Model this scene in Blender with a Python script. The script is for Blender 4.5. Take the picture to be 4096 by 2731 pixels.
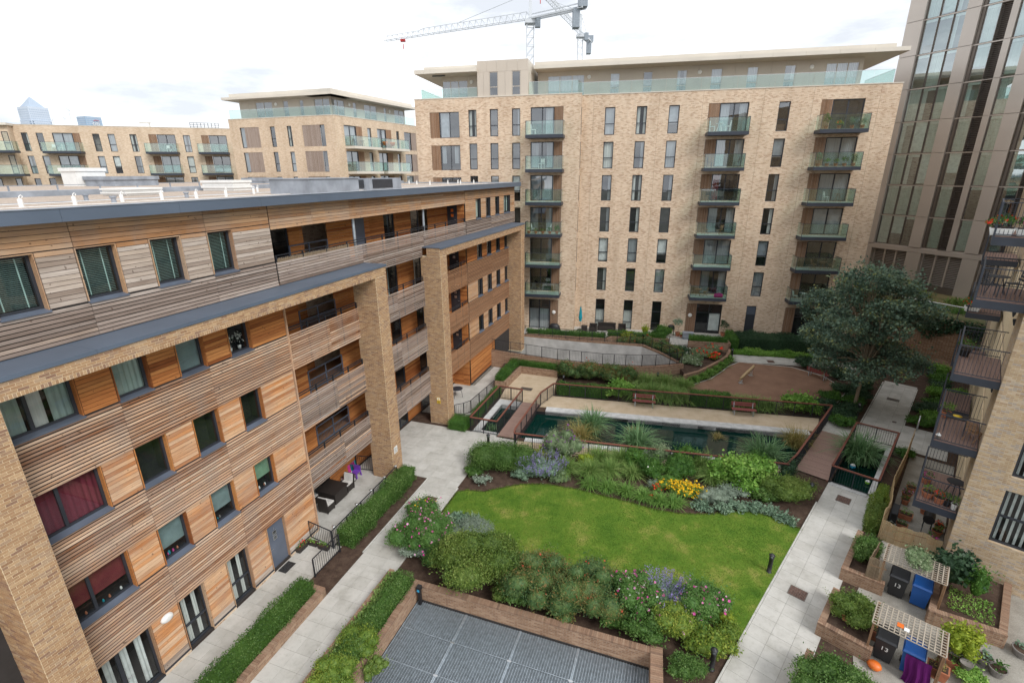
import bpy, math, random
import numpy as np
from mathutils import Vector, Matrix
from mathutils.geometry import tessellate_polygon
random.seed(7); RNG = np.random.default_rng(7)
for o in list(bpy.data.objects): bpy.data.objects.remove(o)
SC = bpy.context.scene; COL = SC.collection
R = math.radians; PI = math.pi
# ---------------------------------------------------------------- camera
CAMZ = 16.2
cd = bpy.data.cameras.new('camera'); cam = bpy.data.objects.new('camera', cd); COL.objects.link(cam)
cd.sensor_width = 36.0; cd.lens = 36.0*1981.1/4096; cd.clip_start = 0.1; cd.clip_end = 9000
_p, _r = R(18.705), R(0.392)
_rt = Vector((1,0,0)); _dn = Vector((0,-math.sin(_p),-math.cos(_p))); _fw = Vector((0,math.cos(_p),-math.sin(_p)))
_x = _rt*math.cos(_r)+_dn*math.sin(_r); _y = -(-_rt*math.sin(_r)+_dn*math.cos(_r)); _z = -_fw
cam.matrix_world = Matrix(((_x[0],_y[0],_z[0],0),(_x[1],_y[1],_z[1],0),(_x[2],_y[2],_z[2],CAMZ),(0,0,0,1)))
SC.camera = cam
# ---------------------------------------------------------------- world: bright overcast over a daylight sky
SUN_AZ, SUN_EL = 141.0, 42.0            # compass-like: degrees from +Y towards +X
W = bpy.data.worlds.new('World'); SC.world = W; W.use_nodes = True
wn = W.node_tree; wn.nodes.clear()
def wnode(t, **k):
    n = wn.nodes.new(t)
    for a, b in k.items(): setattr(n, a, b)
    return n
sky = wnode('ShaderNodeTexSky', sky_type='NISHITA', sun_disc=False)
sky.sun_elevation = R(SUN_EL); sky.sun_rotation = R(SUN_AZ); sky.altitude = 20
tc = wnode('ShaderNodeTexCoord'); mp = wnode('ShaderNodeMapping'); mp.inputs['Scale'].default_value = (1.2, 1.2, 4.5)
cl = wnode('ShaderNodeTexNoise'); cl.inputs['Scale'].default_value = 2.2; cl.inputs['Detail'].default_value = 7; cl.inputs['Roughness'].default_value = .58
cr = wnode('ShaderNodeValToRGB'); e = cr.color_ramp.elements
e[0].position = .38; e[0].color = (5.3, 5.55, 5.95, 1); e[1].position = .60; e[1].color = (9.5, 9.65, 9.85, 1)
mx = wnode('ShaderNodeMixRGB'); mx.inputs[0].default_value = .93
bg = wnode('ShaderNodeBackground'); bg.inputs['Strength'].default_value = .1
wo = wnode('ShaderNodeOutputWorld'); L = wn.links.new
L(tc.outputs['Generated'], mp.inputs[0]); L(mp.outputs[0], cl.inputs['Vector']); L(cl.outputs['Fac'], cr.inputs[0])
L(sky.outputs[0], mx.inputs[1]); L(cr.outputs[0], mx.inputs[2]); L(mx.outputs[0], bg.inputs[0]); L(bg.outputs[0], wo.inputs[0])
# ---------------------------------------------------------------- sun (veiled by cloud)
sd = bpy.data.lights.new('sun', 'SUN'); sd.energy = 1.5; sd.angle = R(22); sd.color = (1, .98, .95)
so = bpy.data.objects.new('sun', sd); COL.objects.link(so)
_d = Vector((math.sin(R(SUN_AZ))*math.cos(R(SUN_EL)), math.cos(R(SUN_AZ))*math.cos(R(SUN_EL)), math.sin(R(SUN_EL))))
so.rotation_euler = _d.to_track_quat('Z', 'Y').to_euler(); so.location = (60, -40, 90)
SC.view_settings.view_transform = 'Standard'; SC.view_settings.look = 'None'
SC.view_settings.exposure = 0.74; SC.view_settings.gamma = 1.0; SC.view_settings.use_curve_mapping = False
SC.render.engine = 'CYCLES'
SC.cycles.max_bounces = 5; SC.cycles.transparent_max_bounces = 10; SC.cycles.diffuse_bounces = 3; SC.cycles.glossy_bounces = 2
# ---------------------------------------------------------------- materials
class NT:
    def __init__(s, name):
        s.m = bpy.data.materials.new(name); s.m.use_nodes = True; s.t = s.m.node_tree
        s.b = s.t.nodes['Principled BSDF']
    def n(s, t, ins=None, **k):
        x = s.t.nodes.new(t)
        for a, b in k.items(): setattr(x, a, b)
        for a, b in (ins or {}).items():
            if isinstance(b, bpy.types.NodeSocket): s.t.links.new(b, x.inputs[a])
            else: x.inputs[a].default_value = b
        return x
    def l(s, a, b): s.t.links.new(a, b)
    def ramp(s, fac, stops):
        x = s.n('ShaderNodeValToRGB', {'Fac': fac}); el = x.color_ramp.elements
        while len(el) < len(stops): el.new(.5)
        for q, (p, c) in zip(el, stops): q.position = p; q.color = (*c, 1)
        return x.outputs[0]
    def math(s, op, a, b=None):
        x = s.n('ShaderNodeMath', operation=op)
        for i, v in enumerate((a, b)):
            if v is None: continue
            if isinstance(v, bpy.types.NodeSocket): s.l(v, x.inputs[i])
            else: x.inputs[i].default_value = v
        return x.outputs[0]
    def mix(s, f, a, b, mode='MIX'):
        x = s.n('ShaderNodeMixRGB', blend_type=mode)
        for i, v in enumerate((f, a, b)):
            if isinstance(v, bpy.types.NodeSocket): s.l(v, x.inputs[i])
            elif i == 0: x.inputs[0].default_value = v
            else: x.inputs[i].default_value = (*v, 1) if len(v) == 3 else v
        return x.outputs[0]
    def obj(s): return s.n('ShaderNodeTexCoord').outputs['Object']
    def rnd(s):       # one random number per piece: face attribute (joined pieces) plus the object's own
        a = s.n('ShaderNodeAttribute', attribute_name='rnd').outputs['Fac']; b = s.n('ShaderNodeObjectInfo').outputs['Random']
        return s.math('FRACT', s.math('ADD', a, b))
    def noise(s, vec, scale, detail=4, rough=.55):
        x = s.n('ShaderNodeTexNoise', {'Scale': scale, 'Detail': detail, 'Roughness': rough}); s.l(vec, x.inputs['Vector']); return x.outputs['Fac']
    def map(s, vec, scale=(1,1,1), loc=None):
        x = s.n('ShaderNodeMapping', {'Scale': scale}); s.l(vec, x.inputs[0])
        if loc is not None: s.l(loc, x.inputs['Location'])
        return x.outputs[0]
    def bump(s, h, strength=.3, dist=.02):
        x = s.n('ShaderNodeBump', {'Strength': strength, 'Distance': dist, 'Height': h}); s.l(x.outputs[0], s.b.inputs['Normal'])
    def fin(s, col, rough=.8, metal=0., spec=.5):
        for k, v in (('Base Color', col), ('Roughness', rough), ('Metallic', metal), ('Specular IOR Level', spec)):
            if isinstance(v, bpy.types.NodeSocket): s.l(v, s.b.inputs[k])
            else: s.b.inputs[k].default_value = (*v, 1) if k == 'Base Color' else v
        return s.m
def plain(name, c, rough=.6, metal=0., var=.12, scale=3., spec=.5, bump=0.):
    n = NT(name); f = n.noise(n.obj(), scale, 5)
    lo = tuple(max(0, x*(1-var*1.6)) for x in c); hi = tuple(min(1, x*(1+var)) for x in c)
    if bump: n.bump(n.noise(n.obj(), scale*9, 3), bump, .01)
    return n.fin(n.ramp(f, [(.3, lo), (.7, hi)]), rough, metal, spec)
def brickwall(name, cols, mortar, bump=.5, weather=.25, bw=.225, bh=.075, ms=.006):
    n = NT(name); o = n.obj(); sp = n.n('ShaderNodeSeparateXYZ', {0: o})
    u = n.math('ADD', sp.outputs[0], sp.outputs[1]); v = n.n('ShaderNodeCombineXYZ', {0: u, 1: sp.outputs[2]}).outputs[0]
    b = n.n('ShaderNodeTexBrick', {'Scale': 1., 'Mortar Size': ms, 'Mortar Smooth': .1, 'Bias': 0., 'Brick Width': bw, 'Row Height': bh,
            'Color1': (0,0,0,1), 'Color2': (1,1,1,1), 'Mortar': (.5,.5,.5,1)}, offset=.5); n.l(v, b.inputs['Vector'])
    # per-brick tone: quantised white noise
    row = n.math('FLOOR', n.math('DIVIDE', sp.outputs[2], bh)); off = n.math('MULTIPLY', n.math('MODULO', row, 2.), .5)
    cx = n.math('FLOOR', n.math('ADD', n.math('DIVIDE', u, bw), off))
    wn_ = n.n('ShaderNodeTexWhiteNoise', {0: n.n('ShaderNodeCombineXYZ', {0: cx, 1: row}).outputs[0]}, noise_dimensions='2D').outputs['Value']
    k = len(cols); c = n.ramp(wn_, [((i+.3)/k, q) for i, q in enumerate(cols)])
    fine = n.noise(o, 30, 4); c = n.mix(.35, c, n.ramp(fine, [(.3, (.66,.66,.66)), (.7, (1.1,1.1,1.1))]), 'MULTIPLY')
    c = n.mix(b.outputs['Fac'], c, mortar)
    big = n.noise(n.map(o, (.35,.35,.18)), 1.6, 5); c = n.mix(weather, c, n.ramp(big, [(.32, (.62,.58,.54)), (.6, (1.04,1.04,1.04))]), 'MULTIPLY')
    st = n.noise(n.map(o, (1.1,1.1,.12)), 1.3, 4); c = n.mix(weather*.8, c, n.ramp(st, [(.36, (.66,.61,.56)), (.5, (1,1,1))]), 'MULTIPLY')
    n.bump(n.math('ADD', n.math('MULTIPLY', b.outputs['Fac'], -1.), n.math('MULTIPLY', fine, .5)), bump, .01)
    return n.fin(c, .9, 0, .25)
def wood(name, cols, grain=.5, rough=.75, axis=1, sheen=.3, weather=0.):
    """boards: tone per piece from rnd, grain running along the board (local axis)"""
    n = NT(name); r = n.rnd(); o = n.obj()
    off = n.n('ShaderNodeCombineXYZ', {0: n.math('MULTIPLY', r, 37.), 1: n.math('MULTIPLY', r, 91.), 2: n.math('MULTIPLY', r, 53.)}).outputs[0]
    sc = [9., 9., 9.]; sc[axis] = .55
    g = n.noise(n.map(o, tuple(sc), off), 2.2, 6, .62); sc2 = [2.2]*3; sc2[axis] = .35
    g2 = n.noise(n.map(o, tuple(sc2), off), 1.6, 4)
    k = len(cols); c = n.ramp(n.math('ADD', n.math('MULTIPLY', r, .8), n.math('MULTIPLY', g2, .2)), [(i/(k-1), q) for i, q in enumerate(cols)])
    c = n.mix(grain, c, n.ramp(g, [(.26, (.34,.26,.2)), (.48, (.86,.83,.8)), (.75, (1.25,1.25,1.25))]), 'MULTIPLY')
    if weather:
        g3 = n.noise(n.map(n.n('ShaderNodeNewGeometry').outputs['Position'], (.8,.8,.35)), 1.5, 6, .62); c = n.mix(n.math('MULTIPLY', n.ramp(g3, [(.42,(0,0,0)),(.62,(1,1,1))]), weather), c, (.33,.275,.235))
    kn = n.noise(n.map(o, (7,7,7), off), 1.1, 1); c = n.mix(n.math('MULTIPLY', n.math('GREATER_THAN', kn, .735), .6), c, (.07,.035,.02))
    n.bump(g, .25, .006); return n.fin(c, rough, 0, sheen)
def leafmat(name, cols, rough=.55, trans=.25):
    n = NT(name); r = n.n('ShaderNodeAttribute', attribute_name='rnd').outputs['Fac']; k = len(cols)
    c = n.ramp(r, [(i/(k-1) if k > 1 else 0, q) for i, q in enumerate(cols)])
    n.fin(c, rough, 0, .35)
    if trans:
        t = n.n('ShaderNodeBsdfTranslucent'); n.l(c, t.inputs[0]); m = n.n('ShaderNodeMixShader', {0: trans}); out = n.t.nodes['Material Output']
        n.l(n.b.outputs[0], m.inputs[1]); n.l(t.outputs[0], m.inputs[2]); n.l(m.outputs[0], out.inputs[0])
    return n.m
def glass(name, tint, base=.04, rough=.0, ior=1.52, wave=0., ref=None, mul=1.2):
    """window glass: fresnel reflection over tinted see-through"""
    n = NT(name); n.t.nodes.remove(n.b); out = n.t.nodes['Material Output']
    t = n.n('ShaderNodeBsdfTransparent'); t.inputs[0].default_value = (*tint, 1)
    g = n.n('ShaderNodeBsdfGlossy', {'Roughness': rough}); g.inputs[0].default_value = (*(ref or (.95, .97, 1.)), 1)
    if wave:
        b = n.n('ShaderNodeBump', {'Strength': wave, 'Distance': .05, 'Height': n.noise(n.obj(), .9, 2)})
        n.l(b.outputs[0], g.inputs['Normal'])
    bf = n.n('ShaderNodeNewGeometry').outputs['Backfacing']; io = n.math('ADD', n.math('MULTIPLY', bf, 1/ior-ior), ior)   # same reflection from either side of the sheet
    f = n.n('ShaderNodeFresnel', {'IOR': io}).outputs[0]; f = n.math('ADD', n.math('MULTIPLY', f, mul), base)
    m = n.n('ShaderNodeMixShader', {0: n.n('ShaderNodeClamp', {0: f}).outputs[0]})
    n.l(t.outputs[0], m.inputs[1]); n.l(g.outputs[0], m.inputs[2]); n.l(m.outputs[0], out.inputs[0]); return n.m
# ---------------------------------------------------------------- material list
MT = {}
BUFF = [(.67,.50,.35),(.73,.57,.42),(.60,.43,.29),(.76,.615,.47),(.68,.515,.37),(.49,.325,.215)]
MT['brick_buff'] = brickwall('buff brickwork', BUFF, (.72,.65,.545), .45, .3)
MT['brick_far'] = brickwall('pale buff brickwork', [(.60,.45,.31),(.67,.52,.375),(.53,.38,.25),(.69,.55,.41)], (.66,.59,.49), .3, .3)
MT['brick_low'] = brickwall('brown brickwork', [(.30,.18,.115),(.37,.235,.15),(.24,.14,.09),(.41,.27,.18)], (.38,.31,.24), .5, .3)
MT['brick_right'] = brickwall('stock brickwork', [(.5,.36,.22),(.58,.44,.28),(.42,.29,.18),(.62,.49,.34),(.43,.36,.3)], (.58,.5,.38), .5, .35)
def brickpiece(name, cs):
    n = NT(name); r = n.rnd(); o = n.obj()
    c = n.ramp(r, [(i/(len(cs)-1), q) for i, q in enumerate(cs)])
    f = n.noise(o, 34, 5, .65); c = n.mix(.55, c, n.ramp(f, [(.3,(.5,.47,.45)),(.7,(1.05,1.05,1.05))]), 'MULTIPLY')
    n.bump(f, .5, .01); return n.fin(c, .92, 0, .2)
MT['brick'] = brickpiece('single bricks', [(.34,.2,.115),(.48,.31,.175),(.40,.245,.14),(.55,.375,.22),(.29,.175,.12),(.50,.355,.23)]); MT['brick_dk'] = brickpiece('brown coping bricks', [(.25,.155,.105),(.34,.22,.15),(.29,.18,.12),(.38,.26,.18),(.22,.14,.1)])
MT['mortar'] = plain('cream mortar', (.78,.66,.45), .95, 0, .15, 6)
MT['wood_orange'] = wood('sheltered cedar', [(.39,.13,.036),(.53,.215,.068),(.27,.085,.025),(.59,.265,.09),(.43,.15,.04)], .6)
MT['wood_honey'] = wood('sun bleached cedar', [(.58,.30,.135),(.71,.45,.265),(.46,.19,.07),(.73,.50,.32),(.61,.275,.105),(.67,.40,.23)], .6, weather=.3)
MT['wood_tan'] = wood('tan cedar', [(.48,.265,.135),(.60,.375,.215),(.40,.205,.095),(.58,.395,.255),(.44,.235,.115)], .55, weather=.35)
MT['wood_grey'] = wood('silvered cedar', [(.40,.32,.26),(.54,.46,.39),(.30,.235,.19),(.58,.51,.45),(.44,.33,.24)], .6)
MT['slat_brown'] = wood('weathered slats', [(.36,.175,.09),(.58,.38,.25),(.26,.115,.055),(.68,.50,.365),(.45,.215,.095)], .6, weather=.4)
MT['slat_grey'] = wood('greyed slats', [(.22,.165,.135),(.36,.295,.255),(.17,.125,.1),(.42,.36,.32),(.30,.195,.12)], .6)
MT['slat_dark'] = wood('dark slats', [(.30,.16,.085),(.36,.2,.11),(.25,.13,.07),(.40,.25,.15)], .45)
MT['louvre'] = wood('upright cedar slats', [(.36,.2,.11),(.43,.29,.2),(.30,.16,.085)], .45, axis=2)
MT['louvre_grey'] = wood('greyed upright slats', [(.38,.30,.26),(.45,.37,.32),(.33,.25,.2)], .45, axis=2)
MT['cream_board'] = wood('cream boards', [(.68,.55,.36),(.74,.62,.43)], .2, axis=2)
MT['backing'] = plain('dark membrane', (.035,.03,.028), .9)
MT['frame'] = plain('anthracite aluminium', (.032,.036,.046), .45, 0, .1, 4)
MT['sill'] = plain('slate blue pressed metal', (.11,.132,.175), .4, 0, .12, 1.2)
MT['fascia'] = plain('grey blue fascia metal', (.105,.135,.18), .42, 0, .08, .5)
MT['steel'] = plain('black railing paint', (.02,.022,.028), .5, 0, .1, 5)
MT['balc'] = plain('dark balcony steel', (.035,.042,.058), .5, 0, .12, 2)
MT['galv'] = plain('galvanised steel', (.44,.50,.55), .42, .55, .15, 7)
MT['alu'] = plain('brushed steel', (.62,.63,.64), .3, .85, .05, 7)
MT['bronze'] = plain('bronze panels', (.53,.475,.425), .35, .35, .06, .25)
MT['bronze_dk'] = plain('dark bronze', (.16,.135,.115), .4, .4, .08, 1)
MT['taupe'] = plain('taupe rainscreen panels', (.54,.475,.40), .5, 0, .05, .3)
MT['taupe_lt'] = plain('pale roof edge metal', (.64,.59,.51), .45, 0, .05, .4)
MT['conc'] = plain('pale concrete', (.50,.49,.47), .85, 0, .18, .9, .3, .15)
MT['stone'] = plain('pale coping stone', (.52,.52,.51), .75, 0, .14, 2.2)
MT['lead'] = plain('roof membrane grey', (.29,.32,.365), .6, 0, .18, 1.4)
MT['white'] = plain('white paint', (.78,.78,.76), .5, 0, .05, 3)
MT['black'] = plain('black plastic', (.016,.016,.018), .5, 0, .1, 4)
MT['room'] = plain('room toned dim', (.06,.055,.05), .9, 0, .4, .7)  # room brightness is put into the colour: dim, lit and dark tones
MT['room_lt'] = plain('room wall toned as lit', (.30,.28,.25), .9, 0, .3, .6)
MT['room_dk'] = plain('room toned dark', (.022,.022,.024), .9, 0, .4, .7)
def drape(name, c, rough=.9):
    n = NT(name); o = n.obj(); sp = n.n('ShaderNodeSeparateXYZ', {0: o}); f = n.noise(n.map(o, (3.,3.,.15)), 3.0, 3)
    return n.fin(n.ramp(f, [(.3, tuple(x*.72 for x in c)), (.7, c)]), rough, 0, .1)
MT['curtain'] = drape('white curtain', (.74,.73,.69)); MT['curtain_green'] = drape('pale green curtain', (.46,.55,.50))
MT['curtain_red'] = drape('wine red curtain', (.23,.045,.065)); MT['blind_red'] = plain('wine red blind', (.2,.035,.04), .8)
MT['blind'] = plain('blue grey blind', (.24,.31,.31), .8); MT['blind_white'] = plain('white blind', (.72,.72,.7), .8); MT['blind_green'] = plain('green blind', (.22,.36,.24), .8)
MT['blind_slat'] = plain('venetian slats', (.42,.58,.53), .5); MT['red_curtain'] = drape('red curtain', (.5,.06,.06))
MT['glass'] = glass('window glass', (.82,.87,.87), .02, mul=1.); MT['glass_far'] = glass('sky mirroring glass', (.6,.66,.7), .16, wave=.06)
MT['glass_tower'] = glass('teal tower glass', (.72,.88,.85), .34, wave=.04, ref=(.9,.98,1.))
MT['glass_rail'] = glass('green balustrade glass', (.83,.935,.905), .05, mul=1.2)
MT['water'] = None
def water():
    n = NT('pond water'); b = n.noise(n.obj(), 3.5, 3); n.bump(b, .05, .03)
    return n.fin((.002,.022,.017), .03, 0, .4)
MT['water'] = water()
def slabmat():
    n = NT('concrete paving slabs'); r = n.rnd(); o = n.obj(); geo = n.n('ShaderNodeNewGeometry').outputs['Position']
    c = n.ramp(r, [(0,(.47,.455,.42)),(.5,(.505,.49,.455)),(1,(.535,.52,.485))])
    f = n.noise(geo, 1.1, 6, .65); c = n.mix(.6, c, n.ramp(f, [(.3,(.58,.57,.53)),(.5,(.9,.9,.89)),(.66,(1.06,1.06,1.06))]), 'MULTIPLY'); f2 = n.noise(geo, 5.5, 5, .7); c = n.mix(.35, c, n.ramp(f2, [(.3,(.62,.63,.57)),(.46,(1,1,1))]), 'MULTIPLY')
    s = n.noise(geo, 60, 3); c = n.mix(.25, c, n.ramp(s, [(.35,(.7,.7,.7)),(.65,(1.1,1.1,1.1))]), 'MULTIPLY')
    n.bump(s, .15, .004); return n.fin(c, .88, 0, .25)
MT['slab'] = slabmat()
MT['joint'] = plain('paving joint sand', (.2,.18,.15), .95, 0, .25, 5)
MT['kerb'] = plain('edging concrete', (.50,.49,.45), .9, 0, .15, 3)
def ground2(name, stops, scale, fine=40, bump=.4, rough=.95):
    n = NT(name); g = n.n('ShaderNodeNewGeometry').outputs['Position']
    f = n.noise(g, scale, 7, .65); s = n.noise(g, fine, 3, .7); c = n.ramp(f, stops)
    c = n.mix(.55, c, n.ramp(s, [(.3,(.55,.55,.55)),(.7,(1.2,1.2,1.2))]), 'MULTIPLY')
    n.bump(s, bump, .02); return n.fin(c, rough, 0, .2)
MT['soil'] = ground2('bark mulch soil', [(.3,(.045,.028,.02)),(.55,(.085,.055,.04)),(.75,(.12,.085,.06))], 3, 26, .7)
MT['gravel'] = ground2('buff resin gravel', [(.3,(.46,.36,.24)),(.55,(.55,.44,.31)),(.75,(.60,.5,.37))], 1.3, 48, .35)
MT['rubber'] = ground2('brown rubber crumb', [(.3,(.2,.115,.078)),(.6,(.26,.155,.105)),(.8,(.3,.19,.13))], .8, 55, .3)
MT['lawn'] = ground2('mown lawn', [(.30,(.05,.12,.011)),(.42,(.09,.175,.018)),(.54,(.125,.205,.024)),(.64,(.22,.25,.05)),(.78,(.33,.28,.1))], .75, 36, .8)
MT['roofgravel'] = ground2('roof pebbles', [(.3,(.33,.255,.2)),(.55,(.47,.385,.315)),(.75,(.6,.53,.47))], 9, 14, .8)
MT['city'] = ground2('distant ground', [(.3,(.10,.11,.09)),(.6,(.2,.2,.18)),(.8,(.14,.16,.1))], .02, .3, .1)
MT['oldpave'] = ground2('worn garden paving', [(.3,(.23,.21,.18)),(.55,(.34,.32,.28)),(.75,(.41,.39,.35))], .9, 30, .3)
MT['scrub'] = ground2('podium scrub', [(.3,(.12,.14,.05)),(.5,(.26,.22,.11)),(.7,(.33,.25,.15))], .6, 12, .8)
MT['deck'] = wood('composite deck boards', [(.27,.175,.145),(.30,.2,.165),(.25,.16,.13)], .25, axis=0)
MT['rail_wood'] = wood('red brown handrail', [(.17,.06,.04),(.21,.08,.055),(.14,.05,.035)], .4)
MT['bench_wood'] = wood('red brown bench slats', [(.20,.055,.05),(.25,.075,.068),(.17,.045,.042)], .35, axis=0)
MT['log'] = wood('peeled log', [(.42,.30,.16),(.46,.34,.2)], .5, axis=0)
MT['bamboo'] = wood('bamboo canes', [(.50,.36,.19),(.58,.44,.26),(.42,.29,.15)], .35, axis=2)
MT['reed'] = wood('reed screen', [(.24,.18,.12),(.3,.23,.15),(.2,.15,.1)], .35, axis=2)
MT['trellis'] = wood('bleached trellis', [(.34,.295,.235),(.41,.36,.295)], .35)
MT['timberbrown'] = wood('brown garden timber', [(.24,.14,.08),(.3,.18,.1)], .4, axis=0)
MT['bark'] = wood('tree bark', [(.20,.16,.11),(.27,.22,.15)], .6, axis=2)
MT['twig'] = plain('brown twigs', (.13,.085,.055), .9, 0, .2, 9)
MT['terracotta'] = plain('terracotta', (.42,.155,.08), .8, 0, .15, 5)
MT['potgrey'] = plain('grey stoneware', (.22,.2,.185), .8, 0, .15, 5)
MT['bin_blue'] = plain('blue bin plastic', (.012,.09,.33), .42, 0, .06, 3)
MT['bin_black'] = plain('black bin plastic', (.02,.021,.024), .45, 0, .1, 3)
MT['manhole'] = plain('rusty iron cover', (.15,.09,.072), .8, 0, .3, 14, .4, .5)
MT['rattan'] = plain('dark rattan', (.028,.022,.019), .6, 0, .25, 40)
MT['cushion'] = plain('pale cushion', (.62,.6,.57), .9)
MT['purple'] = plain('purple plastic', (.18,.06,.42), .4); MT['pink'] = plain('pink plastic', (.6,.06,.28), .5); MT['magenta'] = plain('magenta fabric', (.62,.02,.24), .8)
MT['teal'] = plain('teal fabric', (.0,.26,.33), .8); MT['orange'] = plain('orange plastic', (.72,.16,.02), .45); MT['yellow'] = plain('yellow plastic', (.75,.5,.03), .5)
MT['aubergine'] = drape('aubergine cloth', (.10,.012,.10)); MT['red'] = plain('red plastic', (.5,.02,.02), .5)
MT['limegreen'] = plain('lime plastic', (.25,.6,.05), .5); MT['skyblue'] = plain('light blue plastic', (.03,.33,.55), .4)
MT['chrome_lamp'] = plain('lamp reflector', (.75,.76,.78), .25, .6, .05, 5)
MT['opal'] = plain('opal lamp cover', (.80,.79,.76), .4, 0, .03, 3)
MT['far_steel'] = plain('hazed steel cladding', (.56,.62,.70), .5, .1, .04, .02)  # distance haze is put into the skyline colours, paled and blued
MT['far_blue'] = plain('hazed blue glass', (.30,.42,.55), .4, .2, .05, .02)
MT['far_roof'] = plain('hazed pyramid roof', (.36,.43,.52), .6, 0, .03, .02); MT['far_dark'] = plain('hazed window bands', (.42,.49,.58), .4, 0, .04, .02)
MT['crane'] = plain('crane white paint', (.60,.63,.66), .5, 0, .05, 1); MT['crane_grey'] = plain('crane grey', (.26,.30,.34), .5)
MT['text_white'] = plain('white lettering', (.8,.8,.78), .6)
MT['sign'] = plain('sign board', (.74,.73,.70), .6)
# foliage: colour varies leaf by leaf
LF = dict(
 hedge=[(.018,.05,.008),(.04,.09,.015),(.075,.135,.03),(.12,.18,.055)],
 box=[(.018,.055,.01),(.035,.095,.015),(.06,.13,.02),(.09,.17,.03)],
 grey=[(.055,.095,.04),(.10,.15,.07),(.16,.2,.11),(.2,.24,.15)],
 olive=[(.034,.068,.012),(.065,.11,.019),(.105,.15,.028),(.15,.185,.045)],
 dark=[(.010,.028,.014),(.02,.048,.022),(.035,.07,.032),(.05,.09,.045)],
 maple=[(.022,.042,.03),(.04,.068,.048),(.06,.095,.065),(.082,.12,.08),(.14,.15,.05)],
 nandina=[(.022,.062,.024),(.045,.098,.032),(.075,.135,.04),(.11,.155,.045),(.2,.15,.045),(.26,.13,.055)],
 bright=[(.05,.13,.018),(.09,.19,.028),(.14,.25,.045),(.2,.3,.07)],
 lime=[(.16,.24,.02),(.28,.36,.03),(.40,.44,.05)],
 silver=[(.12,.16,.12),(.2,.25,.19),(.28,.32,.26)],
 sage=[(.10,.17,.11),(.16,.24,.16),(.22,.3,.21)],
 grass=[(.045,.105,.018),(.085,.155,.032),(.14,.21,.055),(.2,.25,.085)],
 reed=[(.04,.10,.035),(.07,.145,.055),(.11,.19,.085),(.16,.235,.12)],
 straw=[(.12,.12,.03),(.2,.17,.05),(.28,.2,.09)],
 fern=[(.05,.12,.02),(.085,.17,.03),(.14,.22,.05)],
 rose=[(.03,.085,.018),(.06,.13,.028),(.1,.18,.045)],
 yellowleaf=[(.055,.11,.018),(.1,.17,.024),(.17,.23,.032),(.29,.31,.05)],
 russet=[(.12,.06,.03),(.2,.08,.04),(.15,.1,.04)],
 turf=[(.05,.125,.011),(.095,.185,.018),(.145,.22,.028),(.25,.27,.065)])
for k, v in LF.items(): v = [tuple(min(.8, q*(1.0 if k in ('turf','lime') else 2.1 if k == 'maple' else 1.25 if k in ('silver','sage','yellowleaf','nandina') else 1.55)) for q in c) for c in v]; MT['leaf_'+k] = leafmat('leaves '+k, v)
FL = dict(pink=[(.62,.05,.3),(.75,.16,.45),(.7,.45,.6)], violet=[(.17,.13,.36),(.25,.2,.46),(.33,.28,.52)], yellow=[(.85,.48,.01),(.9,.6,.02)],
 red=[(.65,.03,.02),(.75,.08,.03)], white=[(.75,.75,.68),(.8,.8,.75)], purple=[(.17,.03,.22),(.24,.06,.3)], berry=[(.5,.05,.03),(.4,.09,.04)])
for k, v in FL.items(): MT['fl_'+k] = leafmat('petals '+k, v, .7, .15)
# ---------------------------------------------------------------- frames: (s along a facade, d out from it, z) -> object axes
class Frame:
    def __init__(f, o, rot, kind): f.o = Vector((o[0], o[1], 0)); f.rot = rot; f.kind = kind
    def loc(f, s, d, z=0): return (d, s, z) if f.kind == 'ds' else (s, -d, z)
    def w(f, s, d, z=0): return f.o + Matrix.Rotation(f.rot, 3, 'Z') @ Vector(f.loc(s, d, z))
    @property
    def flip(f): return True
LB = Frame((-11.2958, 14.2888), R(-19.51), 'ds')      # timber building on the left
BB = Frame((24.1435, 48.2567), R(-12.29), 'sd')       # brick block across the court
RF = Frame((6.85, 12.07), R(-43.12), 'ds')            # right hand path and building
WF = Frame((0, 0), 0., 'xy'); 
class WorldFrame(Frame):
    def loc(f, s, d, z=0): return (s, d, z)
    @property
    def flip(f): return False
WF = WorldFrame((0, 0), 0., 'xy')
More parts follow.
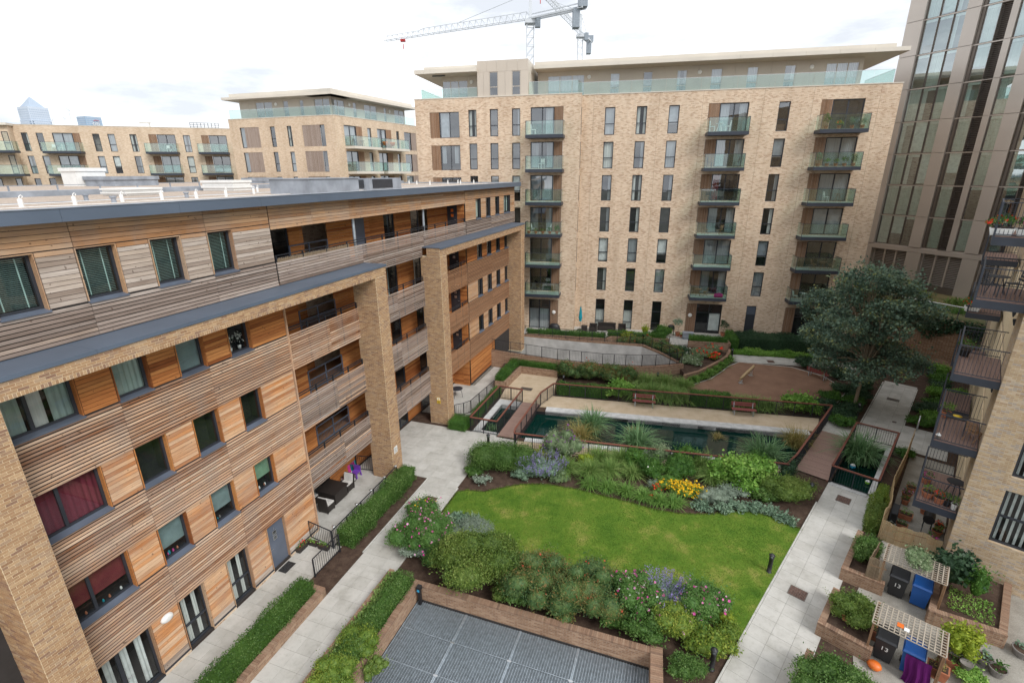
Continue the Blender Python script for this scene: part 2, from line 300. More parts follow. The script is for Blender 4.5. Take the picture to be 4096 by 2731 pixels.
# ---------------------------------------------------------------- mesh building
class MB:
    def __init__(s, fr=None, o=(0,0,0)): s.v = []; s.f = []; s.r = []; s.fr = fr; s.o = o
    def P(s, a, b, c):
        a -= s.o[0]; b -= s.o[1]; c -= s.o[2]
        return s.fr.loc(a, b, c) if s.fr else (a, b, c)
    def face(s, pts, r=0.):
        i = len(s.v); s.v += [s.P(*p) for p in pts]; idx = list(range(i, i+len(pts)))
        if s.fr and s.fr.flip: idx.reverse()
        s.f.append(idx); s.r.append(r)
    def hexa(s, p, r=0.):
        """p: 4 bottom points (ccw) then 4 top points"""
        i = len(s.v); s.v += [s.P(*q) for q in p]
        for q in ((3,2,1,0),(4,5,6,7),(0,1,5,4),(1,2,6,5),(2,3,7,6),(3,0,4,7)):
            q = [i+k for k in q]
            if s.fr and s.fr.flip: q.reverse()
            s.f.append(q); s.r.append(r)
    def box(s, a0, a1, b0, b1, c0, c1, r=0.):
        s.hexa([(a0,b0,c0),(a1,b0,c0),(a1,b1,c0),(a0,b1,c0),(a0,b0,c1),(a1,b0,c1),(a1,b1,c1),(a0,b1,c1)], r); return s
    def prism(s, poly, z0, z1, r=0.):
        n = len(poly); i = len(s.v); s.v += [s.P(x,y,z0) for x,y in poly]+[s.P(x,y,z1) for x,y in poly]
        fl = bool(s.fr and s.fr.flip); fs = [list(range(n-1,-1,-1)), list(range(n,2*n))]+[[k,(k+1)%n,n+(k+1)%n,n+k] for k in range(n)]
        for q in fs:
            q = [i+k for k in q]; 
            if fl: q.reverse()
            s.f.append(q); s.r.append(r)
        return s
    def bar(s, p, q, w, h=None, r=0., up=(0,0,1)):
        """rectangular bar between two points"""
        p = Vector(p); q = Vector(q); h = h or w; t = (q-p).normalized(); u = Vector(up)
        if abs(t.dot(u)) > .95: u = Vector((1,0,0))
        x = t.cross(u).normalized()*(w/2); y = x.cross(t).normalized()*(h/2)
        s.hexa([p-x-y, p+x-y, q+x-y, q-x-y, p-x+y, p+x+y, q+x+y, q-x+y], r); return s
    def tube(s, path, rad, n=8, r=0., cap=True):
        path = [Vector(p) for p in path]; k = len(path); rads = rad if isinstance(rad, (list, tuple)) else [rad]*k; i0 = len(s.v); ref = None
        for j, p in enumerate(path):
            t = (path[min(j+1,k-1)]-path[max(j-1,0)]).normalized(); u = ref or (Vector((0,0,1)) if abs(t.z) < .9 else Vector((1,0,0)))
            x = t.cross(u).normalized(); y = x.cross(t).normalized(); ref = y
            for a in range(n):
                c = p+(x*math.cos(2*PI*a/n)+y*math.sin(2*PI*a/n))*rads[j]; s.v.append(s.P(*c))
        for j in range(k-1):
            for a in range(n):
                b = (a+1) % n; s.f.append([i0+j*n+a, i0+j*n+b, i0+(j+1)*n+b, i0+(j+1)*n+a]); s.r.append(r)
        if cap: s.f.append([i0+a for a in range(n)]); s.r.append(r); s.f.append([i0+(k-1)*n+a for a in range(n)]); s.r.append(r)
        return s
    def lathe(s, prof, n=16, c=(0,0,0), r=0., sx=1., sy=1.):
        i0 = len(s.v)
        for rr, z in prof:
            for a in range(n): s.v.append(s.P(c[0]+rr*sx*math.cos(2*PI*a/n), c[1]+rr*sy*math.sin(2*PI*a/n), c[2]+z))
        for j in range(len(prof)-1):
            for a in range(n):
                b = (a+1) % n; s.f.append([i0+j*n+a, i0+j*n+b, i0+(j+1)*n+b, i0+(j+1)*n+a]); s.r.append(r)
        s.f.append([i0+a for a in range(n)][::-1]); s.r.append(r); k = len(prof)-1; s.f.append([i0+k*n+a for a in range(n)]); s.r.append(r); return s
    def build(s, name, mat, parent=None, smooth=False, kind=None, label=None):
        me = bpy.data.meshes.new(name); me.from_pydata(s.v, [], s.f)
        if any(s.r): at = me.attributes.new('rnd', 'FLOAT', 'FACE'); at.data.foreach_set('value', s.r)
        if smooth: me.polygons.foreach_set('use_smooth', [True]*len(me.polygons))
        return link(name, me, mat, parent, kind, label)
def link(name, me, mat, parent=None, kind=None, label=None):
    if mat and not me.materials: me.materials.append(MT[mat])
    o = bpy.data.objects.new(name, me); COL.objects.link(o)
    if parent: o.parent = parent
    if kind: o['kind'] = kind
    if label: o['label'] = label
    return o
def tag(o, label, cat, group=None):
    o['label'] = label; o['category'] = cat
    if group: o['group'] = group
    return o
def thing(name, label, cat, loc=(0,0,0), rot=0., group=None):
    o = bpy.data.objects.new(name, None); COL.objects.link(o); o.location = loc; o.rotation_euler = (0,0,rot); o.empty_display_size = .2
    return tag(o, label, cat, group)
def fthing(name, label, cat, fr, s=0., d=0., z=0., group=None): return thing(name, label, cat, fr.w(s, d, z), fr.rot, group)
def struct(name, mb, mat, fr=None, parent=None, o=(0,0,0)):
    ob = mb.build(name, mat, parent)
    if fr and not parent: ob.location = fr.w(*o); ob.rotation_euler = (0,0,fr.rot)
    if not parent: ob['kind'] = 'structure'
    return ob
def copy_tree(o, parent=None):
    c = o.copy(); COL.objects.link(c); c.parent = parent
    for ch in list(o.children): copy_tree(ch, c)
    return c
def place(proto, first, loc, rot=0., label=None):
    o = proto if first else copy_tree(proto); o.location = loc; o.rotation_euler = (0,0,rot)
    if label: o['label'] = label
    return o
def fastmesh(name, verts, nv, faces_n, rnd=None, mat=None, parent=None, kind=None, smooth=False):
    """verts (m,3); faces are consecutive runs of nv vertices"""
    me = bpy.data.meshes.new(name); m = len(verts); nf = m//nv
    me.vertices.add(m); me.vertices.foreach_set('co', np.ascontiguousarray(verts, dtype=np.float32).ravel())
    me.loops.add(m); me.loops.foreach_set('vertex_index', np.arange(m, dtype=np.int32))
    me.polygons.add(nf); me.polygons.foreach_set('loop_start', np.arange(0, m, nv, dtype=np.int32))
    if rnd is not None: at = me.attributes.new('rnd', 'FLOAT', 'FACE'); at.data.foreach_set('value', np.asarray(rnd, dtype=np.float32))
    me.update(calc_edges=True)
    return link(name, me, mat, parent, kind)
def facade(mb, s0, s1, z0, z1, holes, d, rev=.12):
    """wall face at offset d with rectangular openings (a0,a1,c0,c1) and reveals going back by rev"""
    ss = sorted({s0, s1, *[h[0] for h in holes], *[h[1] for h in holes]}); zz = sorted({z0, z1, *[h[2] for h in holes], *[h[3] for h in holes]})
    ss = [x for x in ss if s0-1e-6 <= x <= s1+1e-6]; zz = [x for x in zz if z0-1e-6 <= x <= z1+1e-6]
    for i in range(len(ss)-1):
        run = None
        for j in range(len(zz)-1):
            a, c = (ss[i]+ss[i+1])/2, (zz[j]+zz[j+1])/2
            hole = any(h[0] < a < h[1] and h[2] < c < h[3] for h in holes)
            if not hole and run is None: run = zz[j]
            if run is not None and (hole or j == len(zz)-2):
                top = zz[j] if hole else zz[j+1]
                mb.face([(ss[i],d,run),(ss[i+1],d,run),(ss[i+1],d,top),(ss[i],d,top)]); run = None
    for a0, a1, c0, c1 in holes:
        a0, a1, c0, c1 = max(a0,s0), min(a1,s1), max(c0,z0), min(c1,z1); e = d-rev
        mb.face([(a0,d,c0),(a1,d,c0),(a1,e,c0),(a0,e,c0)]); mb.face([(a0,e,c1),(a1,e,c1),(a1,d,c1),(a0,d,c1)])
        mb.face([(a0,d,c0),(a0,e,c0),(a0,e,c1),(a0,d,c1)]); mb.face([(a1,e,c0),(a1,d,c0),(a1,d,c1),(a1,e,c1)])
def window(root, fr, s0, s1, z0, z1, d, bars=(), rails=(), mat='frame', gl='glass', fw=.055, inside=(), room='room', depth=.5, o=(0,0,0), sill=None, name='window', open_=None, rd=None):
    """frame mesh with panes, whatever hangs inside and the room toned dim behind as sub-parts. bars: upright mullions (s), rails: transoms (z)"""
    m = MB(fr, o); e = d-.06
    m.box(s0, s0+fw, e, d, z0, z1); m.box(s1-fw, s1, e, d, z0, z1); m.box(s0+fw, s1-fw, e, d, z0, z0+fw); m.box(s0+fw, s1-fw, e, d, z1-fw, z1)
    for b in bars: m.box(b-fw*.6, b+fw*.6, e, d+.004, z0+fw, z1-fw)
    for q in rails: m.box(s0+fw, s1-fw, e, d+.003, q-fw*.5, q+fw*.5)
    w = m.build(name, mat, root)
    cuts = [s0, *bars, s1]
    for a, b in zip(cuts, cuts[1:]):
        g = MB(fr, o); g.face([(a+fw*.5,d-.03,z0+fw*.5),(b-fw*.5,d-.03,z0+fw*.5),(b-fw*.5,d-.03,z1-fw*.5),(a+fw*.5,d-.03,z1-fw*.5)]); g.build('pane', gl, w)
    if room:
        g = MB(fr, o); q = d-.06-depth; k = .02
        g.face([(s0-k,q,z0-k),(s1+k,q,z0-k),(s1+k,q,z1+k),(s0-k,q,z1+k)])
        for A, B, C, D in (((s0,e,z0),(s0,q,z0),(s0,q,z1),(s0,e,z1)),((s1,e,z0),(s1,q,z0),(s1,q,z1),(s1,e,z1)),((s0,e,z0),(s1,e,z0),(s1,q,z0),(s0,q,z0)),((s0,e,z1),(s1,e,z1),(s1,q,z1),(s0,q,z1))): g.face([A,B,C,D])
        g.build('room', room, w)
    for kind, a, b, c0, c1, mt in inside:
        g = MB(fr, o); x = d-.13
        if kind == 'curtain':
            n = max(4, int((b-a)/.07)); pts = [(a+(b-a)*i/n, x-.03*(i % 2)-.012*random.random()) for i in range(n+1)]
            for (p, q), (p2, q2) in zip(pts, pts[1:]): g.face([(p,q,c0),(p2,q2,c0),(p2,q2,c1),(p,q,c1)])
            g.build('curtain', mt, w)
        elif kind == 'blind': g.box(a, b, x-.01, x, c0, c1); g.build('blind', mt, w)
        elif kind == 'venetian':
            z = c0
            while z < c1: g.hexa([(a,x-.03,z),(b,x-.03,z),(b,x,z+.022),(a,x,z+.022),(a,x-.03,z+.004),(b,x-.03,z+.004),(b,x,z+.026),(a,x,z+.026)]); z += .048
            for t in (.2, .8): g.box(a+(b-a)*t-.015, a+(b-a)*t+.015, x+.003, x+.006, c0, c1)
            g.build('venetian_blind', mt, w)
        elif kind == 'box': g.box(a, b, x-.25, x-.1, c0, c1); g.build('furniture', mt, w)
    if sill:
        g = MB(fr, o); g.hexa([(s0-.03,e+.03,z0-.05),(s1+.03,e+.03,z0-.05),(s1+.03,d+sill,z0-.075),(s0-.03,d+sill,z0-.075),(s0-.03,e+.03,z0+.012),(s1+.03,e+.03,z0+.012),(s1+.03,d+sill,z0-.035),(s0-.03,d+sill,z0-.035)]); g.build('sill', 'sill', w)
    return w
def poly_sheet(name, loops, z, mat, kind='structure', parent=None, skirt=0.):
    vs = [[Vector((x, y, 0)) for x, y in l] for l in loops]; tr = tessellate_polygon(vs); flat = [(x, y, z) for l in loops for x, y in l]
    faces = []
    for t in tr:
        a, b, c = (Vector(flat[i]) for i in t); faces.append(list(t) if (b-a).cross(c-a).z > 0 else list(t)[::-1])
    if skirt:
        k = 0
        for l in loops:
            n = len(l); base = len(flat); flat += [(x, y, z-skirt) for x, y in l]
            for i in range(n): faces.append([k+i, k+(i+1) % n, base+(i+1) % n, base+i])
            k += n
    me = bpy.data.meshes.new(name); me.from_pydata(flat, [], faces); ob = link(name, me, mat, parent)
    if kind: ob['kind'] = kind
    return ob
def text(name, body, size, mat, parent, loc, rot, ext=.002):
    c = bpy.data.curves.new(name, 'FONT'); c.body = body; c.size = size; c.extrude = ext; c.align_x = 'CENTER'; c.align_y = 'CENTER'
    t = bpy.data.objects.new(name, c); COL.objects.link(t); dg = bpy.context.evaluated_depsgraph_get(); me = bpy.data.meshes.new_from_object(t.evaluated_get(dg))
    bpy.data.objects.remove(t); me.materials.clear(); o = link(name, me, mat, parent); o.location = loc; o.rotation_euler = rot; return o
# ================================================================ GROUND of the town
g = MB(); g.face([(-4000,-600,-6),(4000,-600,-6),(4000,6000,-6),(-4000,6000,-6)]); struct('ground', g, 'city')
# ================================================================ TIMBER BUILDING ON THE LEFT
TB = fthing('timber_apartment_building', 'cedar clad apartment building with buff brick piers and slatted balconies at left', 'building', LB)
rr = random.random
def P_(mb, name, mat, kind=None, label=None): return mb.build(name, mat, TB, kind=kind, label=label)
ZS = [(2.25,3.88),(5.3,6.88),(8.3,9.9)]                  # slatted bands below the window rows
SM = {}                                                  # shared slat and board meshes
def slat(s0, s1, z, mat, par=None, mb=None, d=0., h=.05, dep=.032):
    pts = lambda a, b, c, dd: [(a,dd-dep,c),(b,dd-dep,c),(b,dd,c-.004),(a,dd,c-.004),(a,dd-dep,c+h),(b,dd-dep,c+h),(b,dd,c+h-.014),(a,dd,c+h-.014)]
    if mb is not None: mb.hexa(pts(s0, s1, z, d), rr()*.999+.001); return
    k = ('s', round(s1-s0, 2), mat, h)
    if k not in SM: m = MB(LB); m.hexa(pts(0, s1-s0, 0, 0)); SM[k] = m.build('slat', mat, par or TB).data; o = [c for c in TB.children if c.data == SM[k]][-1]
    else: o = link('slat', SM[k], None, par or TB)
    o.location = LB.loc(s0, d+(rr()-.5)*.006, z+(rr()-.5)*.006); return o
def board(s0, s1, z0, z1, mat, d=0., mb=None):
    if mb is not None: mb.box(s0, s1, d-.022, d+(rr()-.5)*.004, z0, z1, rr()*.999+.001); return
    k = ('b', round(s1-s0, 2), round(z1-z0, 3), mat)
    if k not in SM: m = MB(LB); m.box(0, s1-s0, -.022, 0, 0, z1-z0); SM[k] = m.build('board', mat, TB).data; o = [c for c in TB.children if c.data == SM[k]][-1]
    else: o = link('board', SM[k], None, TB)
    o.location = LB.loc(s0, d+(rr()-.5)*.004, z0); return o
def boards(s0, s1, z0, z1, mat, n, d=0., mb=None, gap=.014):
    p = (z1-z0)/n
    for i in range(n): board(s0+.004, s1-.004, z0+i*p+gap/2, z0+(i+1)*p-gap/2, mat if isinstance(mat, str) else mat(i, n), d, mb)
def slats(s0, s1, z0, z1, mat, mb=None, d=0., cuts=(), pitch=.1068, h=.056):
    n = int(round((z1-z0)/pitch)); cc = [s0, *[c for c in cuts if s0 < c < s1], s1]
    for i in range(n):
        for a, b in zip(cc, cc[1:]): slat(a+.006, b-.006, z0+i*(z1-z0)/n, mat if isinstance(mat, str) else mat(i, n), None, mb, d+.032, h)
def blind_opt(i): return i
WIN = []                                                  # openings of the near bay: s0,s1,z0,z1,row
CX = [(-4.0,-1.95),(-1.0,.02),(.97,1.98),(2.95,3.95)]
for row, (z0, z1) in enumerate([(3.88,5.3),(6.88,8.3),(9.9,11.405)]):
    for c, (a, b) in enumerate(CX): WIN.append((a, b, z0, z1, row, c))
GW = [(-4.0,-1.95),(-.99,-.01),(.97,1.96),(2.95,3.93)]
PW = [(-3.02,-1.97),(-1.05,0.),(.95,1.98),(2.93,3.95)]
holes = [w[:4] for w in WIN]+[(a,b,.06,2.25) for a,b in GW]+[(a,b,12.95,14.4) for a,b in PW]
m = MB(LB); facade(m, -6., 5.72, 0., 15.14, holes, -.024, .2); P_(m, 'sheathing', 'backing')
# boards between the windows
for row, (z0, z1) in enumerate([(3.88,5.3),(6.88,8.3),(9.9,11.4)]):
    for a, b in ((-1.93,-1.02),(.04,.95),(2.0,2.93),(3.97,5.70)): boards(a, b, z0, z1, 'wood_orange' if row == 2 else 'wood_honey', 11 if row < 2 else 12)
for a, b in ((-1.93,-1.01),(.01,.95),(1.98,2.93),(3.95,5.70)): boards(a, b, .17, 2.25, lambda i, n: 'wood_grey' if i < 2 else 'wood_honey', 16)
for a, b in ((-1.95,-1.07),(.02,.93),(2.0,2.91),(3.97,5.70)): boards(a, b, 12.95, 14.4, lambda i, n: 'wood_grey' if i < 10 else 'wood_tan', 11)
for a, b in ((-5.5,-1.05),(-1.04,2.93),(2.94,5.70)): boards(a, b, 14.42, 15.1, 'wood_tan', 5)
for z0, z1 in ZS: slats(-4.6, 5.74, z0, z1, 'slat_brown', cuts=(-1.0, 2.0))
slats(-6., 5.70, 12.0, 12.93, 'slat_grey', cuts=(-1.03, 2.93), pitch=.115, h=.082)
# timber linings of the window reveals, cover strips
def lining(x0, x1, z0, z1, mat, d1=.015): g = MB(LB); g.box(x0, x1, -.2, d1, z0, z1); P_(g, 'reveal_lining', mat)
for a, b, z0, z1, row, c in WIN: lining(a+.002, a+.024, z0, z1-.002, 'wood_orange'); lining(b-.024, b-.002, z0, z1-.002, 'wood_orange')
g = MB(LB); g.box(5.72, 5.78, -.06, .05, .1, 11.4); P_(g, 'corner_board', 'slat_brown')
for a, b in PW: lining(a+.002, a+.024, 12.95, 14.398, 'wood_tan'); lining(b-.024, b-.002, 12.95, 14.398, 'wood_tan'); lining(a+.025, b-.025, 14.376, 14.398, 'wood_tan', .02)
for a, b in GW: lining(a+.002, a+.024, .1, 2.248, 'wood_tan'); lining(b-.024, b-.002, .1, 2.248, 'wood_tan')
m = MB(LB); m.box(-6, -1.95, -.05, .012, .0, .055); 
for a, b in ((-1.95,-.99),(-.01,.97),(1.96,2.95),(3.93,5.75)): m.box(a, b, -.05, .02, .1, .165)
P_(m, 'flashing', 'frame')
m = MB(LB)
for a, b in ((-1.95,-.99),(-.01,.97),(1.96,2.95),(3.93,5.75)): m.box(a, b, -.2, .03, -.05, .1)
P_(m, 'brick_plinth', 'brick_buff')
# windows of the near bay
INS = {(2,0): [('curtain',-4,-3.1,9.95,11.4,'curtain_green'),('curtain',-3,-2.6,9.95,11.4,'curtain'),('curtain',-2.5,-1.99,9.95,11.4,'curtain_green')],
 (2,1): [('curtain',-.97,-.02,9.95,11.4,'curtain_green')], (2,2): [('blind',1.0,1.95,9.96,11.4,'blind')], (2,3): [],
 (1,0): [('curtain',-4,-1.99,6.92,8.28,'curtain_red')], (1,1): [], (1,2): [], (1,3): [],
 (0,0): [('blind',-4,-1.98,4.35,5.28,'blind_red')], (0,1): [('blind',-.97,-.02,4.25,5.28,'blind')], (0,2): [('blind',1.,1.95,4.3,5.28,'blind')], (0,3): [('blind',2.98,3.92,4.4,5.28,'blind_green')]}
for a, b, z0, z1, row, c in WIN:
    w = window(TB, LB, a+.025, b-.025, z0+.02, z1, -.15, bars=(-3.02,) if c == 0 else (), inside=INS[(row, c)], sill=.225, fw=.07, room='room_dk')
    if (row, c) in ((0,0),(0,1),(0,2),(0,3),(1,3)):
        for q in range(random.choice([2,3,4])):
            g = MB(LB); k = .5+.6*rr(); x = a+.15+(b-a-.3)*rr(); g.lathe([(.03*k,0),(.045*k,.05*k),(.03*k,.1*k+rr()*.05),(.01,.15*k)], 7, (x, -.26, z0+.08)); g.build('ornament', random.choice(['white','white','teal','pink','potgrey','terracotta']), w, True)
    if (row, c) == (2,3):
        for x in (3.2, 3.6):
            g = MB(LB); g.lathe([(.05,0),(.07,.13)], 10, (x, -.27, z0+.09)); g.build('flower_pot', 'white', w, True)
            P = np.array([LB.loc(x+random.gauss(0,.12), -.26+random.gauss(0,.03), z0+.55+random.gauss(0,.13)) for _ in range(40)]); d_ = RNG.normal(size=(40,3))*.035; e_ = RNG.normal(size=(40,3))*.03
            fastmesh('orchid_flowers', np.stack([P, P+d_, P+d_+e_, P+e_], 1).reshape(-1,3), 4, 0, RNG.random(40), 'fl_white', w)
for i, (a, b) in enumerate(PW):
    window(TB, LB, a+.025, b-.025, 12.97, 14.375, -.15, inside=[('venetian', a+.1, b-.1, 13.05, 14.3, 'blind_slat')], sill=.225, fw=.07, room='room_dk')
# ground floor: glazed doors and the grey front door
window(TB, LB, -4.0, -1.95, .06, 2.25, -.13, bars=(-2.98,), fw=.085, inside=[('curtain',x,x+.22,.1,2.2,'blind_white') for x in (-3.8,-3.35,-2.85,-2.4)], name='glazed_door', room='room_dk')
for a, b in GW[1:3]: window(TB, LB, a, b, .06, 2.25, -.13, rails=(.95,), fw=.07, inside=[('curtain',a+x,a+x+.16,.1,2.2,'curtain') for x in (.22,.6)], name='glazed_door', room='room_dk')
m = MB(LB); m.box(2.95, 3.93, -.17, -.11, .06, 2.25); D = P_(m, 'front_door', 'sill', label='slate grey front door with two square panes')
for z in (1.35, 1.6):
    g = MB(LB); g.box(3.3, 3.5, -.108, -.098, z, z+.2); g.build('door_pane', 'alu', D)
    g = MB(LB); g.box(3.33, 3.47, -.097, -.094, z+.03, z+.17); g.build('door_pane', 'glass_far', D)
g = MB(LB); g.tube([(3.06,-.1,1.02),(3.06,-.06,1.02),(3.17,-.06,1.02)], .014, 6); g.build('door_handle', 'alu', D)
text('house_number', '3', .13, 'alu', D, LB.loc(3.4, -.105, 1.9), (PI/2, 0, PI/2), .004)
g = MB(LB); g.tube([(-2.9,-.1,1.0),(-2.9,-.05,1.0),(-2.78,-.05,1.0)], .016, 6); P_(g, 'door_handle', 'alu')
# oval bulkhead lamp with a rust run below it
g = MB(LB); prof = [(.0,.12),(.1,.115),(.17,.09),(.2,.05),(.21,0)]
for (r0,h0),(r1,h1) in zip(prof, prof[1:]):
    for k in range(20):
        a0, a1 = 2*PI*k/20, 2*PI*(k+1)/20; q = lambda rad, h, a: (-1.45+rad*math.cos(a)*1.0, .02+h, 2.05+rad*math.sin(a)*.72)
        g.face([q(r0,h0,a0),q(r1,h1,a0),q(r1,h1,a1),q(r0,h0,a1)])
lamp = P_(g, 'bulkhead_lamp', 'opal'); lamp.data.polygons.foreach_set('use_smooth', [True]*len(lamp.data.polygons))
# ---- brick frame: beams and piers with every brick laid
MORT = MB(LB); BRK = MB(LB); SB = []
def bricks_face(axis, fixed, a0, a1, z0, z1, out, single=None, bl=.215, bh=.065, j=.01, dep=.03, hdr=None):
    """lay stretcher courses on a face. axis 's': face at d=fixed; axis 'd': face at s=fixed. out=+1/-1 proud direction"""
    row = 0; z = z0
    while z < z1-.02:
        h = min(bh, z1-z); x = a0+j/2-((bl+j)/2 if row % 2 else 0)
        while x < a1-.02:
            p, q = max(x, a0+j/2), min(x+bl, a1-j/2)
            if q-p > .03:
                pr = .006+(rr()-.5)*.004; f0, f1 = sorted((fixed-out*dep, fixed+out*pr))
                if axis == 's':
                    if single is not None and single[0] <= z < single[1] and len(SB) < 300: SB.append((p, q, f0, f1, z, z+h))
                    else: BRK.box(p, q, f0, f1, z, z+h, rr()*.999+.001)
                else: BRK.box(f0, f1, p, q, z, z+h, rr()*.999+.001)
            x += bl+j
        z += bh+j; row += 1
PIERS = [(-5.0,-4.05),(10.55,11.45),(17.36,18.24),(33.05,33.95)]
for i, (a, b) in enumerate(PIERS):
    MORT.box(a, b, -.15, 1.22, -.1, 11.41)
    bricks_face('s', 1.22, a, b, 0., 11.41, 1, (2.6, 9.) if i == 0 else None)
    bricks_face('d', a, -.15, 1.22, 0., 11.41, -1)
for a, b in ((-5.0,11.45),(17.36,33.95)):
    MORT.box(a, b, .3, 1.22, 11.41, 11.93)
    bricks_face('s', 1.22, a, b, 11.53, 11.93, 1); bricks_face('s', 1.22, a, b, 11.415, 11.52, 1, None, .065, .105, .012)
    bricks_face('d', a, .3, 1.22, 11.41, 11.93, -1)
P_(MORT, 'mortar_core', 'mortar'); P_(BRK, 'brickwork', 'brick', 'stuff')
for p, q, f0, f1, z0, z1 in SB:
    k = ('brick', round(q-p, 3), round(z1-z0, 3))
    if k not in SM: g = MB(LB); g.box(0, q-p, -.036, 0, 0, z1-z0); o = P_(g, 'brick', 'brick'); SM[k] = o.data
    else: o = link('brick', SM[k], None, TB)
    o.location = LB.loc(p, f1, z0)
for a, b, cuts in ((-5.05,11.5,(-1.9,1.4,4.7,8.)),(17.32,34.0,(20.6,23.9,27.2,30.5))):
    cc = [a, *cuts, b]
    for x, y in zip(cc, cc[1:]): g = MB(LB); g.box(x+.003, y-.003, -.01, 1.27, 11.93, 11.972); g.box(x+.003, y-.003, 1.25, 1.27, 11.86, 11.93); P_(g, 'coping_plate', 'fascia')
# ---- recessed balconies
OR = MB(LB); TN = MB(LB)
DK = [2.95, 5.98, 9.02, 12.05]
m = MB(LB)
for z in DK: m.box(5.78, 23.9, -3.4, -.06, z-.3, z)
P_(m, 'deck_slabs', 'slat_dark')
def wallrow(z0, z1, segs, d=-1.5, mb=OR, n=None):
    for a, b in segs: boards(a, b, z0, z1, 'wood_orange', n or int((z1-z0)/.14), d, mb)
for z in DK[:3]:
    wallrow(z, z+2.72, [(5.8,6.1),(7.3,8.15),(10.65,13.1),(16.75,18.75),(19.8,23.9)]); 
    for a, b in ((6.1,7.3),(13.1,14.0),(15.6,16.75),(18.75,19.8)): window(TB, LB, a, b, z+.05, z+2.3, -1.55, fw=.07, room='room_dk', depth=.9, name='glazed_door', inside=[('curtain',a+.1,a+.45,z+.1,z+2.2,random.choice(['curtain','curtain_green','blind']))] if rr() < .6 else [])
    wallrow(z, z+2.72, [(14.0,15.6)]); wallrow(z, z+2.72, [(8.15,10.65)], -3.3)
wallrow(0.12, 2.6, [(5.8,6.6),(8.6,13.2),(16.7,18.6),(19.9,23.9)]); window(TB, LB, 6.6, 8.6, .1, 2.4, -1.55, bars=(7.6,), fw=.07, room='room_dk', depth=.8, name='glazed_door')
window(TB, LB, 15.0, 16.7, .1, 2.3, -1.55, bars=(15.8,), fw=.07, room='room', depth=.8, name='glazed_door'); wallrow(.12, 2.6, [(13.2,15.0)])
window(TB, LB, 18.6, 19.9, .1, 2.3, -1.55, fw=.07, room='room_dk', depth=.8)
z = 12.05
wallrow(z, 14.95, [(8.2,9.1),(10.75,13.05),(13.85,15.75),(16.85,18.8),(21.0,23.9)]); wallrow(z, 14.95, [(9.1,10.75),(19.85,21.0)], -3.2)
for a, b in ((6.5,8.2),(15.75,16.85),(18.8,19.85)): window(TB, LB, a, b, z+.05, 14.4, -1.55, fw=.07, room='room_dk', depth=.9, name='glazed_door')
wallrow(14.4, 14.95, [(5.8,8.2),(15.75,16.85),(18.8,19.85)])
g = MB(LB); g.box(13.05, 13.85, -1.56, -1.5, z+.03, 14.3); d_ = P_(g, 'balcony_door', 'sill')
# end walls of the recess, facing the camera, each with a black front door
for k, z in enumerate(DK+[0.]):
    zt = min(z+2.72, 14.95) if z else 2.6
    for i in range(int((zt-z)/.14)):
        z0 = z+i*.14
        OR.box(23.84, 23.9, -.62, -.08, z0+.003, z0+.137, rr()); OR.box(23.84, 23.9, -1.5, -1.42, z0+.003, z0+.137, rr())
        if z0 > z+2.2 or z == 0.: OR.box(23.84, 23.9, -1.42, -.62, z0+.003, z0+.137, rr())
    if z:
        g = MB(LB); g.box(23.85, 23.89, -1.42, -.62, z+.03, z+2.2); d_ = P_(g, 'front_door', 'frame')
        for zz in (1.2, 1.55): g = MB(LB); g.box(23.84, 23.848, -1.12, -.92, z+zz, z+zz+.2); g.build('door_pane', 'alu' if k != 3 else 'orange', d_)
        g = MB(LB); g.tube([(23.85,-.72,z+1.0),(23.8,-.72,z+1.0),(23.8,-.82,z+1.0)], .014, 6); g.build('door_handle', 'alu', d_)
# private inner balcony rails
m = MB(LB)
for z in DK:
    for dz in (1.1, .62, .12): m.box(8.1, 10.7, -1.5, -1.45, z+dz, z+dz+.05)
    for s in (8.1, 9.35, 10.65): m.box(s, s+.05, -1.5, -1.45, z, z+1.1)
    for s in np.arange(8.2, 10.6, .11): m.box(s, s+.012, -1.48, -1.468, z+.12, z+.62)
P_(m, 'inner_rail', 'sill')
# slatted balcony fronts with posts and twin top rails
mg = lambda i, n: 'slat_grey' if rr() < .8 else 'slat_brown'
for k, (z0, z1) in enumerate(ZS):
    slats(5.8, 10.53, z0, z1, 'slat_brown' if k == 2 else mg, cuts=(8.3,))
    slats(11.47, 17.34, z0, z1, 'slat_grey', cuts=(14.2,))
slats(5.76, 23.86, 12.0, 12.93, 'slat_grey', cuts=(11.4, 17.6), pitch=.115, h=.082)
SG = MB(LB); SR = MB(LB)
slats(11.47, 17.34, 11.4, 12.0, 'slat_grey', SG)
for z0, z1 in ZS: slats(18.26, 23.9, z0, z1, 'slat_brown', SR)
m = MB(LB)
for (a, b) in ((5.82,10.5),(11.5,17.3),(18.3,23.85)):
    for z0, z1 in ZS:
        for dz in (.22, .11): m.box(a, b, -.1, -.065, z1+dz-.02, z1+dz+.02)
        for s in np.arange(a, b+.1, 1.17): m.box(s, s+.05, -.1, -.04, z0, z1+.22)
for dz in (.22, .11): m.box(5.82, 23.85, -.1, -.065, 12.93+dz-.02, 12.93+dz+.02)
for s in np.arange(5.82, 23.9, 1.5): m.box(s, s+.05, -.1, -.04, 11.9, 13.15)
P_(m, 'balcony_rail', 'steel')
m = MB(LB)
for s in np.arange(5.85, 10.5, .035): m.box(s, s+.02, -.055, -.045, 12.05, 13.0+rr()*.06, rr())
P_(m, 'reed_screen', 'reed', 'stuff')
for s in (11.3, 18.3):
    g = MB(LB); g.tube([(s,-.3,12.05),(s,-.3,14.95)], .075, 12); P_(g, 'steel_column', 'galv')
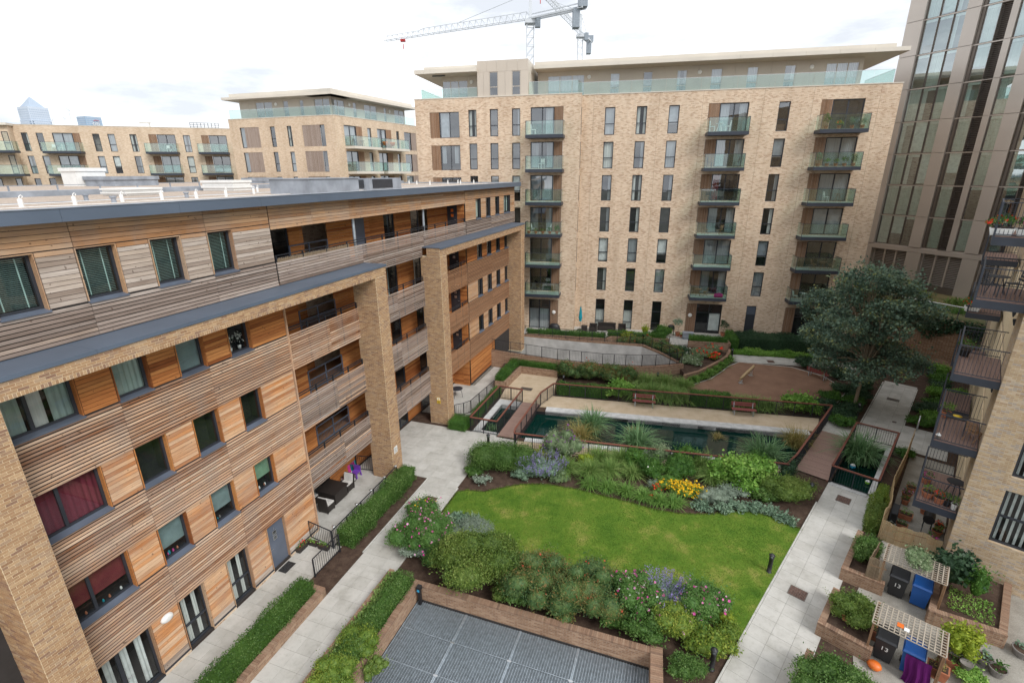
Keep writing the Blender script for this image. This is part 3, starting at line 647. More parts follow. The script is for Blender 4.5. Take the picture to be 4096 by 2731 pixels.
# beam of boards above the penthouse deck
cc = [5.74, 8.1, 10.7, 13.9, 17.6, 20.6, 23.9]
TB2 = []
for a, b in zip(cc, cc[1:]): boards(a, b, 14.18, 15.1, 'wood_tan', 7, 0., TN)
m = MB(LB); m.box(5.74, 23.9, -.2, -.024, 14.18, 15.14); m.box(5.74, 23.9, -3.4, -.2, 14.95, 15.14); P_(m, 'lintel', 'backing')
# ---- far bay
FW = [(25.86,26.85),(27.87,28.85),(29.9,30.86),(31.98,33.6)]
holes = [(a,b,z0,z1) for a,b in FW for z0,z1 in ((3.88,5.3),(6.88,8.3),(9.9,11.405))]+[(a,b,12.95,14.4) for a,b in FW]
m = MB(LB); facade(m, 23.9, 34.8, 0., 15.14, holes, -.024, .2); P_(m, 'sheathing', 'backing')
for row, (z0, z1) in enumerate([(3.88,5.3),(6.88,8.3),(9.9,11.4)]):
    for a, b in ((23.95,25.84),(26.87,27.85),(28.87,29.88),(30.88,31.96)): boards(a, b, z0, z1, 'wood_orange', 11, 0., OR if row == 2 else TN)
    for i, (a, b) in enumerate(FW): window(TB, LB, a, b, z0+.02, z1, -.13, bars=(32.8,) if i == 3 else (), inside=[('curtain',a+.05,a+.45,z0+.1,z1,'curtain')] if rr() < .5 else [], sill=.2, room='room_dk')
for a, b in ((23.95,25.84),(26.87,27.85),(28.87,29.88),(30.88,31.96),(33.62,34.78)): boards(a, b, 12.95, 14.4, 'x', 11, 0., TN)
boards(23.95, 34.78, 14.42, 15.1, 'x', 5, 0., TN); boards(23.95, 29.2, .17, 2.25, 'x', 16, 0., OR)
for i, (a, b) in enumerate(FW): window(TB, LB, a, b, 12.97, 14.4, -.13, bars=(32.8,) if i == 3 else (), inside=[('curtain',a+.05,b-.05,13.05,14.35,'curtain_green')] if i in (0,3) else [], sill=.2, room='room_dk')
for z0, z1 in ZS: slats(23.95, 33.05, z0, z1, 'x', SR, cuts=(28.9,))
slats(23.95, 34.75, 12.0, 12.93, 'x', SG, cuts=(28.9,), pitch=.115, h=.082)
P_(OR, 'wall_boards', 'wood_orange', 'stuff'); P_(TN, 'fascia_boards', 'wood_tan', 'stuff'); P_(SG, 'far_slats', 'slat_grey', 'stuff'); P_(SR, 'far_slats', 'slat_dark', 'stuff')
m = MB(LB); m.box(29.2, 34.8, -6, -1.6, 0, 2.2); m.box(29.2, 34.8, -6, 0.0, 2.2, 2.25); P_(m, 'undercroft', 'brick_low')
# body, roof, fascia
m = MB(LB); m.box(-14, 34.8, -12, -3.9, -.2, 15.14); m.box(-14, -6, -3.9, -.03, 0, 15.14); m.box(24.0, 34.8, -3.9, -1.6, 2.3, 15.14); P_(m, 'brick_body', 'brick_buff')
m = MB(LB); m.box(-14, 35.15, -12, .42, 15.14, 15.28); P_(m, 'roof_slab', 'frame')
m = MB(LB); m.box(-14, 34.9, -11.6, .2, 15.28, 15.38); P_(m, 'roof_gravel', 'roofgravel')
cc = [-14, -4.6, -1.4, 1.8, 5.0, 8.2, 11.4, 14.6, 17.8, 21., 24.2, 27.4, 30.6, 35.2]
for a, b in zip(cc, cc[1:]): g = MB(LB); g.box(a+.003, b-.003, .42, .5, 15.12, 15.45); P_(g, 'fascia', 'fascia')
m = MB(LB); m.box(-14, 35.2, .2, .52, 15.45, 15.47); m.box(34.95, 35.2, -12, .2, 15.28, 15.47); m.box(-14, 35, -12.3, -11.6, 15.28, 15.62); m.box(-14, 35, -5.0, -4.85, 15.36, 15.4); P_(m, 'roof_kerb', 'lead')
def anchor(s, d, h=.3):
    g = MB(LB); g.lathe([(.06,0),(.06,h*.7),(.045,h*.8)], 9, (s, d, 15.38)); g.tube([(s,d,15.38+h*.8),(s,d,15.38+h),(s+.05,d,15.38+h+.04),(s+.09,d,15.38+h),(s+.06,d,15.38+h-.04)], .014, 5); P_(g, 'anchor_post', 'white')
for s, d in ((-.67,-2.4),(.85,-2.7),(2.34,-2.8),(3.7,-2.75),(4.8,-2.4),(6.4,-2.7),(9.,-3.9),(11.2,-5.9),(10.9,-.86),(14.,-7.4),(27.2,-4.5),(31.,-3.6),(32.3,-9.4),(32.4,-5.5),(34.3,-5.4),(34.3,-3.8),(29.5,-7.),(24.6,-6.)): anchor(s, d)
for s, d in ((1.68,-2.2),(2.7,-5.2),(5.2,-3.4)): g = MB(LB); g.lathe([(.07,0),(.07,.16),(.1,.17),(.1,.22)], 10, (s, d, 15.38)); P_(g, 'vent_pipe', 'lead')
m = MB(LB)
for d in (-1.9,-4.2): m.tube([(s, d+.15*math.sin(s*1.7), 15.4) for s in np.arange(-6, 34, .8)], .012, 4)
P_(m, 'lightning_tape', 'white')
g = MB(LB); g.box(9.1, 12.7, -3.0, -.75, 15.38, 16.02); g.box(9.05, 12.75, -3.05, -.7, 16.02, 16.06); P_(g, 'plant_housing', 'lead')
g = MB(LB); g.box(14.7, 18.0, -2.6, -1.5, 15.38, 16.0); h_ = P_(g, 'vent_housing', 'lead')
for i in range(7): q = MB(LB); q.box(14.66, 14.7, -2.3, -1.85+0, 15.5+i*.065, 15.545+i*.065); q.build('louvre_blade', 'frame', h_)
q = MB(LB); q.box(15.0, 17.0, -1.5, -1.47, 15.48, 15.95); q.build('louvre', 'frame', h_)
for i, (s0, s1, d0, d1, z) in enumerate(((12.4,13.6,-11.1,-8.8,15.95),(6.,7.6,-9.5,-8.,15.7))):
    g = MB(LB)
    for k in range(4): g.box(s0-.06*(k % 2), s1+.06*(k % 2), d0-.06*(k % 2), d1+.06*(k % 2), 15.38+k*(z-15.38)/4+.01, 15.38+(k+1)*(z-15.38)/4)
    P_(g, 'vent_cowl', 'white')
# notices on the piers
g = MB(LB); g.box(10.72, 11.05, 1.23, 1.24, 1.55, 1.95); w = P_(g, 'notice', 'sign'); 
for i in range(4): q = MB(LB); q.box(10.76, 11.0-.04*(i % 2), 1.2405, 1.242, 1.62+i*.075, 1.64+i*.075); q.build('printed_line', 'frame', w)
g = MB(LB); g.box(17.33, 17.345, .42, .68, 1.5, 1.95); w = P_(g, 'notice', 'yellow'); q = MB(LB); q.box(17.325, 17.329, .44, .66, 1.75, 1.93); q.build('notice_head', 'sign', w)
q = MB(LB); q.hexa([(17.32,.5,1.78),(17.324,.5,1.78),(17.324,.6,1.78),(17.32,.6,1.78),(17.32,.545,1.9),(17.324,.545,1.9),(17.324,.555,1.9),(17.32,.555,1.9)]); q.build('warning_triangle', 'yellow', w)
for i in range(3): q = MB(LB); q.box(17.325, 17.329, .46, .64, 1.54+i*.06, 1.56+i*.06); q.build('printed_line', 'frame', w)
# ================================================================ BRICK ESTATE BLOCKS
ROW = [4.43+3.045*k for k in range(6)]
def upright_slats(root, fr, a, b, z0, z1, d, mat='louvre', name='slat_screen'):
    m = MB(fr); n = max(4, int((b-a)/.085))
    for i in range(n): x = a+(b-a)*(i+.25)/n; m.box(x, x+.05, d-.04, d, z0, z1, rr()*.999+.001)
    m.build(name, mat, root, kind='stuff'); q = MB(fr); q.box(a, b, d-.09, d-.06, z0, z1); return q.build('slat_backing', 'backing', root)
def inside_far(a, b, z0, z1, p=None):
    p = rr() if p is None else p; w = b-a
    if p < .26: return [('curtain', a+.04, b-.04, z0+.05, z1-.05, 'curtain')]
    if p < .4: return [('curtain', a+.04, a+w*.35, z0+.05, z1-.05, 'curtain'), ('curtain', b-w*.3, b-.04, z0+.05, z1-.05, 'curtain')]
    if p < .55: return [('blind', a+.04, b-.04, z0+(z1-z0)*random.choice([.35,.5,.05]), z1-.05, 'blind_white')]
    if p < .7: return [('curtain', b-w*.35, b-.04, z0+.05, z1-.05, 'curtain')]
    if p < .8: return [('box', a+.1, b-.15, z0+.08, z0+.6, random.choice(['white','timberbrown','cushion']))]
    return []
def narrow(root, fr, d, a, b, z, top=2.43, mat='frame', gl='glass_far', p=None):
    gl = random.choice(['glass_far','glass_far','glass'])
    return window(root, fr, a, b, z, z+top, d-.12, rails=(z+.98,), mat=mat, gl=gl, fw=.075, inside=inside_far(a, b, z, z+top, p), room=random.choice(['room','room_dk','room_dk','room_lt']), depth=.7)
def balcony(root, fr, d, a, b, z, proj=1.5, slab='balc', deck='conc', glassm='glass_rail', n=3, hb=.36):
    """slab with fascia, glazed on three sides"""
    m = MB(fr); m.box(a, b, d+.005, d+proj, z-hb+.06, z+.0); o = m.build('balcony', slab, root)
    q = MB(fr); q.box(a+.06, b-.06, d+.02, d+proj-.06, z+.002, z+.02); q.build('deck', deck, o)
    q = MB(fr); e = d+proj-.03
    q.box(a+.015, b-.015, e-.03, e+.01, z+1.17, z+1.2)
    for x in (a+.015, b-.05): q.box(x, x+.035, d+.02, e, z+1.17, z+1.199)
    for x in (a+.015, b-.05): q.box(x, x+.035, e-.04, e, z, z+1.17)
    q.build('handrail', 'balc', o); xs = [a+.03+(b-a-.06)*i/n for i in range(n+1)]
    for x0, x1 in zip(xs, xs[1:]): q = MB(fr); q.box(x0+.008, x1-.008, e-.022, e-.01, z-.02, z+1.165); q.build('glass_panel', glassm, o)
    for x in (a+.03, b-.042): q = MB(fr); q.box(x, x+.012, d+.05, e-.045, z-.02, z+1.165); q.build('glass_panel', glassm, o)
    return o
def patio_door(root, fr, d, a, b, z0, z1, bars=None, p=None, mat='frame', extra=None, gl='glass_far'):
    return window(root, fr, a, b, z0, z1, d-.12, bars=bars or ((a+b)/2,), mat=mat, gl=gl, fw=.085, inside=(extra if extra is not None else inside_far(a, b, z0, z1, p)), room=random.choice(['room','room_dk','room_lt']), depth=1.2, name='patio_door')
def coping(root, fr, a, b, d, z=23.2, w=.35):
    g = MB(fr); g.box(a, b, d-w, d+.04, z, z+.07); g.build('parapet_coping', 'taupe_lt', root)
def panels(root, fr, segs, z0, z1, d, mat='taupe', th=.05, name='wall_panel'):
    for a, b in segs: g = MB(fr); g.box(a+.008, b-.008, d-th, d, z0, z1); g.build(name, mat, root)
def lamp(root, fr, s, d, z, r=.17):
    g = MB(fr)
    for (r0,h0),(r1,h1) in (((0,.09),(r*.6,.08)),((r*.6,.08),(r*.95,.04)),((r*.95,.04),(r,0))):
        for k in range(14):
            a0, a1 = 2*PI*k/14, 2*PI*(k+1)/14; q = lambda rad, h, a: (s+rad*math.cos(a), d+h, z+rad*math.sin(a)); g.face([q(r0,h0,a0),q(r1,h1,a0),q(r1,h1,a1),q(r0,h0,a1)])
    return g.build('round_lamp', 'opal', root, True)
# ---- the long block across the court
BK = fthing('brick_apartment_block', 'long buff brick apartment block with glass balconies facing the court', 'building', BB)
holes = []; NC = [(-15.5,-14.55),(-12.56,-11.63),(-9.66,-8.72),(-.28,.66)]
for a, b in NC: holes += [(a,b,z,z+2.43) for z in ROW]
holes += [(a,b,.3,3.5) for a,b in NC[:3]]+[(-.45,.45,.32,3.45)]
BD = [(-6.2,-5.2,-2.76,-6.25,-2.78),(3.12,4.05,6.54,2.9,6.66)]
for a, m_, b, _, _ in BD: holes += [(a,b,z+.05,z+2.47) for z in ROW]+[(a,b,.3,3.45)]
m = MB(BB); facade(m, -17.65, 9.12, -.5, 23.2, holes, 0., .14); m.face([(9.12,0,-.5),(9.12,-14,-.5),(9.12,-14,23.2),(9.12,0,23.2)]); m.face([(-34.1,-14,23.2),(9.12,-14,23.2),(9.12,0,23.2),(-34.1,0,23.2)]); m.build('brick_wall', 'brick_buff', BK)
for a, b in NC:
    for k, z in enumerate(ROW): narrow(BK, BB, 0., a, b, z)
for a, b in NC[:3]: window(BK, BB, a, b, .3, 3.5, -.12, rails=(2.35, 1.1), inside=[('curtain',a+.05,b-.05,.35,2.3,'curtain')] if a < -10 else [], room='room_dk', name='tall_window', gl='glass')
g = MB(BB); g.box(-.45, .45, -.12, -.08, .32, 3.45); o = g.build('service_door', 'frame', BK)
for i in range(9): q = MB(BB); q.box(-.4, .4, -.08, -.065, 2.55+i*.09, 2.6+i*.09); q.build('louvre_blade', 'sill', o)
for j, (a, m_, b, b0, b1) in enumerate(BD):
    for k, z in enumerate(ROW):
        ex = [('curtain',m_+.05,m_+.7,z+.1,z+2.4,'red_curtain')] if (j, k) == (0, 3) else None
        patio_door(BK, BB, 0., m_, b, z+.05, z+2.47, p=(.3,.1,.3,.9,.3,.3)[k] if j == 0 else (.9,.9,.5,.1,.12,.9)[k], extra=ex)
        upright_slats(BK, BB, a+.02, m_-.02, z+.05, z+2.47, -.03); balcony(BK, BB, 0., b0, b1, z-.02)
    window(BK, BB, m_, b, .3, 3.45, -.12, bars=((m_+b)/2,), rails=(2.5,), inside=[('blind',(m_+b)/2+.1,b-.1,.6,2.4,'blind_white')] if j == 0 else [], room='room_dk', name='patio_door', gl='glass'); upright_slats(BK, BB, a+.02, m_-.02, .3, 3.45, -.03)
lamp(BK, BB, -5.8, .02, 2.2, .2)
for s in (-16.6,-10.6,-6.75,-1.6,2.4,7.6):
    g = MB(BB); g.box(s, s+.018, -.01, .004, .3, 23.2); g.build('movement_joint', 'brick_low', BK)
coping(BK, BB, -17.6, 9.16, 0.)
# projecting wing
WD = 1.5; WN = [(-28.6,-27.78),(-26.44,-25.62),(-24.25,-23.43)]; holes = []
for a, b in WN: holes += [(a,b,z,z+2.43) for z in ROW[2:]]
holes += [(-32.6,-29.55,z-.05,z+2.3) for z in ROW[2:]]+[(-22.42,-19.29,z+.05,z+2.47) for z in ROW]+[(-22.5,-19.35,.25,3.55)]
m = MB(BB); facade(m, -34.1, -17.65, -.5, 23.15, holes, WD, .14); m.face([(-34.1,WD,-.5),(-34.1,-14,-.5),(-34.1,-14,23.15),(-34.1,WD,23.15)])
m.face([(-34.1,0,23.14),(-17.65,0,23.14),(-17.65,WD,23.14),(-34.1,WD,23.14)]); m.build('brick_wall', 'brick_buff', BK)
m = MB(BB); m.box(-17.66, -17.649, 0, WD, -.5, 23.15); m.build('brick_return', 'brick_buff', BK)
for z in ROW: 
    g = MB(BB); g.box(-17.645, -17.63, .45, 1.05, z+.05, z+2.4); o = g.build('slot_window', 'frame', BK); q = MB(BB); q.box(-17.628, -17.62, .5, 1.0, z+.1, z+2.35); q.build('pane', 'glass_far', o)
for a, b in WN:
    for z in ROW[2:]: narrow(BK, BB, WD, a, b, z)
for k, z in enumerate(ROW[2:]):
    window(BK, BB, -31.62, -29.55, z-.05, z+2.3, WD-.12, bars=(-30.55,), gl='glass_far', inside=[[],[('curtain',-31.5,-29.6,z,z+1.2,'red_curtain')],[('curtain',-31.5,-31.1,z+.6,z+2.2,'curtain'),('curtain',-30.2,-29.8,z+.6,z+2.2,'curtain')],[('blind',-31.5,-30.6,z,z+2.2,'blind_white')]][k], depth=1., name='wide_window'); upright_slats(BK, BB, -32.58, -31.64, z-.05, z+2.3, WD-.03)
for k, z in enumerate(ROW):
    patio_door(BK, BB, WD, -22.42, -20.17, z+.05, z+2.47, p=(.95,.95,.3,.1,.3,.65)[k]); upright_slats(BK, BB, -20.14, -19.31, z+.05, z+2.47, WD-.03); balcony(BK, BB, WD, -22.66, -19.1, z-.02)
patio_door(BK, BB, WD, -22.5, -20.24, .25, 3.55, extra=[('curtain',-22.4,-20.3,.3,2.5,'curtain')]); upright_slats(BK, BB, -20.2, -19.37, .25, 3.55, WD-.03); lamp(BK, BB, -19.8, WD+.02, 2.2, .2)
coping(BK, BB, -34.15, -17.6, WD, 23.15)
# penthouse: taupe panels, bronze-framed windows, deep roof edge
PWN = [(-21.3,-17.7,2),(-15.25,-14.35,0),(-12.16,-11.29,0),(-9.1,-8.18,0),(-6.07,-5.08,0),(-2.96,-2.02,0),(.18,1.11,0),(3.54,6.18,2)]; PD = -1.8
x = -22.3
for a, b, nb in PWN:
    n = max(1, round((a-x)/1.15)); panels(BK, BB, [(x+(a-x)*i/n, x+(a-x)*(i+1)/n) for i in range(n)], 23.2, 25.6, PD)
    g = MB(BB); g.box(a, b, PD-.05, PD, 25.25, 25.6); g.build('wall_panel', 'taupe', BK)
    window(BK, BB, a, b, 23.3, 25.25, PD-.02, bars=[a+(b-a)*(i+1)/(nb+1) for i in range(nb)], rails=() if nb else (23.95,), mat='taupe', gl='glass_far', inside=[('curtain',a+.1,b-.1,23.35,25.2,'curtain')] if nb == 2 else inside_far(a,b,23.3,25.25), room='room_lt', depth=1.); x = b
panels(BK, BB, [(6.18,6.5)], 23.2, 25.6, PD)
m = MB(BB); m.box(6.2, 6.45, -9, PD-.06, 23.2, 25.6); m.box(-22.3, 6.3, -12, -3.2, 23.2, 25.6); m.build('penthouse_core', 'taupe', BK)
for s in (-17.27,-7.08,2.38): lamp(BK, BB, s, PD+.02, 25.0, .19)
cuts = [-22.4+i*2.625 for i in range(13)]
for a, b in zip(cuts, cuts[1:]): 
    g = MB(BB); g.box(a+.006, b-.006, -.03, .03, 25.62, 25.93); g.build('roof_edge', 'taupe_lt', BK)
m = MB(BB); m.box(-22.4, 9.07, -12, -.031, 25.6, 25.86); m.build('roof_soffit', 'taupe', BK)
m = MB(BB); m.box(-22.4, 8.25, -11.5, -.55, 25.93, 26.3); m.build('roof_upstand', 'taupe_lt', BK); m = MB(BB); m.box(9.0, 9.07, -12, -.04, 25.62, 25.93); m.build('roof_edge', 'taupe_lt', BK)
# glass balustrade along the roof terrace
def balustrade(root, fr, pts, z, h=1.05, n=None, mat='glass_rail'):
    for (a, d0), (b, d1) in zip(pts, pts[1:]):
        L_ = math.hypot(b-a, d1-d0); k = max(1, round(L_/1.5))
        for i in range(k):
            p = (a+(b-a)*i/k, d0+(d1-d0)*i/k); q = (a+(b-a)*(i+1)/k, d0+(d1-d0)*(i+1)/k); tx, ty = (q[0]-p[0])/L_*k, (q[1]-p[1])/L_*k
            g = MB(fr); g.bar((p[0]+tx*.01, p[1]+ty*.01, z+h/2), (q[0]-tx*.01, q[1]-ty*.01, z+h/2), .014, h); g.build('glass_panel', mat, root)
        g = MB(fr); g.bar((a, d0, z+h+.012), (b, d1, z+h+.012), .04, .024); g.build('handrail', 'alu', root)
balustrade(BK, BB, [(-22.6,1.35),(-18.0,1.35),(-17.8,-.2),(8.4,-.2),(8.4,-6)], 23.25)
balustrade(BK, BB, [(-33.4,-6),(-33.4,1.3),(-27.7,1.3)], 23.2, .85)
# stair core and wing penthouse
x0 = [-27.62,-26.9,-26.42]; panels(BK, BB, [(-27.62,-27.0),(-27.0,-26.44),(-25.6,-24.9),(-24.9,-24.25),(-23.42,-22.68)], 23.2, 25.3, WD-.06); panels(BK, BB, [(-27.62,-26.7),(-26.7,-25.7),(-25.7,-24.7),(-24.7,-23.7),(-23.7,-22.68)], 25.31, 26.25, WD-.06)
for a, b in ((-26.44,-25.6),(-24.25,-23.42)): window(BK, BB, a, b, 23.25, 25.3, WD-.1, rails=(24.0,), mat='taupe', gl='glass_far', room='room_dk')
panels(BK, BB, [(-22.72,-22.68)], 23.2, 26.25, WD-.1, 'taupe_lt', 6.)
m = MB(BB); m.box(-27.6, -22.73, -9, WD-.75, 23.2, 26.2); m.build('stair_core', 'taupe', BK); m = MB(BB); m.box(-25.5, -24.2, -3, -2, 26.2, 26.75); m.build('roof_hatch', 'white', BK)
window(BK, BB, -31.75, -29.1, 23.25, 24.98, -.35, bars=(-30.9,-30.05), mat='taupe', gl='glass_far', room='room_lt', depth=1.2); panels(BK, BB, [(-29.1,-27.62)], 23.2, 25.35, -.3); panels(BK, BB, [(-31.75,-29.1)], 24.98, 25.35, -.3); lamp(BK, BB, -28.7, -.28, 24.8, .19)
m = MB(BB); m.box(-31.8, -27.6, -9, -1.6, 23.2, 25.35); m.build('penthouse_core', 'taupe', BK)
g = MB(BB); g.box(-33.85, -27.6, -9, 1.75, 25.35, 25.7); g.build('roof_edge', 'taupe_lt', BK); g = MB(BB); g.box(-33.1, -27.6, -9, 1.1, 25.7, 26.02); g.build('roof_upstand', 'taupe_lt', BK)
g = MB(BB); g.box(-32.3, -31.0, .9, 1.0, 25.2, 25.3); g.build('heater_bar', 'black', BK)
# ---- low block far left and corner block (same estate)
WE = Frame((-69.2, 74.9), math.atan2(.34536, .93847), 'sd'); WB = fthing('brick_apartment_block', 'low buff brick block with glass balconies below the skyline at far left', 'building', WE)
spec = [('n',.65,1.4),('n',2.33,3.14),('b',4.17,6.5,6.55,7.4,3.1,7.55),('n',8.88,9.73),('n',10.72,11.59),('n',13.44,14.3),('b',16.88,19.28,15.82,16.86,15.4,19.5),('n',20.3,21.22),('b',23.8,26.23,22.74,23.78,22.25,26.35)]
def estate(root, fr, spec, s0, s1, rows, top, d=0., brick='brick_far', zb=8., ends=True, slabmat='balc', dep=12):
    holes = []
    for c in spec:
        for z in rows:
            if c[0] == 'n': holes.append((c[1], c[2], z, z+2.43))
            elif c[0] == 'w': holes.append((min(c[1],c[3]), max(c[2],c[4]), z-.05, z+2.43))
            else: holes.append((min(c[1],c[3]), max(c[2],c[4]), z+.05, z+2.47))
    m = MB(fr); facade(m, s0, s1, zb, top, holes, d, .14)
    if ends:
        m.face([(s0,d,zb),(s0,d-dep,zb),(s0,d-dep,top),(s0,d,top)]); m.face([(s1,d,zb),(s1,d-dep,zb),(s1,d-dep,top),(s1,d,top)]); m.face([(s0,d,top),(s1,d,top),(s1,d-dep,top),(s0,d-dep,top)])
    m.build('brick_wall', brick, root)
    for c in spec:
        for z in rows:
            if c[0] == 'n': narrow(root, fr, d, c[1], c[2], z)
            elif c[0] == 'w': window(root, fr, c[1], c[2], z-.05, z+2.43, d-.12, gl='glass_far', inside=inside_far(c[1],c[2],z,z+2.43), name='wide_window'); upright_slats(root, fr, c[3], c[4], z-.05, z+2.43, d-.03, 'louvre_grey')
            else: patio_door(root, fr, d, c[1], c[2], z+.05, z+2.47); upright_slats(root, fr, c[3], c[4], z+.05, z+2.47, d-.03); balcony(root, fr, d, c[5], c[6], z-.02, slab=slabmat)
    coping(root, fr, s0-.04, s1+.04, d, top)
estate(WB, WE, spec, -.1, 26.9, ROW[3:], 23.1)
spec = [('b',-6.,-3.5,-3.45,-2.6,-7.,-2.),('n',-1.2,-.5)]
m = MB(WE); m.box(-14, -.1, -10, 1.3, 8, 22.9); m.build('brick_wall', 'brick_far', WB); balcony(WB, WE, 1.3, -7, .6, ROW[5]-.02); balcony(WB, WE, 1.3, -7, .9, ROW[4]-.02)
for z in ROW[3:]: narrow(WB, WE, 1.46, -3.6, -2.4, z+.02); narrow(WB, WE, 1.46, -.9, -.2, z+.02)
g = MB(WE); g.box(-14, .1, -10, 1.8, 22.9, 23.2); g.build('roof_edge', 'taupe_lt', WB)
for s, w in ((14.5,1.2),): g = MB(WE); g.box(s, s+w, -3, -2, 23.1, 23.9); g.box(s-.15, s+w+.15, -3.1, -1.9, 23.9, 24.05); g.build('roof_cowl', 'white', WB)
m = MB(WE)
for z in (23.5,23.8,24.1): m.bar((21.,-3,z),(25.,-3,z), .06)
for s in np.arange(21, 25.1, .5): m.bar((s,-3,23.1),(s,-3,24.1), .06)
m.build('roof_rail', 'steel', WB)
CE = Frame((-37, 70.8), math.atan2(-.2919, .95645), 'sd'); CF = Frame((-21.6, 66.1), math.atan2(.91116, .41205), 'sd')
CB = fthing('brick_corner_block', 'buff brick corner block with taupe penthouse seen beyond the timber roof', 'building', CE)
estate(CB, CE, [('w',1.6,2.35,2.36,4.7),('n',6.4,7.18),('n',9.0,9.72),('w',13.95,14.63,11.32,13.93)], 0., 16.1, ROW[3:], 23.1, ends=False)
M_ = Matrix.Translation(CE.o) @ Matrix.Rotation(CE.rot, 4, 'Z'); CR_M = M_.inverted() @ (Matrix.Translation(CF.o) @ Matrix.Rotation(CF.rot, 4, 'Z'))
class Off(Frame):
    """frame of the side wing expressed in the corner block's own axes, so that its pieces stay direct parts"""
    def loc(f, s, d, z=0): v = CR_M @ Vector((s, -d, z)); return (v.x, v.y, v.z)
CO = Off((0,0), 0., 'sd')
estate(CB, CO, [('b',1.6,3.88,3.9,5.0,1.55,6.9),('n',6.06,6.86),('b',8.07,10.03,10.05,11.2,7.85,13.3),('n',12.35,13.05),('w',14.25,16.0,16.0,17.3)], 0., 17.6, ROW[3:], 23.1, ends=False, slabmat='taupe_lt')
m = MB(CO); m.face([(0,0,23.1),(17.6,0,23.1),(17.6,-14,23.1),(0,-14,23.1)]); m.face([(17.6,0,8),(17.6,-14,8),(17.6,-14,23.1),(17.6,0,23.1)]); m.build('roof_deck', 'lead', CB)
for fr, L_, wins in ((CE, 16.1, [(3.6,6.2),(7.9,8.7),(10.4,11.0),(12.6,15.0)]), (CO, 17.6, [(1.2,3.6),(5.2,5.9),(7.4,10.),(11.6,12.2),(14.,16.4)])):
    x = 1.0
    for a, b in wins:
        n = max(1, round((a-x)/1.2)); panels(CB, fr, [(x+(a-x)*i/n, x+(a-x)*(i+1)/n) for i in range(n)], 23.15, 25.4, -1.3); g = MB(fr); g.box(a, b, -1.35, -1.3, 25.15, 25.4); g.build('wall_panel', 'taupe', CB)
        window(CB, fr, a, b, 23.2, 25.15, -1.32, bars=((a+b)/2,) if b-a > 1 else (), mat='taupe', gl='glass_far', room='room_lt', depth=.8); x = b
    panels(CB, fr, [(x, L_-1.)], 23.15, 25.4, -1.3); balustrade(CB, fr, [(.2,-.2),(L_-.2,-.2)], 23.15)
    g = MB(fr); g.hexa([(-.3,-4,25.4),(L_+.3,-4,25.4),(L_+.2,.25,25.4),(-.3,.25,25.4),(-.3,-4,25.7),(L_+.3,-4,25.7),(L_+.2,.25,25.7),(-.3,.25,25.7)]); g.build('roof_edge', 'taupe_lt', CB)
    g = MB(fr); g.box(.4, L_-.3, -5, -.4, 25.7, 26.15); g.build('roof_upstand', 'taupe_lt', CB)
lamp(CB, CO, 4.5, -1.28, 24.8, .22); lamp(CB, CO, 12.9, -1.28, 24.8, .22); lamp(CB, CE, 6.8, -1.28, 24.8, .22)
# ---- roof of the next building behind the timber one
NB = fthing('flat_roofed_building', 'flat gravel roof with dark edge just behind the timber building', 'building', LB, 0, -33)
m = MB(LB, (0,-33,0)); m.box(-6, 42, -46, -20.4, 0, 15.0); m.build('brick_body', 'brick_buff', NB)
m = MB(LB, (0,-33,0)); m.box(-6, 42.3, -20.4, -20, 14.95, 15.42); m.build('fascia', 'fascia', NB); m = MB(LB, (0,-33,0)); m.box(-6, 42, -46, -20.4, 15., 15.36); m.build('roof_gravel', 'roofgravel', NB)
for s0, s1, d0, d1, z in ((21.5,24.,-39,-37,16.9),(22.,26.,-36.8,-33.,16.15),(34.,36.5,-31,-28,15.9)):
    g = MB(LB, (0,-33,0)); g.box(s0, s1, d0, d1, 15.36, z); g.box(s0-.1, s1+.1, d0-.1, d1+.1, z-.25, z+.05); g.build('vent_cowl', 'lead' if z < 16.5 else 'white', NB)
m = MB(LB, (0,-33,0))
for s in np.arange(6, 42, 2.4): m.bar((s,-21,15.4),(s,-21,15.75), .07)
m.bar((4,-21,15.72),(42,-21,15.72), .04); m.build('roof_rail', 'lead', NB)
# ================================================================ BRONZE AND GLASS TOWER
TF = Frame((40.4402, 55.907), math.atan2(-.91291, .40817), 'sd'); TW = fthing('bronze_glass_tower', 'tall bronze clad residential tower with green glass at right edge', 'building', TF)
FLR = [8.62+3.08*k for k in range(10)]
m = MB(TF); m.box(-1.5, 30, -18, -.95, 4, 40); m.build('core_wall', 'bronze_dk', TW)
def tpanel(a, b, d=0., mat='bronze', th=.25, z0=None):
    for k, z in enumerate(FLR): g = MB(TF); g.box(a, b, d-th, d, z+.02, z+3.06); g.build('cladding_panel', mat, TW)
BAYS = [(0.,[(0.08,1.25),(1.31,2.5),(2.56,3.54)])]; x = 4.98
tpanel(-1.5, 0.03, 0., 'bronze', .95)
def tglass(a, b, p=None):
    for k, z in enumerate(FLR[:9]):
        p_ = rr(); ins = []
        if p_ < .48: ins = [('curtain',a+.05,b-.05,z+.1,z+2.9,random.choice(['curtain','curtain_green']))]
        elif p_ < .68: ins = [('blind',a+.05,b-.05,z+random.choice([.2,1.2]),z+2.9,random.choice(['blind_white','curtain_green']))]
        elif p_ < .8: ins = [('curtain',a+.05,a+(b-a)*.35,z+.1,z+2.9,'curtain')]
        elif p_ < .9: ins = [('box',a+.2,b-.2,z+.1,z+.8,random.choice(['white','red','timberbrown','black']))]
        w = window(TW, TF, a, b, z+.02, z+3.06, -.3, mat='bronze_dk', gl='glass_tower', fw=.05, inside=ins, room=random.choice(['room_lt','room_lt','room']), depth=.4)
        g = MB(TF); g.box(a+.05, b-.05, -.42, -.36, z+2.75, z+3.03); g.build('ceiling_edge', 'blind_white', w)
for a, b in BAYS[0][1]: tglass(a, b)
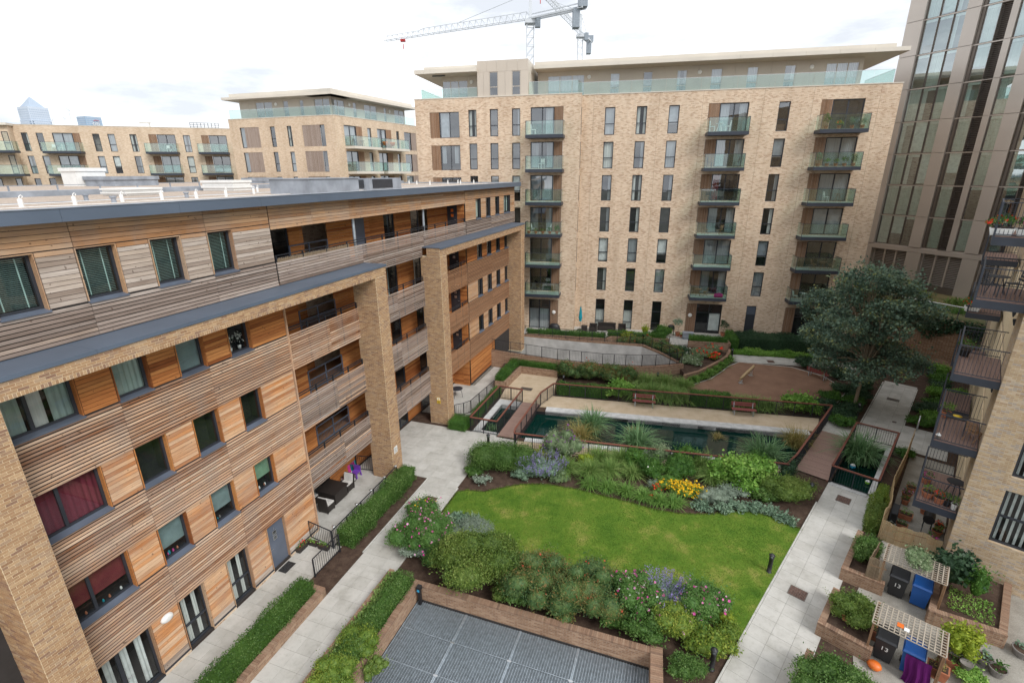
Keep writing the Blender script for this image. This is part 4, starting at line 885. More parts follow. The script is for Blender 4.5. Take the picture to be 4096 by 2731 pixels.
def tlouvre(a, b):
    m = MB(TF)
    for z in np.arange(8.65, 36, .16): m.hexa([(a,-.34,z),(b,-.34,z),(b,-.2,z-.05),(a,-.2,z-.05),(a,-.34,z+.02),(b,-.34,z+.02),(b,-.2,z-.03),(a,-.2,z-.03)])
    m.build('louvre_strip', 'bronze_dk', TW, kind='stuff')
for x in (3.57, 8.48, 13.4, 18.3):
    tpanel(x, x+1.1); tpanel(x+1.13, x+1.38, -.25, 'bronze_dk', .1); 
    if x < 18: tglass(x+1.41, x+2.5); tlouvre(x+2.53, x+3.32); tpanel(x+3.35, x+3.85, -.12, 'bronze', .2); tglass(x+3.88, x+4.88)
for k, z in enumerate(FLR): g = MB(TF); g.box(-1.5, 20, -.95, -.24, z-.07, z+.02); g.build('floor_band', 'bronze', TW)
# louvred plant storey
g = MB(TF); g.box(-1.5, 20, -.9, .02, 8.12, 8.56); g.build('storey_band', 'bronze', TW)
for a, b in ((-1.5,0.),(3.57,4.9),(8.48,9.8),(13.4,14.7)): g = MB(TF); g.box(a, b, -.9, .01, 4.2, 8.1); g.build('cladding_panel', 'bronze', TW)
for a, b in ((0.1,3.5),(4.95,8.4),(9.85,13.3)):
    for i in range(3):
        p, q = a+(b-a)*i/3, a+(b-a)*(i+1)/3; g = MB(TF); g.box(p, p+.08, -.5, -.35, 5., 8.1); g.box(q-.08, q, -.5, -.35, 5., 8.1); o = g.build('louvre_frame', 'bronze', TW); m = MB(TF)
        for z in np.arange(5.05, 8.05, .17): m.hexa([(p+.08,-.52,z+.05),(q-.08,-.52,z+.05),(q-.08,-.4,z),(p+.08,-.4,z),(p+.08,-.52,z+.07),(q-.08,-.52,z+.07),(q-.08,-.4,z+.02),(p+.08,-.4,z+.02)])
        m.build('louvre_blades', 'bronze', o, kind='stuff')
    g = MB(TF); g.box(a, b, -.5, -.2, 4.2, 5.0); g.build('plinth_panel', 'bronze_dk', TW)
# ================================================================ SKYLINE
def far_tower(name, label, az, dist, w, h, mat, roof=None):
    a = R(az); t = thing(name, label, 'tower', (dist*math.sin(a), dist*math.cos(a), 0), -a+R(28)); x = w/2
    m = MB(); m.box(-x, x, -x, x, 0, h); m.box(-x-3, x+3, -x*.8, x*.8, 0, h*.82); m.box(-x*.8, x*.8, -x-3, x+3, 0, h*.82); m.build('shaft', mat, t)
    for k in range(int(h*.55), int(h)-3, 6):
        for f in (-1, 1):
            n = 11; g = MB()
            for i in range(n):
                u = -x*.95+2*x*.95*(i+.15)/n; v = u+2*x*.95*.7/n
                if f < 0: g.box(u, v, -x-(3.3 if k < h*.82 else .3), -x, k, k+3.2)
                else: g.box(-x-(3.3 if k < h*.82 else .3), -x, u, v, k, k+3.2)
            g.build('window_band', 'far_dark', t, kind='stuff')
    if roof:
        g = MB(); y = x*.82
        for p, q in (((-y,-y),(y,-y)),((y,-y),(y,y)),((y,y),(-y,y)),((-y,y),(-y,-y))): g.face([(*p,h),(*q,h),(0,0,h+roof)])
        g.build('pyramid_roof', 'far_roof', t)
    return t
far_tower('pyramid_roofed_tower', 'haze-pale steel office tower with pyramid roof on the far skyline', -41.25, 2100, 50, 206, 'far_steel', 29)
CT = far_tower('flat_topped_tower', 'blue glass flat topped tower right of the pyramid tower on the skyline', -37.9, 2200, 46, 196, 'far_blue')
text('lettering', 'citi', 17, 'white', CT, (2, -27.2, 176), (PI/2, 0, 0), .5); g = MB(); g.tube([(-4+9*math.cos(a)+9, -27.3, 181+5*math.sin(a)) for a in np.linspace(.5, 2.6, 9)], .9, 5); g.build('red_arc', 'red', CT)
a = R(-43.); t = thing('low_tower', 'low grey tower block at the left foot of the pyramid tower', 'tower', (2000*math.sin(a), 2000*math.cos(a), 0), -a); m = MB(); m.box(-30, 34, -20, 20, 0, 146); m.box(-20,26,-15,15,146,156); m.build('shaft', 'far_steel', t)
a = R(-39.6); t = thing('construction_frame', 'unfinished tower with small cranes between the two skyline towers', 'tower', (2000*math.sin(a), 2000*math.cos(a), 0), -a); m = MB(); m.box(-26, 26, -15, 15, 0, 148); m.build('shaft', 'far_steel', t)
for x, h, l in ((-22,172,9),(4,178,-14),(18,200,-9)):
    m = MB(); m.bar((x,0,145),(x,0,h), 2.2); m.bar((x,0,h-4),(x+l,0,h+5), 1.6); m.bar((x,0,h-4),(x-l*.4,0,h-7), 2.4); m.build('small_crane', 'crane', t)
def crane(label, az, dist, zp, jib, cj, joff, w=1.9, base=23.):
    """tower crane: lattice mast, slewing cab, lattice jib towards world offset jib, counter jib cj"""
    a = R(az); px, py = dist*math.sin(a), dist*math.cos(a); t = thing('tower_crane', label, 'crane', (px, py, 0), 0., 'tower cranes above the roofs'); h = w/2
    m = MB(); bt = .16
    for x in (-h, h):
        for y in (-h, h): m.bar((x,y,0),(x,y,zp), bt)
    z = zp-32
    while z < zp-1:
        for x in (-h, h): m.bar((x,-h,z),(x,h,z+2.2), bt*.7); m.bar((x,-h,z),(x,h,z), bt*.6); m.bar((-h,x,z),(h,x,z+2.2), bt*.7); m.bar((-h,x,z),(h,x,z), bt*.6)
        z += 2.2
    m.build('mast', 'crane', t)
    g = MB(); g.box(-1.4,1.4,-1.4,1.4,zp-.6,zp+.3); g.bar((0,0,zp),(0,0,zp+6.5), .7); g.build('slewing_unit', 'crane', t); g = MB(); g.box(1.2,2.6,-1.6,-.2,zp-1.6,zp+.6); g.build('cab', 'crane_grey', t)
    j = Vector((*jib, 0)); L_ = j.length; u = j/L_; n = Vector((-u.y, u.x, 0))*.7; m = MB(); k = int(L_/1.9)
    for i in range(k+1):
        p = u*(i*L_/k)+Vector((0,0,zp+.6)); q = u*((i+1)*L_/k)+Vector((0,0,zp+.6)); top = Vector((0,0,1.7)); md = (p+q)/2+top*(1 if i < k*.7 else .75)
        if i < k:
            for s in (-1,1): m.bar(p+n*s, q+n*s, .14); m.bar(p+n*s, md, .075); m.bar(q+n*s, md, .075)
            m.bar(p-n, q+n, .06)
            if i < k-1: m.bar(md, u*((i+1.5)*L_/k)+Vector((0,0,zp+.6))+top*(1 if i+1 < k*.7 else .75), .12)
    m.build('jib', 'crane', t); tr = u*(L_*.86); g = MB(); g.box(tr.x-.7, tr.x+.7, tr.y-.5, tr.y+.5, zp-.3, zp+.3); g.bar((tr.x,tr.y,zp-.9),(tr.x,tr.y,zp-2.2), .2); g.build('trolley', 'red', t)
    c = Vector((*cj, 0)); v = c.normalized(); g = MB()
    for s in (-.8,.8): q = Vector((-v.y, v.x, 0))*s; g.bar(q+Vector((0,0,zp+.5)), c+q+Vector((0,0,zp+.5)), .4)
    g.bar((0,0,zp+1.6), c*.95+Vector((0,0,zp+1.6)), .2); g.build('counter_jib', 'crane', t); g = MB(); b = c*.86; g.bar(b+Vector((0,0,zp-3.6)), b+Vector((0,0,zp+.6)), 2.4, 1.6); g.build('counterweight', 'crane_grey', t); g = MB(); b = c*.97; g.box(b.x-1.1,b.x+1.1,b.y-1,b.y+1,zp+.6,zp+2.6); g.build('winch', 'crane_grey', t)
    g = MB(); g.tube([(0,0,zp+6.5), u*(L_*.45)+Vector((0,0,zp+2.4))], .07, 4); g.tube([(0,0,zp+6.5), c*.8+Vector((0,0,zp+.8))], .07, 4); g.build('tie_cables', 'crane', t)
def at(az, e, z): D_ = (z-CAMZ)/e; a = R(az); return Vector((D_*math.sin(a), D_*math.cos(a)))
zp = CAMZ+150*.2514; p = Vector((150*math.sin(R(2.05)), 150*math.cos(R(2.05)))); crane('white tower crane with long level jib reaching left over the roof', 2.05, 150, zp, at(-12.47,.2145,zp)-p, at(7.38,.2664,zp)-p, 0)
zp = CAMZ+200*.2275; p = Vector((200*math.sin(R(7.1)), 200*math.cos(R(7.1)))); crane('smaller white tower crane to the right, jib running out of the picture top', 7.1, 200, zp, (at(3.57,.2834,zp)-p)*1.3, at(8.09,.2141,zp)-p, 0, 1.7)
# ================================================================ BRICK BUILDING AT THE RIGHT EDGE
RO = (11.6, 5.0, 0); RBL = fthing('brick_flats', 'buff brick flats with steel balconies rising at the right edge', 'building', RF, *RO)
class _RG(Frame): pass
RG = Frame(RF.w(11.6, 5.0), RF.rot, 'sd')                  # wall that faces the camera: s runs right, d comes towards us
holes = [(1.08,3.6,2.0+3.0*k,4.4+3.0*k) for k in range(6)]
m = MB(RG); facade(m, 0., 16, -.3, 24, holes, 0., .16); m.build('brick_wall', 'brick_right', RBL)
for k in range(6):
    z = 2.+3.*k; window(RBL, RG, 1.08, 3.6, z, z+2.4, -.14, bars=(2.35,), rails=(z+1.2,), fw=.08, inside=[('curtain',1.2+x*.19,1.28+x*.19,z+.05,z+2.35,'blind_white') for x in range(12)] if k < 2 else [], room='room_dk', depth=.9, sill=.12)
m = MB(RF, RO); m.box(11.64, 14.2, 4.995, 5.3, -.3, 24); m.box(14.2, 60, 5.1, 9, -.3, 24); m.build('side_wall', 'brick_right', RBL)
for s in np.arange(14.2, 34, .235):
    for z0, z1 in ((.1,2.4),(2.75,5.35),(5.75,8.3),(8.7,11.3),(11.7,14.4)): 
        if s < 19 or z0 < 9: g = MB(RF, RO); g.box(s, s+.2, 5.06, 5.1, z0, z1); g.build('upright_board', 'cream_board', RBL)
for z in (2.65,5.62,8.6,11.62,13.95):
    for s0 in (11.75, 24.0)[:1 if z > 13 else 2]:
        s1 = s0+3.35; g = MB(RF, RO); g.box(s0, s1, 3.55, 4.99, z-.33, z-.03); b = g.build('balcony', 'balc', RBL)
        for i in range(10): g = MB(RF, RO); g.box(s0+.04, s1-.04, 3.6+i*.137, 3.73+i*.137, z-.03, z); g.build('deck_board', 'deck', b)
        m = MB(RF, RO); 
        for (a, c), (e, f) in (((s0+.02,4.97),(s0+.02,3.58)),((s0+.02,3.58),(s1-.02,3.58)),((s1-.02,3.58),(s1-.02,4.97))):
            m.bar((a,c,z+1.17),(e,f,z+1.17), .05, .03); m.bar((a,c,z+.06),(e,f,z+.06), .03, .03)
            n = int(math.hypot(e-a, f-c)/.11)
            for i in range(1, n): x, y = a+(e-a)*i/n, c+(f-c)*i/n; m.bar((x,y,z+.06),(x,y,z+1.17), .014)
        for a, c in ((s0+.02,3.58),(s1-.02,3.58)): m.bar((a,c,z-.3),(a,c,z+1.18), .06)
        m.build('railing', 'balc', b)
    for s in (13.2, 14.9): g = MB(RF, RO); g.lathe([(.02,0),(.09,.25),(.09,.27)], 8, (s+1.4, 5.0, z+1.6)); g.build('wall_light', 'balc', RBL)
# podium garden in front of the tower, its wall grown over with creeper
PO = fthing('podium_wall', 'brick podium wall with trellis and creeper below the grass terrace', 'wall', RF, 41., 2., 0.)
o_ = (41., 2., 0.); m = MB(RF, o_); m.prism([(44.4,-6),(40.6,5.1),(40.2,5.1),(44.0,-6)], -.3, 4.33); m.prism([(44.4,-6),(75,-6),(75,5.1),(40.6,5.1)], -.3, 4.2); m.build('wall', 'brick_low', PO)
tr_ = MB(RF, o_)
def pw(t, z): return (44.0+(40.2-44.0)*t-.05, -6+11.1*t, z)
for z in np.arange(.9, 3.6, .2): tr_.bar(pw(0,z), pw(1,z), .03, .02)
for t in np.arange(0, 1, .018): tr_.bar(pw(t,.9), pw(t,3.6), .03, .02)
tr_.build('trellis', 'timberbrown', PO, kind='stuff')
m = MB(RF, o_); m.prism([(44.6,-5.9),(74,-6),(74,5),(41.,5)], 4.2, 4.32); m.build('terrace_turf', 'scrub', PO)
def pv(t, z): return (44.3+(40.5-44.3)*t, -6+11.1*t, z)
for i in range(6): g = MB(RF, o_); a, b = pv(i/6+.004, 4.9), pv((i+1)/6-.004, 4.9); g.bar(a, b, .016, 1.0); g.build('glass_panel', 'glass_rail', PO)
g = MB(RF, o_); g.tube([pv(0,5.45), pv(1,5.45)], .03, 8); g.build('handrail', 'alu', PO)
for i in range(7): g = MB(RF, o_); p = pv(i/6, 0); g.bar((p[0],p[1],4.3),(p[0],p[1],5.45), .06); g.build('post', 'balc', PO)
# ================================================================ COURTYARD GROUND
def xy(v): return (v.x, v.y)
def inter(a, b, c, d):
    a, b, c, d = (Vector(xy(q)) for q in (a, b, c, d)); r, s = b-a, d-c; t = ((c-a).x*s.y-(c-a).y*s.x)/(r.x*s.y-r.y*s.x); p = a+r*t; return (p.x, p.y)
def cross(d_bb, fr, d_fr): return inter(BB.w(-30,d_bb), BB.w(10,d_bb), fr.w(0,d_fr), fr.w(30,d_fr))
POOL = [cross(20.4,LB,6.3), cross(20.4,RF,-1.75), cross(24.4,RF,-1.75), cross(24.4,LB,6.3)]
P1 = [xy(LB.w(s,d)) for s,d in ((17.35,3.55),(17.35,4.85),(21.4,4.85),(21.4,3.55))]; P2 = [xy(RF.w(s,d)) for s,d in ((15.55,.06),(15.55,1.75),(22.1,1.95),(22.1,.06))]
RAMP = [(-3.2,42.2),(-1.5,41.04),(3.84,39.14),(7.53,38.68),(9.41,38.33),(12.02,38.92),(13.9,39.1),(13.2,41.1),(11.94,43.0),(6.32,44.47),(1.26,46.18),(-3.,47.5)]
GRT = [xy(LB.w(s,d)) for s,d in ((-6,6.4),(4.0,6.4),(4.0,15.9),(-6,15.9))]
poly_sheet('planting_soil', [[(-17,4),(46,4),(46,62),(-17,62)], POOL, P1, P2, RAMP, GRT], -.03, 'soil')
# pond basins and water
def basin(name, poly, depth, wz):
    n = len(poly); m = MB()
    for i in range(n): (x0,y0),(x1,y1) = poly[i], poly[(i+1) % n]; m.face([(x0,y0,-.04),(x1,y1,-.04),(x1,y1,-depth),(x0,y0,-depth)])
    struct(name, m, 'black'); poly_sheet('pond_water', [poly], wz, 'water')
basin('pool_basin', POOL, 1.2, -.27); basin('pool_basin', P1, 1.2, -.27); basin('pool_basin', P2, 1.2, -.33)
def band(name, fr, s0, s1, d0, d1, z0, z1, mat, step):
    """coping stones laid end to end"""
    root = bpy.data.objects.new(name, None); COL.objects.link(root); root['kind'] = 'structure'; root.location = fr.w(s0, d0); root.rotation_euler = (0,0,fr.rot)
    along = (s1-s0) > (d1-d0); L_ = max(s1-s0, d1-d0); n = max(1, round(L_/step)); o = (s0, d0, 0)
    for i in range(n):
        g = MB(fr, o); a, b = i*L_/n+.004, (i+1)*L_/n-.004
        if along: g.box(s0+a, s0+b, d0, d1, z0, z1)
        else: g.box(s0, s1, d0+a, d0+b, z0, z1)
        g.build('coping_stone', mat, root)
band('pool_coping', BB, -17.85, -.45, 19.72, 20.4, -.3, .05, 'stone', 1.2); band('pool_coping', BB, -18.55, -2.6, 24.4, 24.85, -.3, .04, 'stone', 1.2)
band('pond_coping', LB, 17.02, 22.2, 3.12, 3.55, -.3, .05, 'stone', 1.2); band('pond_coping', LB, 21.4, 22.2, 3.56, 4.88, -.3, .05, 'stone', 1.3); band('pond_coping', LB, 17.0, 17.35, 3.56, 4.88, -.3, .03, 'stone', 1.3)
band('pond_coping', RF, 15.5, 21.9, 1.77, 2.08, -.35, .05, 'stone', 1.3); band('pond_coping', RF, 15.2, 15.55, .08, 1.76, -.35, .05, 'stone', 1.3)
# gravel walks, play surface, lawn
poly_sheet('gravel_path', [[cross(17.7,LB,6.85), xy(BB.w(.9,17.7)), xy(BB.w(.1,19.71)), cross(19.71,LB,6.32)]], .0, 'gravel', skirt=.05)
poly_sheet('gravel_path', [[xy(LB.w(s,d)) for s,d in ((22.3,3.05),(22.3,6.31),(22.2,6.31),(24.1,6.84),(26.6,6.3),(27.75,6.2),(27.75,3.05),(24.3,2.8))]], .004, 'gravel', skirt=.05)
poly_sheet('gravel_path', [[cross(24.86,LB,6.35), xy(BB.w(-2.8,24.86)), xy(BB.w(-3.6,26.05)), xy(BB.w(-18.9,25.75))]], .0, 'gravel', skirt=.05)
PG = [(20.46,41.62),(24.47,40.3),(26.0,38.3),(26.11,35.3),(23.36,32.55),(20.5,33.3),(14.6,34.3),(12.0,35.9),(13.83,36.2),(16.5,37.88),(18.0,39.4),(19.16,40.71)]
poly_sheet('play_surface', [PG], .0, 'rubber', skirt=.05)
m = MB()
for p, q in zip(PG, PG[1:]+PG[:1]): m.bar((*p,-.02),(*q,-.02), .06, .1)
struct('play_edging', m, 'kerb')
LAWN = [(-3.75,20.45),(-2.98,22.62),(-2.5,22.8),(-1.6,22.63),(-.5,23.0),(.52,23.3),(1.9,23.25),(3.57,22.77),(4.9,22.15),(6.13,21.62),(7.2,21.05),(8.32,20.73),(9.8,20.65),(11.22,20.86),(12.2,20.75),(12.93,20.35),(13.75,19.5),(11.2,16.75),(8.3,13.65),(7.4,14.6),(6.9,15.6),(5.,16.2),(2.5,16.6),(.77,17.3),(-.38,18.24),(-1.2,19.2),(-2.4,19.9)]
poly_sheet('lawn', [LAWN], .02, 'lawn', skirt=.06)
# ---- paving laid slab by slab
NSLAB = [0]; SLM = {}
def paving(name, fr, rects, sx, sy, skip=None):
    root = bpy.data.objects.new(name, None); COL.objects.link(root); root['kind'] = 'structure'; root.location = fr.w(rects[0][0], rects[0][2]); root.rotation_euler = (0,0,fr.rot); ox, oy = rects[0][0], rects[0][2]
    J = MB(fr, (ox,oy,0)); ST = MB(fr, (ox,oy,0))
    for s0, s1, d0, d1, single in rects:
        J.box(s0, s1, d0, d1, -.08, -.012); ns, nd = max(1, round((s1-s0)/sx)), max(1, round((d1-d0)/sy)); a, b = (s1-s0)/ns, (d1-d0)/nd
        for i in range(ns):
            for j in range(nd):
                x, y = s0+i*a, d0+j*b
                if skip and skip(x+a/2, y+b/2): continue
                h = (rr()-.5)*.004
                if single and NSLAB[0] < 300:
                    k = (round(a,3), round(b,3), fr.rot)
                    if k not in SLM: g = MB(fr); g.box(.004, a-.004, .004, b-.004, -.05, 0); o = g.build('slab', 'slab', root); SLM[k] = o.data
                    else: o = link('slab', SLM[k], None, root)
                    o.location = fr.loc(x-ox, y-oy, h); NSLAB[0] += 1
                else: ST.box(x+.004, x+a-.004, y+.004, y+b-.004, -.05, h, rr()*.999+.001)
    J.build('jointing', 'joint', root)
    if ST.v: ST.build('slabs', 'slab', root, kind='stuff')
paving('right_path', RF, [(-3.,15.5,0.,2.1,True)], .62, .7)
paving('left_path', LB, [(-4.2,13.4,2.95,4.85,True),(13.4,17.0,2.95,4.85,True)], .63, .633)
paving('patio', LB, [(11.3,17.0,-1.5,2.95,False),(-5.,5.2,.02,1.75,True),(5.2,11.3,-1.5,1.35,False),(15.4,16.85,4.85,6.35,False),(18.5,28.9,-1.5,2.0,False)], .62, .62, lambda s,d: d < .1 and 23.9 < s or (d > 1.1 and 18 < s < 18.9))
paving('far_path', RF, [(24.25,34.5,0.02,2.13,False),(21.6,24.2,-1.72,2.13,False),(22.4,26.2,2.15,4.6,False)], .62, .7)
paving('terrace_path', BB, [(-2.8,7.4,5.3,7.2,False)], .62, .63)
m = MB(RF); m.box(-3, 13.0, -.07, -.005, -.1, .035); m.box(22.0, 34, -.07, -.005, -.1, .03) ; m.box(25., 34, 2.14, 2.2, -.1, .03); struct('kerb', m, 'kerb', RF)
m = MB(LB); m.box(4.5, 11.0, 4.86, 4.93, -.1, .02); m.box(5.2, 11.3, 2.87, 2.94, -.1, .02); m.box(11.32, 11.38, 1.2, 2.9, -.1, .02); struct('kerb', m, 'kerb', LB)
def manhole(fr, s0, s1, d0, d1, label, mat='manhole'):
    t = fthing('manhole_cover', label, 'manhole cover', fr, s0, d0, .004, 'rusty inspection covers in the paving'); o = (s0, d0, 0)
    g = MB(fr, o); g.box(s0, s1, d0, d1, 0, .006); g.build('frame', 'bronze_dk', t); m = MB(fr, o)
    n = 7
    for i in range(n):
        for j in range(n): a, b = s0+.03+(s1-s0-.06)*i/n, d0+.03+(d1-d0-.06)*j/n; m.box(a+.006, a+(s1-s0-.06)/n-.004, b+.006, b+(d1-d0-.06)/n-.004, .006, .013)
    m.build('chequer_plate', mat, t, kind='stuff')
manhole(LB, 9.25, 9.87, 3.68, 4.28, 'brown inspection cover in the left path beside the pink shrubs'); manhole(RF, 5.6, 6.2, .57, 1.22, 'brown inspection cover in the right path opposite the lawn bollard')
manhole(RF, 13.85, 14.5, .62, 1.25, 'brown inspection cover just in front of the right footbridge'); manhole(LB, 24.4, 24.95, 3.95, 4.9, 'dark cover in the gravel beyond the left footbridge', 'bronze_dk')
manhole(BB, .3, .9, 6.25, 6.9, 'inspection cover in the path behind the play surface'); manhole(RF, 30.3, 30.8, .66, 1.42, 'dark cover in the path under the big tree', 'bronze_dk'); manhole(RF, 26.2, 26.45, 1.5, 1.75, 'tiny drain cover in the path beside the steel post')
# ---- brick walls and planters
def brick_wall_path(root, fr, o, pts, z0, z1, w=.22, mat='brick_low', cap=True):
    """low wall along a polyline with a course of headers on top; pts (s,d[,ztop])"""
    m = MB(fr, o); c = MB(fr, o)
    for p, q in zip(pts, pts[1:]):
        za = p[2] if len(p) > 2 else z1; zb = q[2] if len(q) > 2 else z1; u = Vector((q[0]-p[0], q[1]-p[1], 0)); L_ = u.length; u /= L_; n = Vector((-u.y, u.x, 0))*(w/2); e = u*(w/2)
        P, Q = Vector((p[0],p[1],0))-e, Vector((q[0],q[1],0))+e; k = .085 if cap else 0
        m.hexa([P-n+Vector((0,0,z0)),Q-n+Vector((0,0,z0)),Q+n+Vector((0,0,z0)),P+n+Vector((0,0,z0)),P-n+Vector((0,0,za-k)),Q-n+Vector((0,0,zb-k)),Q+n+Vector((0,0,zb-k)),P+n+Vector((0,0,za-k))])
        if cap:
            t = 0; L2 = (Q-P).length; N = max(1, int(L2/.078)); nn = n*1.03
            for i in range(N):
                a, b = P+u*(L2*i/N+.004), P+u*(L2*(i+1)/N-.004); h0 = za-k+(zb-za)*i/N; h = h0+k+(rr()-.5)*.006
                c.hexa([a-nn+Vector((0,0,h0)),b-nn+Vector((0,0,h0)),b+nn+Vector((0,0,h0)),a+nn+Vector((0,0,h0)),a-nn+Vector((0,0,h)),b-nn+Vector((0,0,h)),b+nn+Vector((0,0,h)),a+nn+Vector((0,0,h))], rr()*.999+.001)
    m.build('wall', mat, root)
    if cap: c.build('coping_bricks', 'brick_dk', root, kind='stuff')
def planter(label, fr, pts, z1, soil=None, z0=-.1, w=.22, mat='brick_low', name='brick_planter', cat='planter'):
    t = fthing(name, label, cat, fr, pts[0][0], pts[0][1]); o = (pts[0][0], pts[0][1], 0); brick_wall_path(t, fr, o, pts, z0, z1, w, mat)
    if soil: g = MB(fr, o); g.prism(soil, z0, z1-.1); g.build('soil', 'soil', t)
    return t
planter('long low brick planter with clipped hedge beside the glazed doors', LB, [(-6,2.84),(2.55,2.84),(2.55,1.9),(-6,1.9)], .4, [(-6,2.0),(2.45,2.0),(2.45,2.74),(-6,2.74)])
planter('brick planter with hedge along the path and steel grating', LB, [(-6,4.97),(4.3,4.97)], .4, [(-6,5.05),(4.2,5.05),(4.2,6.2),(-6,6.2)]); 
planter('brick retaining wall round two sides of the grating pit below the lawn shrubs', LB, [(-6,6.3),(4.12,6.3),(4.12,15.6)], .4, name='retaining_wall', cat='wall', z0=-.5, w=.24)
planter('short brick pier wall at the near corner of the grating beside the path', LB, [(4.1,15.8),(2.0,15.95)], .42, z0=-.5, w=.4)
planter('stepped brick planter with box hedge by the concrete ramp wall', LB, [(24.1,2.0),(24.35,2.78),(27.75,2.93),(27.75,6.05),(28.5,6.1)], .58, [(24.2,1.9),(24.5,2.7),(27.8,2.9),(27.8,6.0),(28.4,6.0),(28.4,1.2)])
RW = [(-3.,41.6,1.55),(-1.5,41.04,1.5),(1.2,40.0,1.38),(3.84,39.14,1.25),(5.8,38.85,1.12),(7.53,38.55,1.02),(9.41,38.33,1.0),(10.8,38.45,.9),(12.02,38.72,.82),(13.3,39.0,.8),(14.4,39.3,.8)]
planter('curved brown brick wall of the sunken ramp with black railing', WF, RW, .8, name='ramp_wall', cat='wall', z0=-.2, w=.3)
t = thing('concrete_ramp_wall', 'pale concrete wall on the far side of the sunken ramp', 'wall', (1.26,46.18,0)); m = MB(None, (1.26,46.18,0)); FW_ = [(-3,47.4,1.05),(1.26,46.18,1.05),(6.32,44.47,1.05),(11.94,43.0,1.05),(13.11,41.1,.95),(13.94,39.3,.85)]
for p, q in zip(FW_, FW_[1:]): m.hexa([(p[0],p[1],-3),(q[0],q[1],-3),(q[0]+.1,q[1]+.25,-3),(p[0]+.1,p[1]+.25,-3),(p[0],p[1],p[2]),(q[0],q[1],q[2]),(q[0]+.1,q[1]+.25,q[2]),(p[0]+.1,p[1]+.25,p[2])])
m.build('wall', 'conc', t); brick_wall_path(t, WF, (1.26,46.18,0), [(x+.1,y+.12,z+.16) for x,y,z in FW_], 1.0, 1.2, .26)
poly_sheet('ramp_floor', [RAMP], -1.6, 'conc')
# terrace in front of the long block
poly_sheet('terrace', [[xy(BB.w(s,d)) for s,d in ((-23,0.),(-2.3,0.),(-2.3,4.2),(-6.6,4.2),(-9.5,4.4),(-22.6,5.2))]], .3, 'slab', skirt=.5)
planter('brick terrace planter with clipped hedge left of the see-saw lawn bed', BB, [(-6.3,4.9),(-2.7,4.9),(-2.7,3.9)], .95, [(-6.3,4.0),(-2.8,4.0),(-2.8,4.8),(-6.3,4.8)])
planter('long brick terrace planter with low hedge above the concrete ramp wall', BB, [(-22.,5.6),(-14.,5.6),(-13.6,4.9),(-8.2,4.6)], .95, [(-22,4.9),(-14.2,4.9),(-13.8,4.2),(-8.2,3.9),(-8.2,4.5),(-13.6,4.8),(-14,5.5),(-22,5.5)])
planter('curved brick bed wall with red flowers between ramp and play surface', WF, [(14.2,37.6),(15.6,38.4),(17.17,39.77),(18.5,41.0),(19.4,41.95),(20.0,42.9),(20.35,43.6)], .5, [(14.3,37.8),(15.5,38.6),(17.0,39.9),(18.4,41.2),(19.2,42.1),(19.8,43),(17,45),(13.8,42),(14.3,39.5)])
# ---- steel grating over the pit
G = fthing('steel_grating', 'galvanised steel grating panels over a light well in the foreground', 'grating', LB, -6, 6.4, -.35); o_ = (-6, 6.4, -.35)
m = MB(LB, o_); m.face([(-6,6.4,-3.2),(4.0,6.4,-3.2),(4.0,15.9,-3.2),(-6,15.9,-3.2)]); m.build('pit_floor', 'room_dk', G)  # floor coloured near black to stand in for shade deep in the pit
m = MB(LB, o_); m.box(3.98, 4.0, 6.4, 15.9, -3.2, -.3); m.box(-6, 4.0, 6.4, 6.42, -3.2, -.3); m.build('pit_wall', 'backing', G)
ds = [6.42, 8.6, 10.85, 13.1, 15.85]; sp = [-6., -4.5, -3.0, -1.5, 0., 1.3, 2.65, 3.97]
for p, q in zip(sp, sp[1:]):
    for a, b in zip(ds, ds[1:]):
        m = MB(LB, o_)
        for x in np.arange(p+.02, q-.01, .034): m.box(x, x+.005, a+.02, b-.02, -.39, -.352)
        for y in np.arange(a+.03, b-.01, .1): m.box(p+.01, q-.01, y, y+.014, -.362, -.35)
        m.box(p+.006, q-.006, a+.008, a+.035, -.39, -.349); m.box(p+.006, q-.006, b-.035, b-.008, -.39, -.349); m.box(p+.004, p+.024, a+.036, b-.036, -.39, -.349); m.build('grating_panel', 'galv', G)
for y in ds[1:-1]: g = MB(LB, o_); g.box(-6, 3.97, y-.05, y+.05, -.6, -.393); g.build('support_beam', 'galv', G)
for y in ds[1:-1]:
    for x in sp[1:-1]: g = MB(LB, o_); g.box(x-.035, x+.035, y-.08, y+.08, -.349, -.343); g.build('fixing_plate', 'alu', G)
# ---- bridges
def bridge(label, fr, s0, s1, d0, d1):
    t = fthing('footbridge', label, 'footbridge', fr, s0, d0, 0, 'boarded footbridges over the water'); o = (s0, d0, 0); n = round((s1-s0)/.142)
    for i in range(n):
        a = s0+(s1-s0)*i/n; g = MB(fr, o); g.box(a+.003, a+(s1-s0)/n-.003, d0, d1, .03, .06+(rr()-.5)*.003); g.build('deck_board', 'deck', t)
    for d in (d0, d1-.1): g = MB(fr, o); g.box(s0, s1, d, d+.1, -.25, .03); g.build('beam', 'rail_wood', t)
bridge('brown boarded footbridge at the left end of the pool', LB, 16.95, 22.25, 4.93, 6.2); bridge('brown boarded footbridge at the right end of the pool', RF, 15.5, 21.6, -1.68, -.05)
